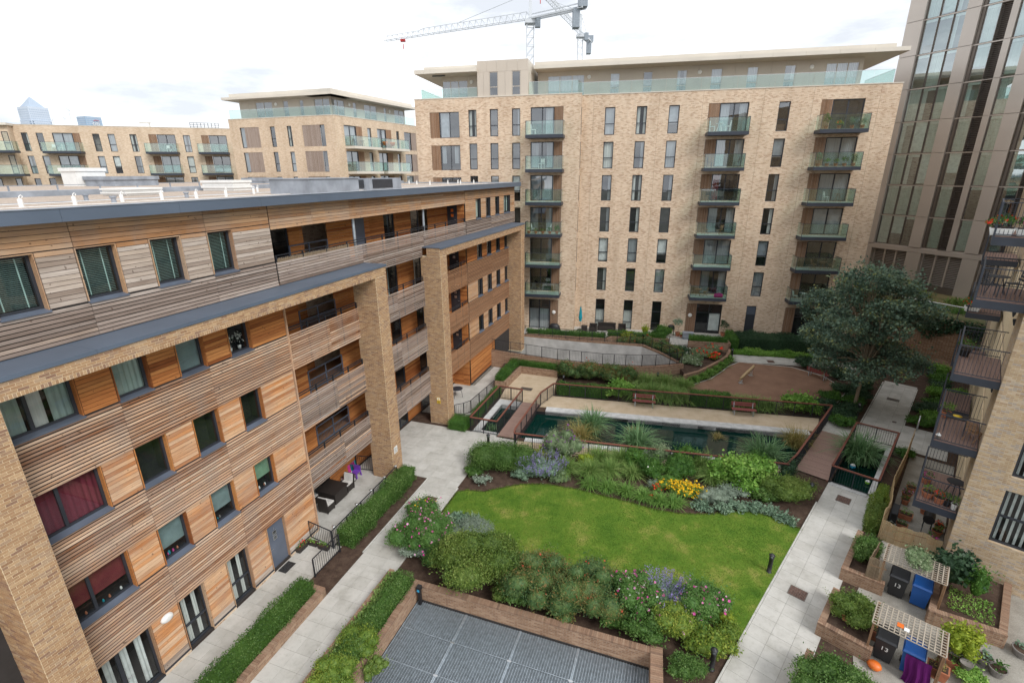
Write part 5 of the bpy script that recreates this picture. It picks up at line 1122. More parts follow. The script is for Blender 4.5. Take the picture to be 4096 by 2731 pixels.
# ---- railings
def railing(label, fr, pts, h=1.05, timber=True, z=0., step=1.2, gap=.115, bal=.013, cat='railing', name='railing', group=None):
    t = fthing(name, label, cat, fr, pts[0][0], pts[0][1], 0, group); o = (pts[0][0], pts[0][1], 0); B = MB(fr, o)
    for p, q in zip(pts, pts[1:]):
        za = p[2] if len(p) > 2 else z; zb = q[2] if len(q) > 2 else z; P, Q = Vector((p[0],p[1],za)), Vector((q[0],q[1],zb)); L_ = (Q-P).length; k = max(1, round(L_/step)); H = Vector((0,0,h))
        g = MB(fr, o); g.bar(P+H, Q+H, .10 if timber else .045, .05 if timber else .03); g.build('handrail', 'rail_wood' if timber else 'steel', t)
        B.bar(P+Vector((0,0,.09)), Q+Vector((0,0,.09)), .03, .03)
        if timber: B.bar(P+H*.93, Q+H*.93, .04, .02)
        for i in range(k+1): g = MB(fr, o); x = P.lerp(Q, i/k); g.bar(x, x+H*.97, .05); g.build('post', 'steel', t)
        n = int(L_/gap)
        for i in range(1, n): x = P.lerp(Q, i/n); B.bar(x+Vector((0,0,.09)), x+H*.93, bal)
    B.build('balusters', 'steel', t, kind='stuff'); return t
railing('railing with brown handrail round the small left pond', LB, [(17.0,4.88),(17.0,3.0),(22.35,3.05),(22.3,4.88),(17.0,4.88)], cat='railing')
railing('sloping brown topped railing along the left end of the pool', LB, [(16.0,6.42),(16.5,6.32),(22.2,6.32),(24.1,6.8)])
railing('brown topped railing in front of the hedge behind the gravel walk', BB, [(-17.62,17.68),(-14,17.7),(-7.7,17.63),(1.55,17.68)])
railing('brown topped railing along the left side of the right footbridge', RF, [(23.75,-1.72),(21.6,-1.72),(15.4,-1.74),(14.0,-1.85)])
railing('brown topped railing behind the planting on the near side of the pool', BB, [(-19.0,25.75),(-11,25.95),(-3.5,26.1)])
railing('railing with brown handrail round the small right pond with tall reeds', RF, [(15.45,0.),(15.45,2.1),(22.25,2.15),(22.1,0.),(15.45,0.)])
pr = 'black steel patio railings'
railing('black steel railing between the front door path and the furnished patio', LB, [(5.2,-.02),(4.98,1.45)], .95, False, group=pr); railing('long black steel railing behind the hedge of the furnished patio', LB, [(4.98,1.5),(10.5,1.42)], .95, False, group=pr)
railing('short black gate railing at the end of the low hedge', LB, [(3.3,1.86),(4.9,1.9)], .95, False, group=pr); railing('black railing between the first pier and the back wall', LB, [(10.72,-1.4),(10.9,-.2)], .95, False, group=pr); railing('black railing between the second pier and the back wall', LB, [(18.25,-1.35),(18.35,-.2)], .95, False, group=pr)
railing('black railing curving round the patio with the round table', LB, [(18.5,1.15),(18.95,1.62),(19.5,1.92),(23.4,2.2)], .95, False, group=pr)
railing('black railing on top of the curved ramp wall', WF, RW, 1.0, False, gap=.12, group='black ramp railings'); railing('black railing on top of the pale concrete wall', WF, [(x+.1,y+.12,z+.16) for x,y,z in FW_], .95, False, gap=.12, group='black ramp railings')
railing('small black gate in the terrace hedge', BB, [(-8.1,4.75),(-6.4,4.9)], 1.0, False, .2, group=pr)
for x in (5.2, 6.9, 8.1, 9.3, 10.4):                        # solar caps on the patio railing
    t = fthing('post_lamp', 'small round solar lamp on the patio railing, %s from the gate' % {5.2:'first',6.9:'second',8.1:'third',9.3:'fourth',10.4:'fifth'}[x], 'lamp', LB, x, 1.45, .97, 'solar lamps on the patio railing'); g = MB(); g.lathe([(.03,0),(.03,.03),(.08,.05),(.085,.08),(.05,.1)], 10); g.build('cap', 'alu', t, True)
# ================================================================ PLANTING
ORD = ['first','second','third','fourth','fifth','sixth','seventh','eighth','ninth','tenth','eleventh']
def nrm(a): return a/np.maximum(np.linalg.norm(a, axis=1, keepdims=True), 1e-6)
def clump(P, f=2.3, ph=0.): return .5+.25*np.sin(P[:,0]*f+ph)*np.cos(P[:,1]*f*1.3+1.7*ph)+.25*np.sin(P[:,2]*f*1.7+P[:,0]*f*.6+ph*2)
def leafcloud(name, P, N, size, mat, parent, asp=.55, out=.5, rnd=None, kind=None, droop=.0, ph=None, flat=.6):
    n = len(P); P = P+RNG.normal(size=P.shape)*size*.45; ph = rr()*9 if ph is None else ph; D = nrm(N*out+RNG.normal(size=(n,3))*.75+np.array([0,0,-droop])); S = nrm(np.cross(D, RNG.normal(size=(n,3))*(1-flat)+np.array([0,0,1.])*flat))
    L_ = (size*(.65+.7*RNG.random(n)))[:,None]; Wd = L_*asp; nn = np.cross(D, S)*L_*.12
    V = np.stack([P-D*L_*.5, P+S*Wd*.5+nn, P+D*L_*.5, P-S*Wd*.5+nn], 1).reshape(-1,3)
    r = np.clip(clump(P, 2.6, ph)*.62+RNG.normal(size=n)*.2+.19, 0, 1) if rnd is None else rnd
    return fastmesh(name, V, 4, 0, r, mat, parent, kind)
def sample_lumps(lumps, dens, lo=.78, zmin=-.02, under=-.35):
    """points on a union of ellipsoids (cx,cy,cz,rx,ry,rz)"""
    PP, NN = [], []; A = np.array(lumps)
    for i, (cx,cy,cz,rx,ry,rz) in enumerate(lumps):
        area = 4*PI*((rx*ry)**1.6/3+(rx*rz)**1.6/3+(ry*rz)**1.6/3)**(1/1.6); n = int(area*dens)
        d = nrm(RNG.normal(size=(n,3))); rad = lo+(1.06-lo)*RNG.random(n)**.55; p = np.array([cx,cy,cz])+d*np.array([rx,ry,rz])*rad[:,None]
        keep = (p[:,2] > zmin) & (d[:,2] > under)
        for j in range(len(lumps)):
            if j != i: keep &= (((p-A[j,:3])/A[j,3:])**2).sum(1) > .62
        PP.append(p[keep]); NN.append(nrm(d/np.array([rx,ry,rz]))[keep])
    return np.concatenate(PP), np.concatenate(NN)
def core(name, lumps, mat, parent, k=.8):  # added filler mass in leaf colour, so the shrub is not see-through
    m = MB(); n, h = 10, 6
    for cx,cy,cz,rx,ry,rz in lumps:
        i0 = len(m.v)
        for j in range(h+1):
            a = PI*j/h-PI/2
            for q in range(n): b = 2*PI*q/n; w = k*(1+.08*math.sin(5*b+j)); m.v.append((cx+rx*w*math.cos(a)*math.cos(b), cy+ry*w*math.cos(a)*math.sin(b), max(.0, cz+rz*w*math.sin(a))))
        for j in range(h):
            for q in range(n): m.f.append([i0+j*n+q, i0+j*n+(q+1) % n, i0+(j+1)*n+(q+1) % n, i0+(j+1)*n+q]); m.r.append(.25+.3*rr())
    return m.build(name, mat, parent, True)
def gen(rx, ry, h, n=7, squash=.75):
    out = [(0,0,h*.38,rx*.62,ry*.62,h*.4)]; n = int(n*1.9)
    for i in range(n):
        a = 2*PI*i/n*2.4+rr()*.8; k = .25+.55*rr(); q = .24+.2*rr(); top = h*(.97-.5*k*k)*(.72+.36*rr()); rz = h*(.17+.13*rr())
        out.append((rx*k*math.cos(a), ry*k*math.sin(a), max(rz*.7, top-rz), rx*q, ry*q, rz))
    return out
def shoots(P, N, k, L_, m=5):
    """young shoots that stick out of the surface and break the outline"""
    i = RNG.choice(len(P), min(k, len(P)), replace=False); D = nrm(N[i]*.7+np.array([0,0,.55])+RNG.normal(size=(len(i),3))*.4); l = (L_*(.5+RNG.random(len(i))))[:,None]
    Q = np.concatenate([P[i]+D*l*(j+1)/m+RNG.normal(size=(len(i),3))*.012 for j in range(m)]); return np.concatenate([P, Q]), np.concatenate([N, np.tile(D, (m,1))])
def blooms(name, P, size, mat, parent, N=None):
    n = len(P); A = nrm(RNG.normal(size=(n,3))+np.array([0,0,.8])); U = nrm(np.cross(A, RNG.normal(size=(n,3)))); Vv = np.cross(A, U); s = (size*(.7+.6*RNG.random(n)))[:,None]; k = 5; rows = []
    for i in range(k): a0, a1, am = 2*PI*i/k, 2*PI*(i+1)/k, 2*PI*(i+.5)/k; rows.append(np.stack([P, P+(U*math.cos(a0)+Vv*math.sin(a0))*s*.45+A*s*.1, P+(U*math.cos(am)+Vv*math.sin(am))*s*.62+A*s*.22, P+(U*math.cos(a1)+Vv*math.sin(a1))*s*.45+A*s*.1], 1))
    V = np.concatenate(rows, 1).reshape(-1,3); return fastmesh(name, V, 4, 0, np.repeat(RNG.random(n), k), mat, parent, 'stuff')
def wgt(P, h): w = np.clip(P[:,2]-h*.2, .01, None); return w/w.sum()
def shrub(label, x, y, rx, ry, h, leaf='box', size=.07, dens=420, n=7, z=0., fl=None, nf=0, fs=.09, name='shrub', cat='shrub', group=None, rot=0., asp=.55, lumps=None, fl2=None, under=-.35, stems=True):
    t = thing(name, label, cat, (x,y,z), rot, group); L_ = lumps or gen(rx, ry, h, n); P, N = sample_lumps(L_, dens*1.2, .5, under=under); k_ = len(P); P, N = shoots(P, N, int(k_*.035)+12, .12+.13*min(1.5, h)); leafcloud('foliage', P, N, size, 'leaf_'+leaf, t, asp); core('inner_twigs', L_, 'leaf_'+leaf, t)
    if stems:
        m = MB()
        for i in range(4): a = rr()*6.28; m.tube([(0,0,-.05),(rx*.25*math.cos(a),ry*.25*math.sin(a),h*.3)], .02, 5)
        m.build('stems', 'twig', t)
    for f, q, s in ((fl, nf, fs),)+((fl2,) if fl2 else ()):
        if f: k = RNG.choice(len(P), min(q, len(P)), replace=False, p=wgt(P, h)); blooms('flowers', P[k]+N[k]*size*.6, s, 'fl_'+f, t)
    return t
def hedge(label, fr, s0, s1, d0, d1, z0, z1, leaf='hedge', size=.055, dens=900, group='clipped hedges', name='hedge', cat='hedge', bumpy=.05):
    t = fthing(name, label, cat, fr, s0, d0, z0, group); a, b, h = s1-s0, d1-d0, z1-z0; PP, NN = [], []
    for (A, fx) in ((a*b, 'z'), (a*h, 'd0'), (a*h, 'd1'), (b*h, 's0'), (b*h, 's1')):
        n = int(A*dens); u, v = RNG.random(n), RNG.random(n); e = -RNG.random(n)**2*.12+.03
        p = {'z': (u*a, v*b, h+e), 'd0': (u*a, -e, v*h), 'd1': (u*a, b+e, v*h), 's0': (-e, u*b, v*h), 's1': (a+e, u*b, v*h)}[fx]
        q = {'z': (0,0,1), 'd0': (0,-1,.2), 'd1': (0,1,.2), 's0': (-1,0,.2), 's1': (1,0,.2)}[fx]; PP.append(np.stack(p, 1)); NN.append(np.repeat(np.array([q], float), n, 0))
    P, N = np.concatenate(PP), np.concatenate(NN); w = np.sin(P[:,0]*2.1+s0)*bumpy+np.sin(P[:,0]*5.3)*bumpy*.5; P = P+N*w[:,None]+RNG.normal(size=P.shape)*.018
    k = RNG.random(len(P)) < .008; P[k] += N[k]*.09
    def conv(Q): return np.stack([Q[:,1], Q[:,0], Q[:,2]], 1) if fr.kind == 'ds' else np.stack([Q[:,0], -Q[:,1], Q[:,2]], 1)
    leafcloud('foliage', conv(P), conv(N), size, 'leaf_'+leaf, t, .6); g = MB(fr); g.box(.09, a-.09, .09, b-.09, 0., h-.09, .35); g.build('inner_twigs', 'leaf_'+leaf, t); return t  # box inside is an added leaf-coloured filler, a little darker than the leaves
def blades(n, L_, r0, arch=.9, w=.014, up=.9, seg=4):
    az = RNG.random(n)*2*PI; o = np.stack([np.cos(az), np.sin(az), 0*az], 1); side = np.stack([-np.sin(az), np.cos(az), 0*az], 1); base = RNG.normal(size=(n,3))*np.array([r0*.5,r0*.5,0]); ln = L_*(.6+.6*RNG.random(n)); ar = arch*(.25+1.1*RNG.random(n)); V = []
    t = np.linspace(0, 1, seg+1); pts = []
    for q in t: pts.append(base+o*(ln*ar*q**1.7)[:,None]*.75+np.array([0,0,1])*(ln*(up*q-.55*ar*q**2.4))[:,None])
    for i in range(seg):
        w0, w1 = w*(1-t[i]**2)+.002, w*(1-t[i+1]**2)+.002; V.append(np.stack([pts[i]-side*w0, pts[i]+side*w0, pts[i+1]+side*w1, pts[i+1]-side*w1], 1))
    return np.stack(V, 1).reshape(-1,3), np.repeat(np.clip(RNG.normal(.5,.25,n),0,1), seg)
TUFT = {}
def tuft(label, x, y, L_=.8, n=260, leaf='grass', r0=.25, arch=.9, w=.014, z=0., name='grass_clump', cat='grass', group=None, up=.9):
    t = thing(name, label, cat, (x,y,z), rr()*6, group); V, r = blades(n, L_, r0, arch, w, up); fastmesh('blades', V, 4, 0, r, 'leaf_'+leaf, t, 'stuff'); return t
def spikes(parent, cx, cy, r, h, n, mat, L_=.35):
    """upright flower spikes as little stacked petals"""
    a = RNG.random(n)*2*PI; q = np.sqrt(RNG.random(n))*r; B = np.stack([cx+q*np.cos(a), cy+q*np.sin(a)*.8, h*(.6+.4*RNG.random(n))], 1); T = nrm(np.stack([np.cos(a)*.45, np.sin(a)*.45, np.ones(n)], 1)+RNG.normal(size=(n,3))*.2)
    P = np.concatenate([B+T*(L_*k/9) for k in range(10)]); P += RNG.normal(size=P.shape)*.012; return leafcloud('flower_spikes', P, np.repeat(T, 1, 0)[np.tile(np.arange(n), 10)], .05, mat, parent, .7, .3)
# ---- lawn blades (nobody could count them)
from mathutils.geometry import intersect_point_tri_2d
def inpoly(P, poly):
    x, y = P[:,0], P[:,1]; c = np.zeros(len(P), bool); j = len(poly)-1
    for i in range(len(poly)):
        xi, yi = poly[i]; xj, yj = poly[j]; c ^= ((yi > y) != (yj > y)) & (x < (xj-xi)*(y-yi)/(yj-yi+1e-9)+xi); j = i
    return c
Q = np.stack([RNG.uniform(-4.4,14,190000), RNG.uniform(13.4,23.6,190000)], 1); Q = Q[inpoly(Q, LAWN)][:110000]; n = len(Q); B = np.stack([Q[:,0], Q[:,1], np.full(n,.018)], 1); D = nrm(RNG.normal(size=(n,3))*.6+np.array([0,0,1.])); S = nrm(np.cross(D, RNG.normal(size=(n,3))))*.008; hh = (.025+.035*RNG.random(n))[:,None]
pn = .5+.25*np.sin(Q[:,0]*.9+np.sin(Q[:,1]*1.1)*1.3)+.2*np.sin(Q[:,1]*1.7+Q[:,0]*.35); ob = fastmesh('grass', np.stack([B-S, B+S, B+D*hh], 1).reshape(-1,3), 3, 0, np.clip(pn*.6+RNG.normal(size=n)*.22+.1,0,1), 'leaf_turf'); tag(ob, 'short mown grass of the curved lawn', 'grass'); ob['kind'] = 'stuff'
E_ = []
for (x0,y0),(x1,y1) in zip(LAWN, LAWN[1:]+LAWN[:1]):
    if x0 > 8.4 and y0 > x0+3 and x1 > 8. and y0 < 19.6: continue
    k = int(math.hypot(x1-x0, y1-y0)*260); u = RNG.random(k); E_.append(np.stack([x0+(x1-x0)*u+RNG.normal(size=k)*.05, y0+(y1-y0)*u+RNG.normal(size=k)*.05, np.full(k,.0)], 1))
E_ = np.concatenate(E_); n = len(E_); D = nrm(RNG.normal(size=(n,3))*.7+np.array([0,0,.9])); S = nrm(np.cross(D, RNG.normal(size=(n,3))))*.011; hh = (.05+.09*RNG.random(n)**2)[:,None]; ob = fastmesh('grass', np.stack([E_-S, E_+S, E_+D*hh], 1).reshape(-1,3), 3, 0, np.clip(RNG.normal(.45,.25,n),0,1), 'leaf_turf'); tag(ob, 'longer ragged grass fringe round the edge of the lawn', 'grass'); ob['kind'] = 'stuff'
# ---- hedges
hedge('clipped hedge in the long planter beside the glazed doors', LB, -5.5, 2.4, 2.0, 2.72, .3, .98)
hedge('clipped hedge in the planter between path and steel grating', LB, -5.5, 4.05, 5.5, 6.2, .3, .85); tuft_lbl = 'strip of low dark grass along the path edge of the grating planter'
hedge(tuft_lbl, LB, -5.5, 4.1, 5.08, 5.46, .3, .52, 'grass', .09, 700, None, 'grass_strip', 'grass')
hedge('rounded hedge along the black railing of the furnished patio', LB, 5.2, 11.05, 1.52, 2.35, 0, .85, 'hedge', .06, 950, bumpy=.09)
hedge('small clipped hedge block at the foot of the second pier', LB, 16.7, 17.95, 1.45, 2.75, 0, .62, 'box'); hedge('narrow clipped hedge strip beside the left pond railing', LB, 18.6, 23.4, 2.35, 2.8, 0, .55, 'box')
hedge('clipped hedge on the stepped planter running away from camera', LB, 24.2, 28.2, 1.95, 2.62, .5, 1.02, 'box', .07, 700); hedge('clipped hedge on the stepped planter running across', LB, 27.9, 28.5, 2.7, 6.0, .5, 1.0, 'box', .07, 700)
hedge('clipped dark hedge behind the brown topped railing, left end', BB, -17.35, -13.6, 16.75, 17.5, 0, .85, 'box', .07, 700); hedge('clipped dark hedge behind the left bench of the gravel walk', BB, -7.6, -4.9, 16.6, 17.5, 0, 1.0, 'box', .08, 600)
hedge('low clipped terrace hedge above the left part of the concrete wall', BB, -22., -14.2, 4.92, 5.5, .85, 1.35, 'box', .09, 420); hedge('low clipped terrace hedge by the dark garden sofa', BB, -14., -8.4, 4.05, 4.6, .85, 1.35, 'box', .09, 420); hedge('clipped hedge on the terrace planter next to the small gate', BB, -6.25, -2.85, 4.05, 4.75, .9, 1.35, 'box', .09, 420)
hedge('end of clipped hedge turning back towards the block', BB, -2.5, -1.8, 1.5, 4.6, 0, 1.3, 'box', .09, 380); hedge('long dark hedge below the ground floor windows of the long block', BB, -1.6, 8.8, 1.2, 3.6, 0, 1.15, 'dark', .11, 300, bumpy=.12)
hedge('bright green ground cover along the path behind the play surface', BB, -2.5, 7.0, 4.4, 5.25, 0, .35, 'bright', .13, 300, None, 'ground_cover', 'plants', .12)
hedge('yellow green clipped hedge against the bamboo fence, near end', RF, 12.0, 13.7, 2.15, 2.62, 0, .85, 'olive', .06, 900, bumpy=.1); hedge('yellow green clipped hedge against the bamboo fence, far end', RF, 13.9, 15.7, 2.12, 2.58, 0, .9, 'yellowleaf', .06, 900, bumpy=.1)
# ---- bed between lawn and pool
shrub('large domed clipped evergreen at the left end of the pool bed', -.55, 24.95, 2.0, 1.25, 1.5, 'hedge', .06, 800, rot=-.25, lumps=[(-1.1,-.1,.6,1.0,.95,.85),(0,.1,.62,1.15,1.0,.9),(1.05,.2,.55,.95,.9,.85)])
shrub('small white variegated ground plant in front of the domed evergreen', -1.75, 23.55, .6, .35, .35, 'silver', .09, 500, 4)
t = shrub('violet spiked sage bush right of the domed evergreen', 1.65, 24.1, 1.35, .9, 1.0, 'sage', .08, 420); spikes(t, 0, 0, 1.35, .95, 200, 'fl_violet')
shrub('purple flowering butterfly bush overhanging the pool railing', 2.9, 25.7, 1.2, 1.0, 2.1, 'grey', .1, 260, 8, fl='purple', nf=90, fs=.1, asp=.32)
shrub('lime yellow shrub left of the butterfly bush', 1.95, 25.5, .75, .55, 1.0, 'lime', .09, 420, 5); shrub('lime yellow shrub in front of the butterfly bush', 4.2, 24.95, .55, .4, .85, 'lime', .09, 420, 5)
GG = 'ornamental grasses in the pool bed'
for i, (x, y, l, n, q) in enumerate([(3.0,24.4,1.35,520,'leftmost, beside the violet sage'),(4.3,24.0,1.35,560,'in front of the lime shrub'),(5.1,25.3,1.5,560,'tallest, against the near pool railing'),(6.3,25.2,1.4,560,'right behind the daylily row'),(5.4,24.1,1.3,520,'in the middle of the bed'),(6.7,23.9,1.1,420,'beside the daylilies'),(10.7,24.5,1.5,520,'right of the dark round shrubs'),(11.0,23.4,1.3,460,'left of the big leaved shrub')]): tuft('arching green grass clump %s' % q, x, y, l, n, 'grass', .3, 1., .014, group=GG)
for i, (x, y) in enumerate([(4.2,23.05),(5.1,22.75),(6.0,22.35),(6.8,21.95),(7.5,21.55),(8.2,21.4)]): tuft('strappy daylily clump in the front row, %s from the left' % ORD[i], x, y, .85, 280, 'fern', .3, 1.05, .018, group='daylilies along the lawn edge')
shrub('dark round evergreen in the pool bed, left of a pair', 7.7, 24.0, .85, .8, 1.15, 'box', .075, 520, 6, fl='white', nf=5, fs=.08); shrub('dark round evergreen in the pool bed, right of a pair', 9.2, 23.9, .95, .85, 1.2, 'box', .075, 520, 6)
shrub('mound of bright yellow flowers at the lawn edge', 9.0, 22.35, 1.25, .6, .65, 'fern', .07, 500, 6, fl='yellow', nf=420, fs=.09, cat='flowers', name='flowering_plant', rot=-.4)
shrub('small red flowered plant left of the yellow flowers', 7.75, 22.6, .3, .25, .45, 'fern', .06, 500, 4, fl='red', nf=22, fs=.1, cat='flowers', name='flowering_plant'); shrub('low red flowered plant at the lawn edge below the yellow flowers', 7.3, 21.75, .22, .2, .4, 'fern', .06, 500, 4, fl='red', nf=20, fs=.09, cat='flowers', name='flowering_plant')
shrub('feathery silver bush right of the yellow flowers', 10.4, 21.7, 1.0, .65, .65, 'silver', .1, 480, 6, asp=.2); shrub('small silver bush behind the yellow flowers', 7.6, 23.0, .45, .4, .4, 'silver', .09, 450, 4, asp=.2)
for i, (x, y, r) in enumerate([(9.6,21.15,.5),(10.6,20.95,.5),(11.5,21.15,.5),(12.2,21.05,.45),(12.75,20.75,.4),(13.15,20.3,.38),(13.4,19.95,.3)]): shrub('woolly grey leaved ground plant on the lawn edge, %s from the left' % ORD[i], x, y, r, r*.8, .28, 'sage', .19, 170, 4, asp=.42, name='ground_plant', cat='plant', group='grey leaved edging plants', stems=False)
shrub('big leaved bright green shrub in front of the right footbridge', 12.5, 23.2, 1.9, 1.25, 1.6, 'bright', .17, 150, 8, asp=.7); shrub('dense dark olive bush at the corner of the right path', 14.35, 21.9, 1.35, 1.05, 1.25, 'olive', .065, 650, 8)
shrub('loose sapling beside the end post of the pool railing', 15.2, 23.55, .55, .5, 1.4, 'dark', .1, 130, 5)
# ---- bed between lawn and grating
shrub('tall pink flowered mallow at the left tip of the lawn', -4.35, 20.1, .95, .9, 1.6, 'rose', .07, 480, 7, fl='pink', nf=60, fs=.075, fl2=('yellow', 14, .08)); shrub('broad pink flowered mallow beside the left path', -4.05, 18.6, 1.45, 1.3, 1.8, 'rose', .07, 480, 8, fl='pink', nf=115, fs=.08)
shrub('pale variegated ground cover below the pink mallow', -4.3, 17.75, .9, .4, .35, 'silver', .09, 420, 5, z=.3); 
for i, (x, y) in enumerate([(-2.75,20.15),(-2.1,19.9),(-.75,18.05)]): shrub('woolly grey leaved clump at the left lawn edge, %s' % ['farthest','middle','nearest'][i], x, y, .55, .45, .4, 'sage', .2, 190, 4, asp=.42, name='ground_plant', cat='plant', group='grey leaved edging plants', stems=False)
t = shrub('spiky grey lavender mound at the left lawn edge', -1.95, 19.0, 1.15, .95, .9, 'silver', .14, 560, 6, asp=.12); 
shrub('big rounded olive green shrub overhanging the grating wall', -1.35, 16.45, 2.15, 1.45, 1.95, 'olive', .075, 620, 10, z=.25); tuft('single grass clump at the bottom of the lawn', .35, 17.45, .6, 200, 'reed', .15)
NG = 'red tinged heavenly bamboo shrubs'
shrub('reddish green heavenly bamboo above the grating wall, left', .95, 15.55, 1.6, 1.2, 1.85, 'nandina', .08, 420, 9, z=.2, fl='berry', nf=26, fs=.07, group=NG, asp=.35); shrub('reddish green heavenly bamboo above the grating wall, right', 2.85, 14.95, 1.6, 1.2, 1.85, 'nandina', .08, 420, 9, z=.2, fl='berry', nf=26, fs=.07, group=NG, asp=.35)
shrub('upright pink hibiscus left of the violet sage', 4.55, 14.7, .95, .9, 1.85, 'rose', .075, 460, 7, z=.2, fl='pink', nf=80, fs=.085, fl2=('white', 22, .07)); shrub('upright pink hibiscus nearest the right path', 7.15, 14.55, .95, .9, 1.7, 'rose', .075, 460, 7, fl='pink', nf=62, fs=.085)
t = shrub('violet Russian sage between the two pink hibiscus', 5.85, 15.0, 1.0, .85, 1.05, 'sage', .08, 380); spikes(t, 0, .1, 1.15, .85, 330, 'fl_violet', .42)
shrub('yellow green abelia below the violet sage', 5.85, 13.85, 1.1, .8, 1.2, 'yellowleaf', .07, 520, 7, z=.1, fl='pink', nf=14, fs=.1); shrub('low variegated evergreen on the wall below the left hibiscus', 4.75, 13.65, .95, .65, .85, 'hedge', .085, 420, 5, z=.25); shrub('cream variegated low shrub beside the near bollard', 7.0, 13.3, .95, .75, .6, 'yellowleaf', .11, 300, 6); shrub('grassy tuft beside the right hibiscus', 8.05, 14.35, .4, .35, .4, 'lime', .12, 300, 4, asp=.15, stems=False)
shrub('low dark leafy filler below the left heavenly bamboo', .2, 15.2, .9, .5, .7, 'hedge', .08, 420, 6, z=.25); shrub('green filler between the pink mallow and the olive shrub', -3.0, 17.6, .9, .7, .95, 'rose', .07, 460, 6, z=.1, fl='pink', nf=14, fs=.07)
for i, (x, y, l) in enumerate([(7.0,24.9,'against the near pool railing, left'),(8.5,25.2,'against the near pool railing, middle'),(10.0,25.0,'against the near pool railing, right'),(13.9,24.4,'right end, before the footbridge')]): shrub('loose green filler shrub %s' % l, x, y, .8, .6, 1.35, ['box','grey','box','rose'][i], .08, 380, 6)
shrub('clipped leafy ball beside the brick pier at the bottom edge', 5.75, 12.15, .6, .55, .75, 'hedge', .065, 800, 6, z=.2); shrub('yellow green bushy shrub spilling from the grating planter', *xy(LB.w(.9,5.85)), .9, .7, .75, 'yellowleaf', .06, 520, 7, z=.35); shrub('second yellow green bush at the bottom of the grating planter', *xy(LB.w(-.5,5.8)), .9, .75, .85, 'yellowleaf', .06, 520, 7, z=.35); shrub('wispy shrub leaning over the grating', *xy(LB.w(.4,6.85)), .45, .4, .7, 'olive', .07, 200, 5, z=.1)
FG = 'low filler planting in the beds'
for i, (x, y, r, lf, l) in enumerate([(3.9,14.2,.7,'hedge','on the wall between bamboo and hibiscus'),(1.9,14.75,.7,'nandina','on the wall below the two bamboos'),(-.2,15.6,.7,'olive','on the wall between olive shrub and bamboo'),(-2.9,18.3,.7,'grey','between mallow and lavender'),(-3.2,19.4,.6,'grey','behind the broad mallow'),(6.4,14.2,.6,'grey','below the right hibiscus'),(7.9,13.8,.45,'yellowleaf','at the path edge below the right hibiscus'),(5.0,15.3,.6,'rose','between left hibiscus and lawn'),(3.6,15.9,.7,'nandina','behind the right bamboo towards the lawn'),(8.4,23.1,.6,'fern','behind the yellow flowers'),(11.6,22.2,.7,'silver','below the big leaved shrub'),(13.2,21.9,.6,'hedge','left of the dark olive bush'),(2.6,23.6,.5,'grey','at the lawn edge right of the sage'),(.5,23.9,.5,'sage','at the lawn edge left of the sage'),(14.6,23.2,.5,'dark','behind the dark olive bush'),(-2.3,24.3,.5,'hedge','at the left end of the domed evergreen')]): shrub('low filler plant %s' % l, x, y, r*1.15, r*.85, .35+.5*r, lf, .075, 420, 6, z=.15 if y < 15.7 and x < 4.5 else 0., group=FG)
# ---- beyond the pool
shrub('bright climbing shrub over the railing behind the gravel walk', *xy(BB.w(-12.7,17.)), 1.1, .85, 1.45, 'bright', .15, 170, 7, asp=.7); shrub('big leaved bright shrub at the right end of the gravel walk', *xy(BB.w(-.3,16.9)), 1.5, .9, 1.35, 'bright', .17, 130, 7, asp=.7)
for i, (s, d, l) in enumerate([(-11.4,16.8,1.3),(-10.4,16.6,1.35),(-9.3,16.6,1.3),(-8.3,16.8,1.1),(-4.2,16.9,1.0),(-3.2,16.9,1.05),(-2.2,16.9,.9),(-10.6,14.4,1.25),(-9.2,14.2,1.2),(-7.9,14.4,1.0)]): tuft('tall fountain grass behind the gravel walk, %s' % ['left of the left bench','just behind the left bench','right of the left bench','before the clipped hedge','left of the right bench','behind the right bench','right of the right bench','back row left','back row middle','back row right'][i], *xy(BB.w(s,d)), l*1.3, 520, 'grass', .4, 1.15, .018, group='fountain grasses behind the gravel walk')
for i, (s, d, r) in enumerate([(-17.0,13.9,1.2),(-15.3,14.,1.3),(-13.6,14.0,1.3),(-12.1,14.2,1.0)]): shrub('russet heavenly bamboo below the ramp wall, %s from the left' % ORD[i], *xy(BB.w(s,d)), r, .9, 1.55, 'nandina', .12, 240, 7, fl='berry', nf=12, fs=.1, group=NG, asp=.35)
for i, (s, d) in enumerate([(-12.1,6.3),(-10.6,6.4),(-9.2,7.2),(-8.2,8.6)]): shrub('russet shrub spilling over the concrete ramp wall, %s from the left' % ORD[i], *xy(BB.w(s,d)), 1.1, .8, 1.35, 'nandina', .14, 180, 6, fl='berry', nf=8, fs=.12, group='russet shrubs on the ramp edge', asp=.35, z=.4)
shrub('yellow green terrace shrub above the ramp wall', *xy(BB.w(-12.0,4.6)), .8, .6, 1.3, 'lime', .13, 220, 6, z=.3); shrub('pointed yellow conifer by the terrace windows', *xy(BB.w(-10.3,2.2)), .35, .35, 1.3, 'lime', .12, 300, 4, z=.3); shrub('wide green terrace bush below the third tall window', *xy(BB.w(-8.6,2.0)), 1.0, .7, 1.3, 'box', .13, 220, 6, z=.3)
for i, (x, y, r) in enumerate([(15.6,40.4,1.1),(17.2,42.2,1.3),(15.5,42.8,1.2),(18.6,43.2,.9)]): shrub('grey green bed planting inside the curved wall, %s from the left' % ORD[i], x, y, r, r*.8, .7, 'grey' if i != 2 else 'dark', .12, 220, 6, z=.35, fl='red' if i in (1,3) else 'white', nf=26 if i in (1,3) else 30, fs=.18 if i in (1,3) else .08, group='plants in the curved brick bed')
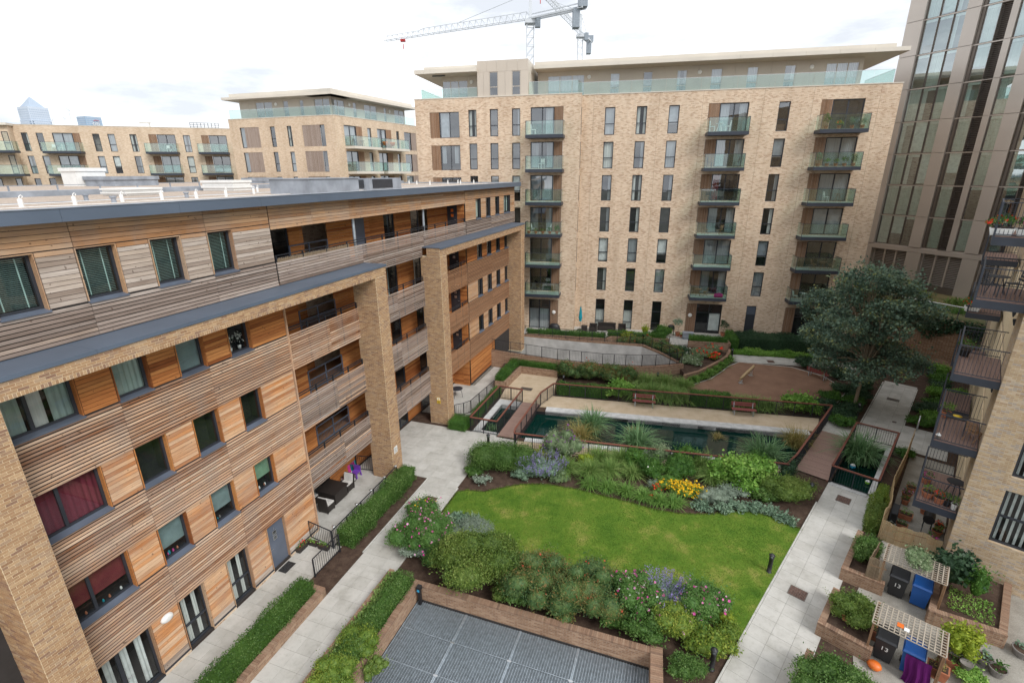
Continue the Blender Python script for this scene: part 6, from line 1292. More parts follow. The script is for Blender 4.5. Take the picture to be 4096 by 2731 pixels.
shrub('bright red flowered clump on the curved brick bed', 17.9, 41.2, .5, .4, .7, 'bright', .12, 220, 4, z=.4, fl='red', nf=40, fs=.2)
for i, (x, y) in enumerate([(14.9,37.3),(15.8,37.9),(16.7,38.7),(17.5,39.5),(18.3,40.4),(19.0,41.3),(19.7,42.0)]): tuft('fern along the curved brick wall, %s from the left' % ORD[i], x, y, .75, 130, 'fern', .2, 1.1, .05, name='fern', cat='fern', group='ferns along the curved wall')
tuft('low yellowish hosta by the play surface', 14.2, 36.7, .55, 110, 'fern', .2, 1.2, .06, name='fern', cat='fern')
for i, (s, d) in enumerate([(3.2,6.9),(5.2,9.2),(6.2,11.0)]): shrub('dark rounded bush near the play bench, %s' % ['behind it','right of it','further right'][i], *xy(BB.w(s,d+.2)), .85, .75, .9, 'dark', .1, 260, 6)
for i, (s, d) in enumerate([(23.2,-.9),(24.6,-1.1),(25.9,-.9),(27.4,-.9),(28.9,-.9),(25.5,-2.3),(27.6,-2.4),(29.6,-2.2),(31.,-1.2)]): shrub('dark ground shrub under the big tree, %s from the left' % ORD[i], *xy(RF.w(s,d)), .9, .8, .55+.3*rr(), 'dark' if i % 3 else 'box', .1, 240, 6, group='undergrowth below the big tree')
for i, (s, d) in enumerate([(27.,3.1),(28.4,3.7),(30.,3.2),(31.6,3.6),(33.2,3.3),(35.,3.4),(37.,3.2),(39.,3.),(28.,4.6),(31.,4.6),(34.5,4.5)]): shrub('green bed shrub between the shady path and the right building, %s from the left' % ORD[i], *xy(RF.w(s,d)), 1.0, .85, .5+.5*rr(), ['box','bright','dark'][i % 3], .11, 220, 6, group='bed beside the shady path')
shrub('small dark shrub beside the right pond railing', *xy(RF.w(21.4,2.75)), .55, .5, .6, 'box', .07, 450, 5)
# ---- water plants
WG = 'reed clumps standing in the water'
for x, y, l, n, lf, q, w_ in ((5.3,29.6,1.9,380,'reed','left of the pool, against the far side',.024),(7.7,27.1,2.0,420,'reed','in the middle of the pool',.026),(14.9,25.7,2.0,420,'reed','at the right end of the pool',.026),(4.3,28.2,1.8,360,'straw','with thin straw coloured stems at left',.010),(17.9,27.6,1.6,360,'straw','with dry stems by the right footbridge',.012),(20.7,25.8,2.2,480,'reed','filling the small right pond',.026)): tuft('arching reed clump %s' % q, x, y, l, n, lf, .45, 1.05, w_, -.3, 'reed_clump', 'reeds', WG, up=1.05)
tuft('sparse reeds in the small left pond', *xy(LB.w(18.0,4.1)), .7, 60, 'reed', .3, .6, .014, -.3, 'reed_clump', 'reeds', WG)
for x, y, q in ((8.2,29.7,'behind the middle reeds'),(13.45,28.8,'under the far coping')): tuft('dead brown water plant %s' % q, x, y, .55, 90, 'straw', .3, 1.3, .012, -.3, 'dead_plant', 'plant', WG)
t = thing('water_lily', 'patch of pale green lily pads near the pool edge', 'water lily', (10.75,26.45,-.265)); m = MB()
for i in range(34): a, q = rr()*6.28, math.sqrt(rr())*.75; x, y, s = q*math.cos(a)*1.2, q*math.sin(a)*.5, .09+.06*rr(); m.face([(x+s*math.cos(b), y+s*math.sin(b), .004+.0006*i) for b in np.linspace(.3, 6., 11)], rr())
m.build('pads', 'leaf_fern', t, kind='stuff'); t = tuft('thin flowering stalk plant at the near pool edge', 11.75, 26.2, .9, 24, 'grass', .2, .5, .01, -.2, 'water_plant', 'plant')
# ---- trees
def tree(label, x, y, h, trunk, lumps, leaf, size, dens, seed, z=0., lean=(0,0), tr=.13):
    random.seed(seed); t = thing('tree', label, 'tree', (x,y,z)); m = MB(); P0 = [Vector((lean[0]*k, lean[1]*k, trunk*k)) for k in np.linspace(0,1,6)]; m.tube(P0, [tr*(1-.35*k) for k in np.linspace(0,1,6)], 10); tp = P0[-1]
    for cx,cy,cz,rx,ry,rz in lumps:
        e = Vector((cx,cy,cz)); mid = tp.lerp(e, .5)+Vector((rr()-.5,rr()-.5,.3))*.4; m.tube([tp-Vector((0,0,rr()*trunk*.25)), mid, e], [tr*.5, tr*.3, tr*.1], 6)
        for _ in range(3): q = e+Vector((rr()-.5,rr()-.5,rr()-.4))*rx*1.3; m.tube([mid.lerp(e,.4), q], [tr*.18, .01], 4)
    m.build('trunk', 'bark', t, True); P, N = sample_lumps(lumps, dens, .5, .6, -.95); P, N = shoots(P, N, int(len(P)*.03), .75, 6); leafcloud('crown', P, N, size, 'leaf_'+leaf, t, .75, .55, droop=.25, flat=.75); return t
random.seed(11)
cl = []
for i in range(44):
    a = i*2.399; q = math.sqrt((i+.5)/44); zz = 2.9+6.6*rr(); env = 3.45*math.sin(PI*min(1, max(.08, (zz-.6)/10.6)))**.8; rad = env*q; cl.append((rad*math.cos(a)+.05, rad*math.sin(a)*.85+.3, zz, .6+.5*rr(), .6+.5*rr(), .38+.3*rr()))
for a in np.arange(0, 6.28, .8): cl.append((3.1*math.cos(a)+.35, 2.8*math.sin(a)+.2, 2.7+rr()*1.8, .75, .7, .42))
cl += [(-2.6,0,9.3,.5,.5,.8),(-2.1,0,8.4,.7,.7,.6),(-.6,.2,9.7,.6,.6,.6),(.5,0,8.9,.7,.7,.5)]
TREE = tree('large dark leaved maple tree at the right of the play surface', 24.65, 32.3, 10.6, 3.6, cl, 'maple', .17, 74, 5, lean=(.35,.3))
k = RNG.integers(0, 1, 1)
cl2 = [(rr()*2.6-1.3, rr()*2.-1., 3.2+3.4*rr(), .8+.4*rr(), .8+.4*rr(), .6+.3*rr()) for _ in range(16)]
tree('slender tree behind the play bench', 26.6, 39.8, 7, 2.9, cl2, 'maple', .18, 60, 9, lean=(.2,.1), tr=.1)
random.seed(21)
# creeper on the podium wall and scrub on top
n = 5200; tt, zz = RNG.random(n), 2.3+2.1*RNG.random(n)**.7; keep = zz > 2.2+1.2*np.abs(np.sin(tt*9)); tt, zz = tt[keep], zz[keep]
P = np.stack([44.0+(40.2-44.0)*tt-.12-.15*RNG.random(len(tt))-41., -6+11.1*tt-2., zz], 1); t = fthing('creeper', 'dark glossy creeper hanging over the podium wall', 'climber', RF, 41., 2.); leafcloud('foliage', P[:,[1,0,2]], np.repeat(np.array([[0,-1.,.1]]), len(P), 0), .22, 'leaf_dark', t, .6)
for i, (s, d) in enumerate([(43.5,-2.),(45.,1.),(44.,3.5),(47.,-1.),(48.,3.),(50.,0.),(43.8,-4.5),(46.,-4.)]): tuft('rough grass tussock on the podium terrace, %s from the left' % ORD[i], *xy(RF.w(s,d)), 1.0, 160, 'straw' if i % 3 == 0 else 'grass', .9, 1., .03, 4.3, group='rough grass on the podium terrace')
# ---- right hand gardens
shrub('loose hedge in the first brick planter beside the bamboo fence', *xy(RF.w(9.5,2.6)), .9, .55, .9, 'hedge', .07, 650, 8, z=.45, rot=R(46)); shrub('bushy green and yellow hedge in the middle brick planter', *xy(RF.w(5.5,2.75)), .9, .7, .95, 'olive', .065, 700, 8, z=.45); shrub('large leafy hedge in the nearest right planter', *xy(RF.w(1.6,2.95)), 1.2, 1.0, 1.1, 'hedge', .07, 620, 9, z=.4); shrub('large leafy hedge at the bottom right corner', *xy(RF.w(.3,3.1)), 1.1, .9, 1.0, 'hedge', .07, 620, 8, z=.4)
shrub('creeper over the rear bin trellis', *xy(RF.w(8.7,4.1)), .55, .95, .3, 'grey', .09, 300, 5, z=1.72, stems=False, rot=R(-43)); shrub('small fig tree against the brick wall', *xy(RF.w(9.8,5.3)), .75, .65, 1.6, 'dark', .17, 110, 7, z=.6, asp=.75); shrub('second leafy stem beside the fig', *xy(RF.w(9.4,6.0)), .4, .4, 1.5, 'box', .1, 200, 5, z=.7)
t = fthing('seedling_bed', 'dark raised bed sown with rows of small salad seedlings', 'vegetable bed', RF, 8., 5., .5); n = 900; P = np.stack([RNG.uniform(.3,1.6,n), RNG.uniform(.35,1.7,n), .04+.05*RNG.random(n)], 1); leafcloud('seedlings', P, np.repeat(np.array([[0,0,1.]]), n, 0), .07, 'leaf_bright', t, .6)
shrub('acid yellow young acer standing over the round pots', *xy(RF.w(6.3,5.75)), .6, .5, 1.5, 'lime', .12, 170, 7, z=.35); shrub('green lower growth below the acid yellow acer', *xy(RF.w(5.6,6.1)), .6, .5, .4, 'bright', .09, 300, 5, z=.1)
# ================================================================ SMALL THINGS IN THE COURT
ORD = ['first','second','third','fourth','fifth','sixth','seventh','eighth','ninth','tenth','eleventh']
# ---- benches
def mk_bench():
    t = thing('park_bench', 'x', 'bench', (0,0,0), 0., 'red brown park benches')
    for i in range(3): g = MB(); g.box(-.8, .8, -.42+i*.14, -.30+i*.14, .42, .455); g.build('seat_slat', 'bench_wood', t)
    for i in range(2): g = MB(); y = .06+i*.035; g.hexa([(-.8,y,.55+i*.15),(.8,y,.55+i*.15),(.8,y+.03,.55+i*.15),(-.8,y+.03,.55+i*.15),(-.8,y+.03,.67+i*.15),(.8,y+.03,.67+i*.15),(.8,y+.06,.67+i*.15),(-.8,y+.06,.67+i*.15)]); g.build('back_slat', 'bench_wood', t)
    for x in (-.62, .62):
        g = MB(); g.bar((x,-.36,0),(x,-.36,.42), .05, .05); g.bar((x,.0,0),(x,-.02,.42), .05, .05); g.bar((x,-.42,.41),(x,.04,.41), .05, .04); g.bar((x,.03,.41),(x,.15,.83), .04, .04); g.build('leg_frame', 'galv', t)
    return t
B0 = mk_bench()
for i, (p, r, l) in enumerate(((BB.w(-10.92,17.95), BB.rot, 'red brown bench on the gravel walk, left of two'),(BB.w(-4.12,17.95), BB.rot, 'red brown bench on the gravel walk, right of two'),(Vector((25.15,37.85,0)), BB.rot-R(48)-PI+R(0), 'red brown bench at the edge of the play surface'))): place(B0, i == 0, p, r, l)
bpy.data.objects[B0.name].rotation_euler = (0,0,BB.rot)
# ---- see-saw log on springs
t = thing('balance_log', 'sloping peeled log on two steel springs on the play surface', 'play equipment', (19.35,37.75,0)); a, b = Vector((-1.0,-1.0,.42)), Vector((1.0,1.05,.72)); m = MB(); m.tube([a.lerp(b,k)+Vector((.02*math.sin(9*k),0,.015*math.sin(7*k))) for k in np.linspace(0,1,9)], [.1,.115,.12,.115,.125,.12,.115,.12,.105], 12); m.build('log', 'log', t, True)
for q in (.08, .85):
    p = a.lerp(b, q); m = MB(); m.tube([(p.x+.1*math.cos(w), p.y+.1*math.sin(w), .03+(p.z-.15)*w/(2*PI*5)) for w in np.linspace(0, 2*PI*5, 60)], .018, 5); m.build('spring', 'alu', t); m = MB(); m.box(p.x-.16,p.x+.16,p.y-.16,p.y+.16,.0,.03); m.build('foot_plate', 'alu', t)
# ---- bollard lights
def mk_bollard():
    t = thing('bollard_light', 'x', 'bollard', (0,0,0), 0., 'black garden bollard lights'); m = MB(); m.lathe([(.11,0),(.11,.02),(.085,.025),(.085,.74),(.1,.745),(.1,.77)], 16); m.build('post', 'black', t, True)
    m = MB(); m.lathe([(.07,.77),(.055,.83),(.03,.86)], 14); m.build('reflector', 'chrome_lamp', t, True); m = MB(); m.lathe([(.095,.77),(.095,.88)], 14); m.build('lens', 'glass', t, True)
    for k in range(4): m = MB(); c, s = math.cos(k*PI/2+.4)*.095, math.sin(k*PI/2+.4)*.095; m.bar((c,s,.77),(c,s,.88), .014); m.build('cage_bar', 'black', t)
    m = MB(); m.lathe([(.125,.88),(.11,.9),(.03,.97),(.0,.985)], 16); m.build('cap', 'black', t, True); return t
K0 = mk_bollard()
for i, (p, l) in enumerate(((RF.w(6.3,-.32),'black bollard light standing on the lawn by the right path'),(RF.w(.3,-.36),'black bollard light in the shrubs at the bottom edge'),(RF.w(13.1,-.4),'black bollard light beside the dark olive bush'),(Vector((20.16,42.6,0)),'black bollard light at the end of the curved brick bed'),(RF.w(25.85,-.43),'black bollard light below the big tree'),(BB.w(-17.1,15.7),'black bollard light behind the left pool railing corner'),(BB.w(-9.7,13.6),'black bollard light between the fountain grasses'),(LB.w(15.45,4.9),'black bollard light behind the domed evergreen'))): place(K0, i == 0, p, 0, l)
t = fthing('steel_bollard', 'slim brushed steel post light by the shady path', 'bollard', RF, 25.9, 2.87); m = MB(); m.lathe([(.045,0),(.045,.95)], 12); m.build('post', 'alu', t, True); m = MB(); m.lathe([(.055,.95),(.06,1.0),(.04,1.05),(0,1.06)], 12); m.build('head', 'chrome_lamp', t, True)
t = fthing('wall_post', 'black box post with blue tag in the corner of the grating', 'post', LB, 3.82, 6.6, -.35); m = MB(); m.box(-.06,.06,-.06,.06,0,.85); m.build('post', 'black', t); m = MB(); m.box(-.09,.09,-.09,.09,.75,.92); m.build('head', 'black', t); m = MB(); m.box(-.05,.05,-.1,-.09,.7,.8); m.build('tag', 'skyblue', t)
# ---- furnished patio below the slatted balcony
def weave_chair(label, s, d, rot, cat='chair'):
    t = thing('rattan_chair', label, cat, LB.w(s,d), LB.rot+rot, 'dark rattan patio set'); m = MB(); m.box(-.28,.28,-.28,.28,.06,.4); m.build('seat_box', 'rattan', t); m = MB(); m.hexa([(-.28,.2,.06),(.28,.2,.06),(.28,.28,.06),(-.28,.28,.06),(-.28,.27,.86),(.28,.27,.86),(.28,.34,.86),(-.28,.34,.86)]); m.build('backrest', 'rattan', t)
    m = MB(); m.box(-.26,.26,-.27,.19,.4,.47); m.build('seat_cushion', 'cushion', t); m = MB(); m.hexa([(-.26,.14,.48),(.26,.14,.48),(.26,.2,.48),(-.26,.2,.48),(-.26,.2,.88),(.26,.2,.88),(.26,.265,.88),(-.26,.265,.88)]); m.build('back_cushion', 'cushion', t)
    for x in (-.25,.25):
        for y in (-.25,.25): m = MB(); m.box(x-.025,x+.025,y-.025,y+.025,0,.06); m.build('leg', 'rattan', t)
t = fthing('rattan_table', 'square dark rattan patio table under the slatted balcony', 'table', LB, 8.05, -.95, 0, 'dark rattan patio set'); m = MB(); m.box(-.62,.62,-.55,.55,.66,.72); m.build('table_top', 'rattan', t); m = MB(); m.box(-.55,.55,-.48,.48,.06,.65); m.build('skirt', 'rattan', t)
weave_chair('dark rattan chair with pale cushion nearest the path', 7.15, -.62, PI); weave_chair('dark rattan chair with pale cushion behind the patio table', 8.95, -.75, 0); weave_chair('dark rattan chair tucked deep under the balcony', 7.6, -1.75, PI/2)
t = fthing('child_chair', 'purple plastic child chair deep in the furnished patio', 'chair', LB, 10.15, -1.05); m = MB(); m.box(-.2,.2,-.2,.2,.28,.32); m.build('seat', 'purple', t); m = MB(); m.box(-.2,.2,.16,.2,.32,.62); m.build('backrest', 'purple', t)
for x in (-.17,.17):
    for y in (-.17,.17): m = MB(); m.bar((x*1.2,y*1.2,0),(x,y,.28), .06); m.build('leg', 'purple', t)
t = fthing('child_bicycle', 'small pink child bicycle beside the purple chair', 'bicycle', LB, 9.55, -1.15); t.rotation_euler.z += .4
for x in (-.3,.3):
    m = MB(); m.tube([(x+.16*math.cos(a), 0, .17+.16*math.sin(a)) for a in np.linspace(0, 2*PI, 17)], .02, 5); w = m.build('wheel', 'black', t); m = MB()
    for a in np.arange(0, PI, .5): m.bar((x+.15*math.cos(a),0,.17+.15*math.sin(a)),(x-.15*math.cos(a),0,.17-.15*math.sin(a)), .008)
    m.build('spokes', 'white', w)
m = MB(); m.tube([(-.3,0,.17),(-.1,0,.42),(.22,0,.44),(.3,0,.17)], .018, 6); m.tube([(-.1,0,.42),(0,0,.2),(.22,0,.44)], .018, 6); m.build('frame', 'pink', t); m = MB(); m.box(-.2,-.02,-.05,.05,.46,.5); m.build('saddle', 'black', t); m = MB(); m.tube([(.22,-.17,.58),(.24,0,.6),(.22,.17,.58)], .014, 5); m.bar((.24,0,.6),(.22,0,.44), .02); m.build('handlebar', 'white', t)
for i, (mt, l) in enumerate((('pink','pink foam play mat leaning by the back wall'),('teal','teal foam play mat leaning by the back wall'))): t = fthing('foam_mat', l, 'mat', LB, 10.35+.2*i, -1.42); m = MB(); m.hexa([(-.02,-.3,0),(.02,-.3,0),(.02,.3,0),(-.02,.3,0),(-.12,-.3,.62),(-.08,-.3,.62),(-.08,.3,.62),(-.12,.3,.62)]); m.build('mat', mt, t)
t = fthing('garden_table', 'round dark metal garden table on the far patio', 'table', LB, 21.55, -.12); m = MB(); m.lathe([(.42,.70),(.43,.715),(.42,.73)], 24); m.build('table_top', 'frame', t)
for k in range(3): a = k*2.09+.3; m = MB(); m.tube([(.25*math.cos(a),.25*math.sin(a),.7),(.36*math.cos(a),.36*math.sin(a),.35),(.38*math.cos(a),.38*math.sin(a),0)], .016, 6); m.build('leg', 'frame', t)
def trough(label, fr, s, d, w, dd, leaf='bright', fl=None):
    t = fthing('trough_planter', label, 'planter', fr, s, d, 0, 'dark trough planters by the front door'); m = MB(); a, b = w/2, dd/2
    m.hexa([(-a*.85,-b*.8,0),(a*.85,-b*.8,0),(a*.85,b*.8,0),(-a*.85,b*.8,0),(-a,-b,.2),(a,-b,.2),(a,b,.2),(-a,b,.2)]); m.build('trough', 'rattan', t); m = MB(); m.box(-a*.9,a*.9,-b*.85,b*.85,.2,.205); m.build('soil', 'soil', t); n = 60; P = np.stack([RNG.uniform(-a*.8,a*.8,n), RNG.uniform(-b*.7,b*.7,n), .22+.14*RNG.random(n)], 1); leafcloud('plants', P, np.repeat(np.array([[0,0,1.]]), n, 0), .07, 'leaf_'+leaf, t)
    if fl: blooms('flowers', P[:14]+np.array([0,0,.05]), .06, 'fl_'+fl, t)
trough('dark trough with red flowers against the timber wall', LB, 4.45, .16, .24, .62, 'rose', 'red'); trough('dark trough with herbs along the black railing, left', LB, 4.85, .42, .58, .22); trough('dark trough with herbs along the black railing, right', LB, 4.8, 1.1, .58, .22)
t = fthing('door_mat', 'black rubber grid door mat below the grey front door', 'mat', LB, 3.35, .3, .003); m = MB(LB, (0,0,0))
for x in np.arange(-.3, .3, .045): m.box(x, x+.025, -.21, .21, 0, .014)
for y in np.arange(-.21, .21, .05): m.box(-.3, .32, y, y+.022, 0, .012)
m.build('mat', 'black', t)
# ---- balls floating in the small right pond
for s, d, r, mt, l in ((18.6,.62,.15,'skyblue','blue ball floating in the small right pond'),(17.3,1.55,.13,'limegreen','lime green and white football in the small right pond')):
    t = fthing('ball', l, 'ball', RF, s, d, -.33); m = MB(); m.lathe([(r*math.sin(a), r*.75-r*math.cos(a)) for a in np.linspace(.02, PI-.02, 11)], 16); m.build('ball', mt, t, True); m = MB(); m.lathe([(r*1.01*math.sin(a), r*.75-r*1.01*math.cos(a)) for a in np.linspace(PI*.62, PI-.03, 5)], 16); m.build('panel', 'white', t, True)
# ---- terrace of the long block
def potplant(label, loc, r, h, leaf, size, ph, pr, mat='terracotta', group=None, fl=None, rot=0., dens=260, stem=0., nf=14, name='potted_plant', square=False):
    t = thing(name, label, 'potted plant', loc, rot, group); m = MB()
    if square: a = pr; m.hexa([(-a*.8,-a*.55,0),(a*.8,-a*.55,0),(a*.8,a*.55,0),(-a*.8,a*.55,0),(-a,-a*.7,ph),(a,-a*.7,ph),(a,a*.7,ph),(-a,a*.7,ph)])
    else: m.lathe([(pr*.72,0),(pr*.95,ph*.85),(pr*1.06,ph*.86),(pr*1.06,ph),(pr*.92,ph),(pr*.9,ph*.9)], 16)
    m.build('pot', mat, t); m = MB(); m.lathe([(pr*.9,ph*.9),(.01,ph*.91)], 12) if not square else m.box(-pr*.85,pr*.85,-pr*.55,pr*.55,ph,ph+.004); m.build('soil', 'soil', t)
    if h:
        if stem: m = MB(); m.tube([(0,0,ph*.8),(.02,.01,ph+stem)], .015, 5); m.build('stem', 'twig', t)
        L_ = [(a,b,c+ph+stem,x,y,z) for a,b,c,x,y,z in gen(r, r, h, 5)]; P, N = sample_lumps(L_, dens, .5); leafcloud('foliage', P, N, size, 'leaf_'+leaf, t)
        if fl: k = RNG.choice(len(P), min(nf, len(P)), replace=False); blooms('flowers', P[k], .08, 'fl_'+fl, t)
    return t
t = thing('parasol', 'folded teal parasol on the terrace', 'parasol', BB.w(-16.98,1.2,.3)); m = MB(); m.lathe([(.3,0),(.3,.06),(.04,.1)], 14); m.build('base', 'black', t); m = MB(); m.lathe([(.025,.08),(.025,2.7)], 8); m.build('pole', 'timberbrown', t); m = MB(); m.lathe([(.16,1.0),(.13,1.1),(.2,1.35),(.14,2.0),(.05,2.55),(.01,2.6)], 11); m.build('folded_canopy', 'teal', t)
def sofa(label, s, d, w, name='garden_sofa', cat='sofa'):
    t = thing(name, label, cat, BB.w(s,d,.3), BB.rot, 'dark garden furniture on the terrace'); m = MB(); m.box(-w/2,w/2,-.4,.4,.05,.38); m.build('seat', 'rattan', t); m = MB(); m.box(-w/2,w/2,.28,.4,.38,.75); m.build('backrest', 'rattan', t)
    for x in (-w/2, w/2-.12): m = MB(); m.box(x,x+.12,-.4,.28,.38,.6); m.build('arm', 'rattan', t)
sofa('dark garden armchair left on the terrace', -15.6, 1.3, .8, 'garden_armchair', 'armchair'); sofa('long dark garden sofa below the windows', -14.2, .75, 1.9); sofa('dark garden armchair right of the sofa', -12.6, .9, .8, 'garden_armchair', 'armchair')
t = thing('side_table', 'dark cube side table beside the parasol', 'table', BB.w(-16.5,1.7,.3), BB.rot); m = MB(); m.box(-.3,.3,-.3,.3,0,.6); m.build('body', 'rattan', t); m = MB(); m.box(-.32,.32,-.32,.32,.6,.63); m.build('table_top', 'black', t)
t = thing('covered_barbecue', 'barbecue under a sagging black cover', 'barbecue', BB.w(-19.5,3.2,.3), BB.rot); m = MB(); m.lathe([(.75,0),(.72,.3),(.6,.7),(.55,.95),(.35,1.12),(.0,1.18)], 14, sy=.6); m.build('cover', 'black', t, True)
t = thing('kettle_barbecue', 'black lidded barbecue by the small terrace gate', 'barbecue', BB.w(-7.7,1.3,.3), BB.rot); m = MB(); m.box(-.35,.35,-.22,.22,.7,.85); m.lathe([(.36,.85),(.33,1.0),(.2,1.1),(0,1.13)], 14, sy=.65); m.build('hood', 'black', t, True)
for x in (-.3,.3):
    for y in (-.18,.18): m = MB(); m.bar((x,y,0),(x,y,.72), .04); m.build('leg', 'steel', t)
t = thing('storage_box', 'grey slatted storage box beside the patio door', 'box', BB.w(-6.1,2.2,.3), BB.rot); 
for i in range(5): m = MB(); m.box(-.5,.5,-.3,.3,i*.13,i*.13+.12); m.build('plank', 'lead', t)
m = MB(); m.box(-.53,.53,-.33,.33,.66,.7); m.build('lid', 'lead', t)
potplant('small round headed olive tree in a terracotta pot on the terrace', BB.w(-7.0,1.4,.3), .55, 1.0, 'sage', .12, .4, .25, stem=.5, dens=150); potplant('bushy tree in a pot right of the patio door', BB.w(-2.5,.6,.3), .5, 1.1, 'dark', .12, .4, .25, stem=.3, dens=170); potplant('small terracotta pot beside the storage box', BB.w(-6.7,1.7,.3), .2, .3, 'bright', .09, .25, .16)
# ---- simple chairs and tables for balconies
def mk_chair(mat, label='x', grp=None, fold=False):
    t = thing('balcony_chair', label, 'chair', (0,0,0), 0., grp); m = MB(); m.box(-.2,.2,-.2,.2,.43,.46); m.build('seat', mat, t)
    for i in range(3): m = MB(); m.box(-.2,.2,.19+.02*i,.21+.02*i,.56+.12*i,.64+.12*i); m.build('back_slat', mat, t)
    for x in (-.19,.19): 
        if fold: m = MB(); m.bar((x,-.22,0),(x,.26,.92), .025); m.build('leg', mat, t); m = MB(); m.bar((x,.24,0),(x,-.18,.45), .025); m.build('leg', mat, t)
        else:
            m = MB(); m.bar((x,-.18,0),(x,-.18,.44), .025); m.build('leg', mat, t); m = MB(); m.bar((x,.2,0),(x,.25,.92), .025); m.build('leg', mat, t)
    return t
def mk_table(mat, label='x', r=.33, grp=None, h=.7):
    t = thing('balcony_table', label, 'table', (0,0,0), 0., grp); m = MB(); m.lathe([(r,h-.02),(r,h)], 18); m.build('table_top', mat, t)
    for k in range(4): a = k*PI/2+.78; m = MB(); m.bar((r*.3*math.cos(a),r*.3*math.sin(a),h-.02),(r*.85*math.cos(a),r*.85*math.sin(a),0), .025); m.build('leg', mat, t)
    return t
def put(o, p, rot, label): o.location = p; o.rotation_euler = (0,0,rot); o['label'] = label
CG = 'chairs on the balconies'; c_w = mk_chair('white','x',CG); c_t = mk_chair('timberbrown','x',CG,True); c_b = mk_chair('frame','x',CG); tb_w = mk_table('white'); tb_t = mk_table('timberbrown'); tb_b = mk_table('frame')
used = set()
def putc(proto, p, rot, label): o = proto if proto.name not in used else copy_tree(proto); used.add(proto.name); put(o, p, rot, label)
def bbz(s, d, k): return BB.w(s, d, ROW[k]+.01)
r_ = BB.rot
putc(c_w, bbz(-22.0,2.3,5), r_+PI/2, 'white chair on the top left balcony of the long block'); putc(c_w, bbz(-21.2,2.4,4), r_-.5, 'white chair on the second highest left balcony'); putc(tb_w, bbz(-5.2,.8,5), r_, 'white table on the top middle balcony'); putc(c_w, bbz(-5.8,.8,5), r_+PI/2, 'white chair left of the table on the top middle balcony'); putc(c_w, bbz(-4.5,.8,5), r_-PI/2, 'white chair right of the table on the top middle balcony')
putc(c_b, bbz(-5.7,.8,4), r_+PI/2, 'dark chair on the second highest middle balcony, left'); putc(c_b, bbz(-3.4,.8,4), r_-PI/2, 'dark chair on the second highest middle balcony, right'); putc(c_b, bbz(-5.4,.7,3), r_+2.4, 'dark garden chair on the balcony with the red curtain')
putc(c_t, bbz(-5.4,.8,2), r_+2.2, 'folding wooden chair on the middle balcony, left'); putc(c_t, bbz(-4.1,.8,2), r_-2.4, 'folding wooden chair on the middle balcony, right'); putc(tb_t, bbz(-5.4,.8,0), r_, 'wooden table on the lowest middle balcony'); putc(c_t, bbz(-4.7,.8,0), r_-PI/2, 'wooden chair beside the table on the lowest middle balcony')
t = thing('duffel_bag', 'bright magenta duffel bag on the lowest middle balcony', 'bag', bbz(-3.5,1.1,0), r_); m = MB(); m.lathe([(.05,0),(.32,.03),(.36,.2),(.3,.36),(.05,.42)], 14, sx=1.25, sy=.65); m.build('bag', 'magenta', t, True); m = MB(); m.tube([(-.2,-.2,.3),(-.1,-.22,.5),(.1,-.22,.5),(.2,-.2,.3)], .02, 5); m.build('strap', 'magenta', t)
putc(c_w, bbz(4.6,.8,3), r_+PI/2, 'white folding chair on the third right balcony from the top'); putc(tb_t, bbz(5.6,.7,3), r_, 'small yellow wooden table on the third right balcony'); putc(tb_t, bbz(5.4,.8,1), r_, 'wooden table on the fifth right balcony'); putc(c_t, bbz(4.6,.8,1), r_+PI/2, 'wooden chair on the fifth right balcony, left'); putc(c_t, bbz(6.1,.8,1), r_-PI/2, 'wooden chair on the fifth right balcony, right'); putc(tb_w, bbz(4.2,.8,0), r_, 'white topped table on the lowest right balcony'); putc(c_w, bbz(3.5,.9,0), r_+PI/2, 'white cushioned chair on the lowest right balcony')
putc(tb_b, bbz(-21.2,2.5,2), r_, 'dark table on the left balcony with window boxes'); putc(c_w, bbz(-21.9,2.3,2), r_+PI/2, 'white chair left on the balcony with window boxes'); putc(c_w, bbz(-20.4,2.3,2), r_-PI/2, 'white chair right on the balcony with window boxes'); putc(c_b, bbz(-21.8,2.3,0), r_+.4, 'dark chair on the lowest left balcony')
PGR = 'potted plants on the balconies'
for i, (s, d, k, l, lf, h) in enumerate([(3.4,1.2,5,'tall leafy plant in a pot on the top right balcony','olive',1.1),(4.4,1.25,5,'red potted plant on the top right balcony','bright',.5),(5.4,1.25,5,'pale shrub in a pot on the top right balcony','sage',.7),(6.2,1.25,5,'second pale shrub on the top right balcony corner','sage',.6),(3.3,1.2,4,'feathery grey plant on the second right balcony','sage',1.1),(4.0,1.25,4,'terracotta pot of herbs on the second right balcony, left','bright',.4),(4.7,1.25,4,'terracotta pot of herbs on the second right balcony, middle','fern',.4),(5.4,1.25,4,'leafy pot on the second right balcony, right of middle','box',.7),(6.1,1.2,4,'tall leafy pot at the right end of the second right balcony','box',.8),(-22.3,2.8,2,'white flowers in a box on the left balcony, left end','box',.45),(-21.6,2.8,2,'terracotta box on the left balcony, second','olive',.25),(-20.9,2.8,2,'terracotta box on the left balcony, third','olive',.25),(-20.2,2.8,2,'leafy pot on the left balcony, fourth','box',.45),(-19.5,2.8,2,'tall leafy pot on the left balcony, right end','box',.7)]): potplant(l, bbz(s,d,k), .3, h, lf, .1, .25, .17, group=PGR, dens=170, fl='white' if i == 9 else ('red' if i == 1 else None))
t = thing('orange_chair', 'orange shell chair on the corner block balcony, left', 'chair', CF.w(8.7,.75,ROW[5]+.01), CF.rot, 'orange shell chairs')
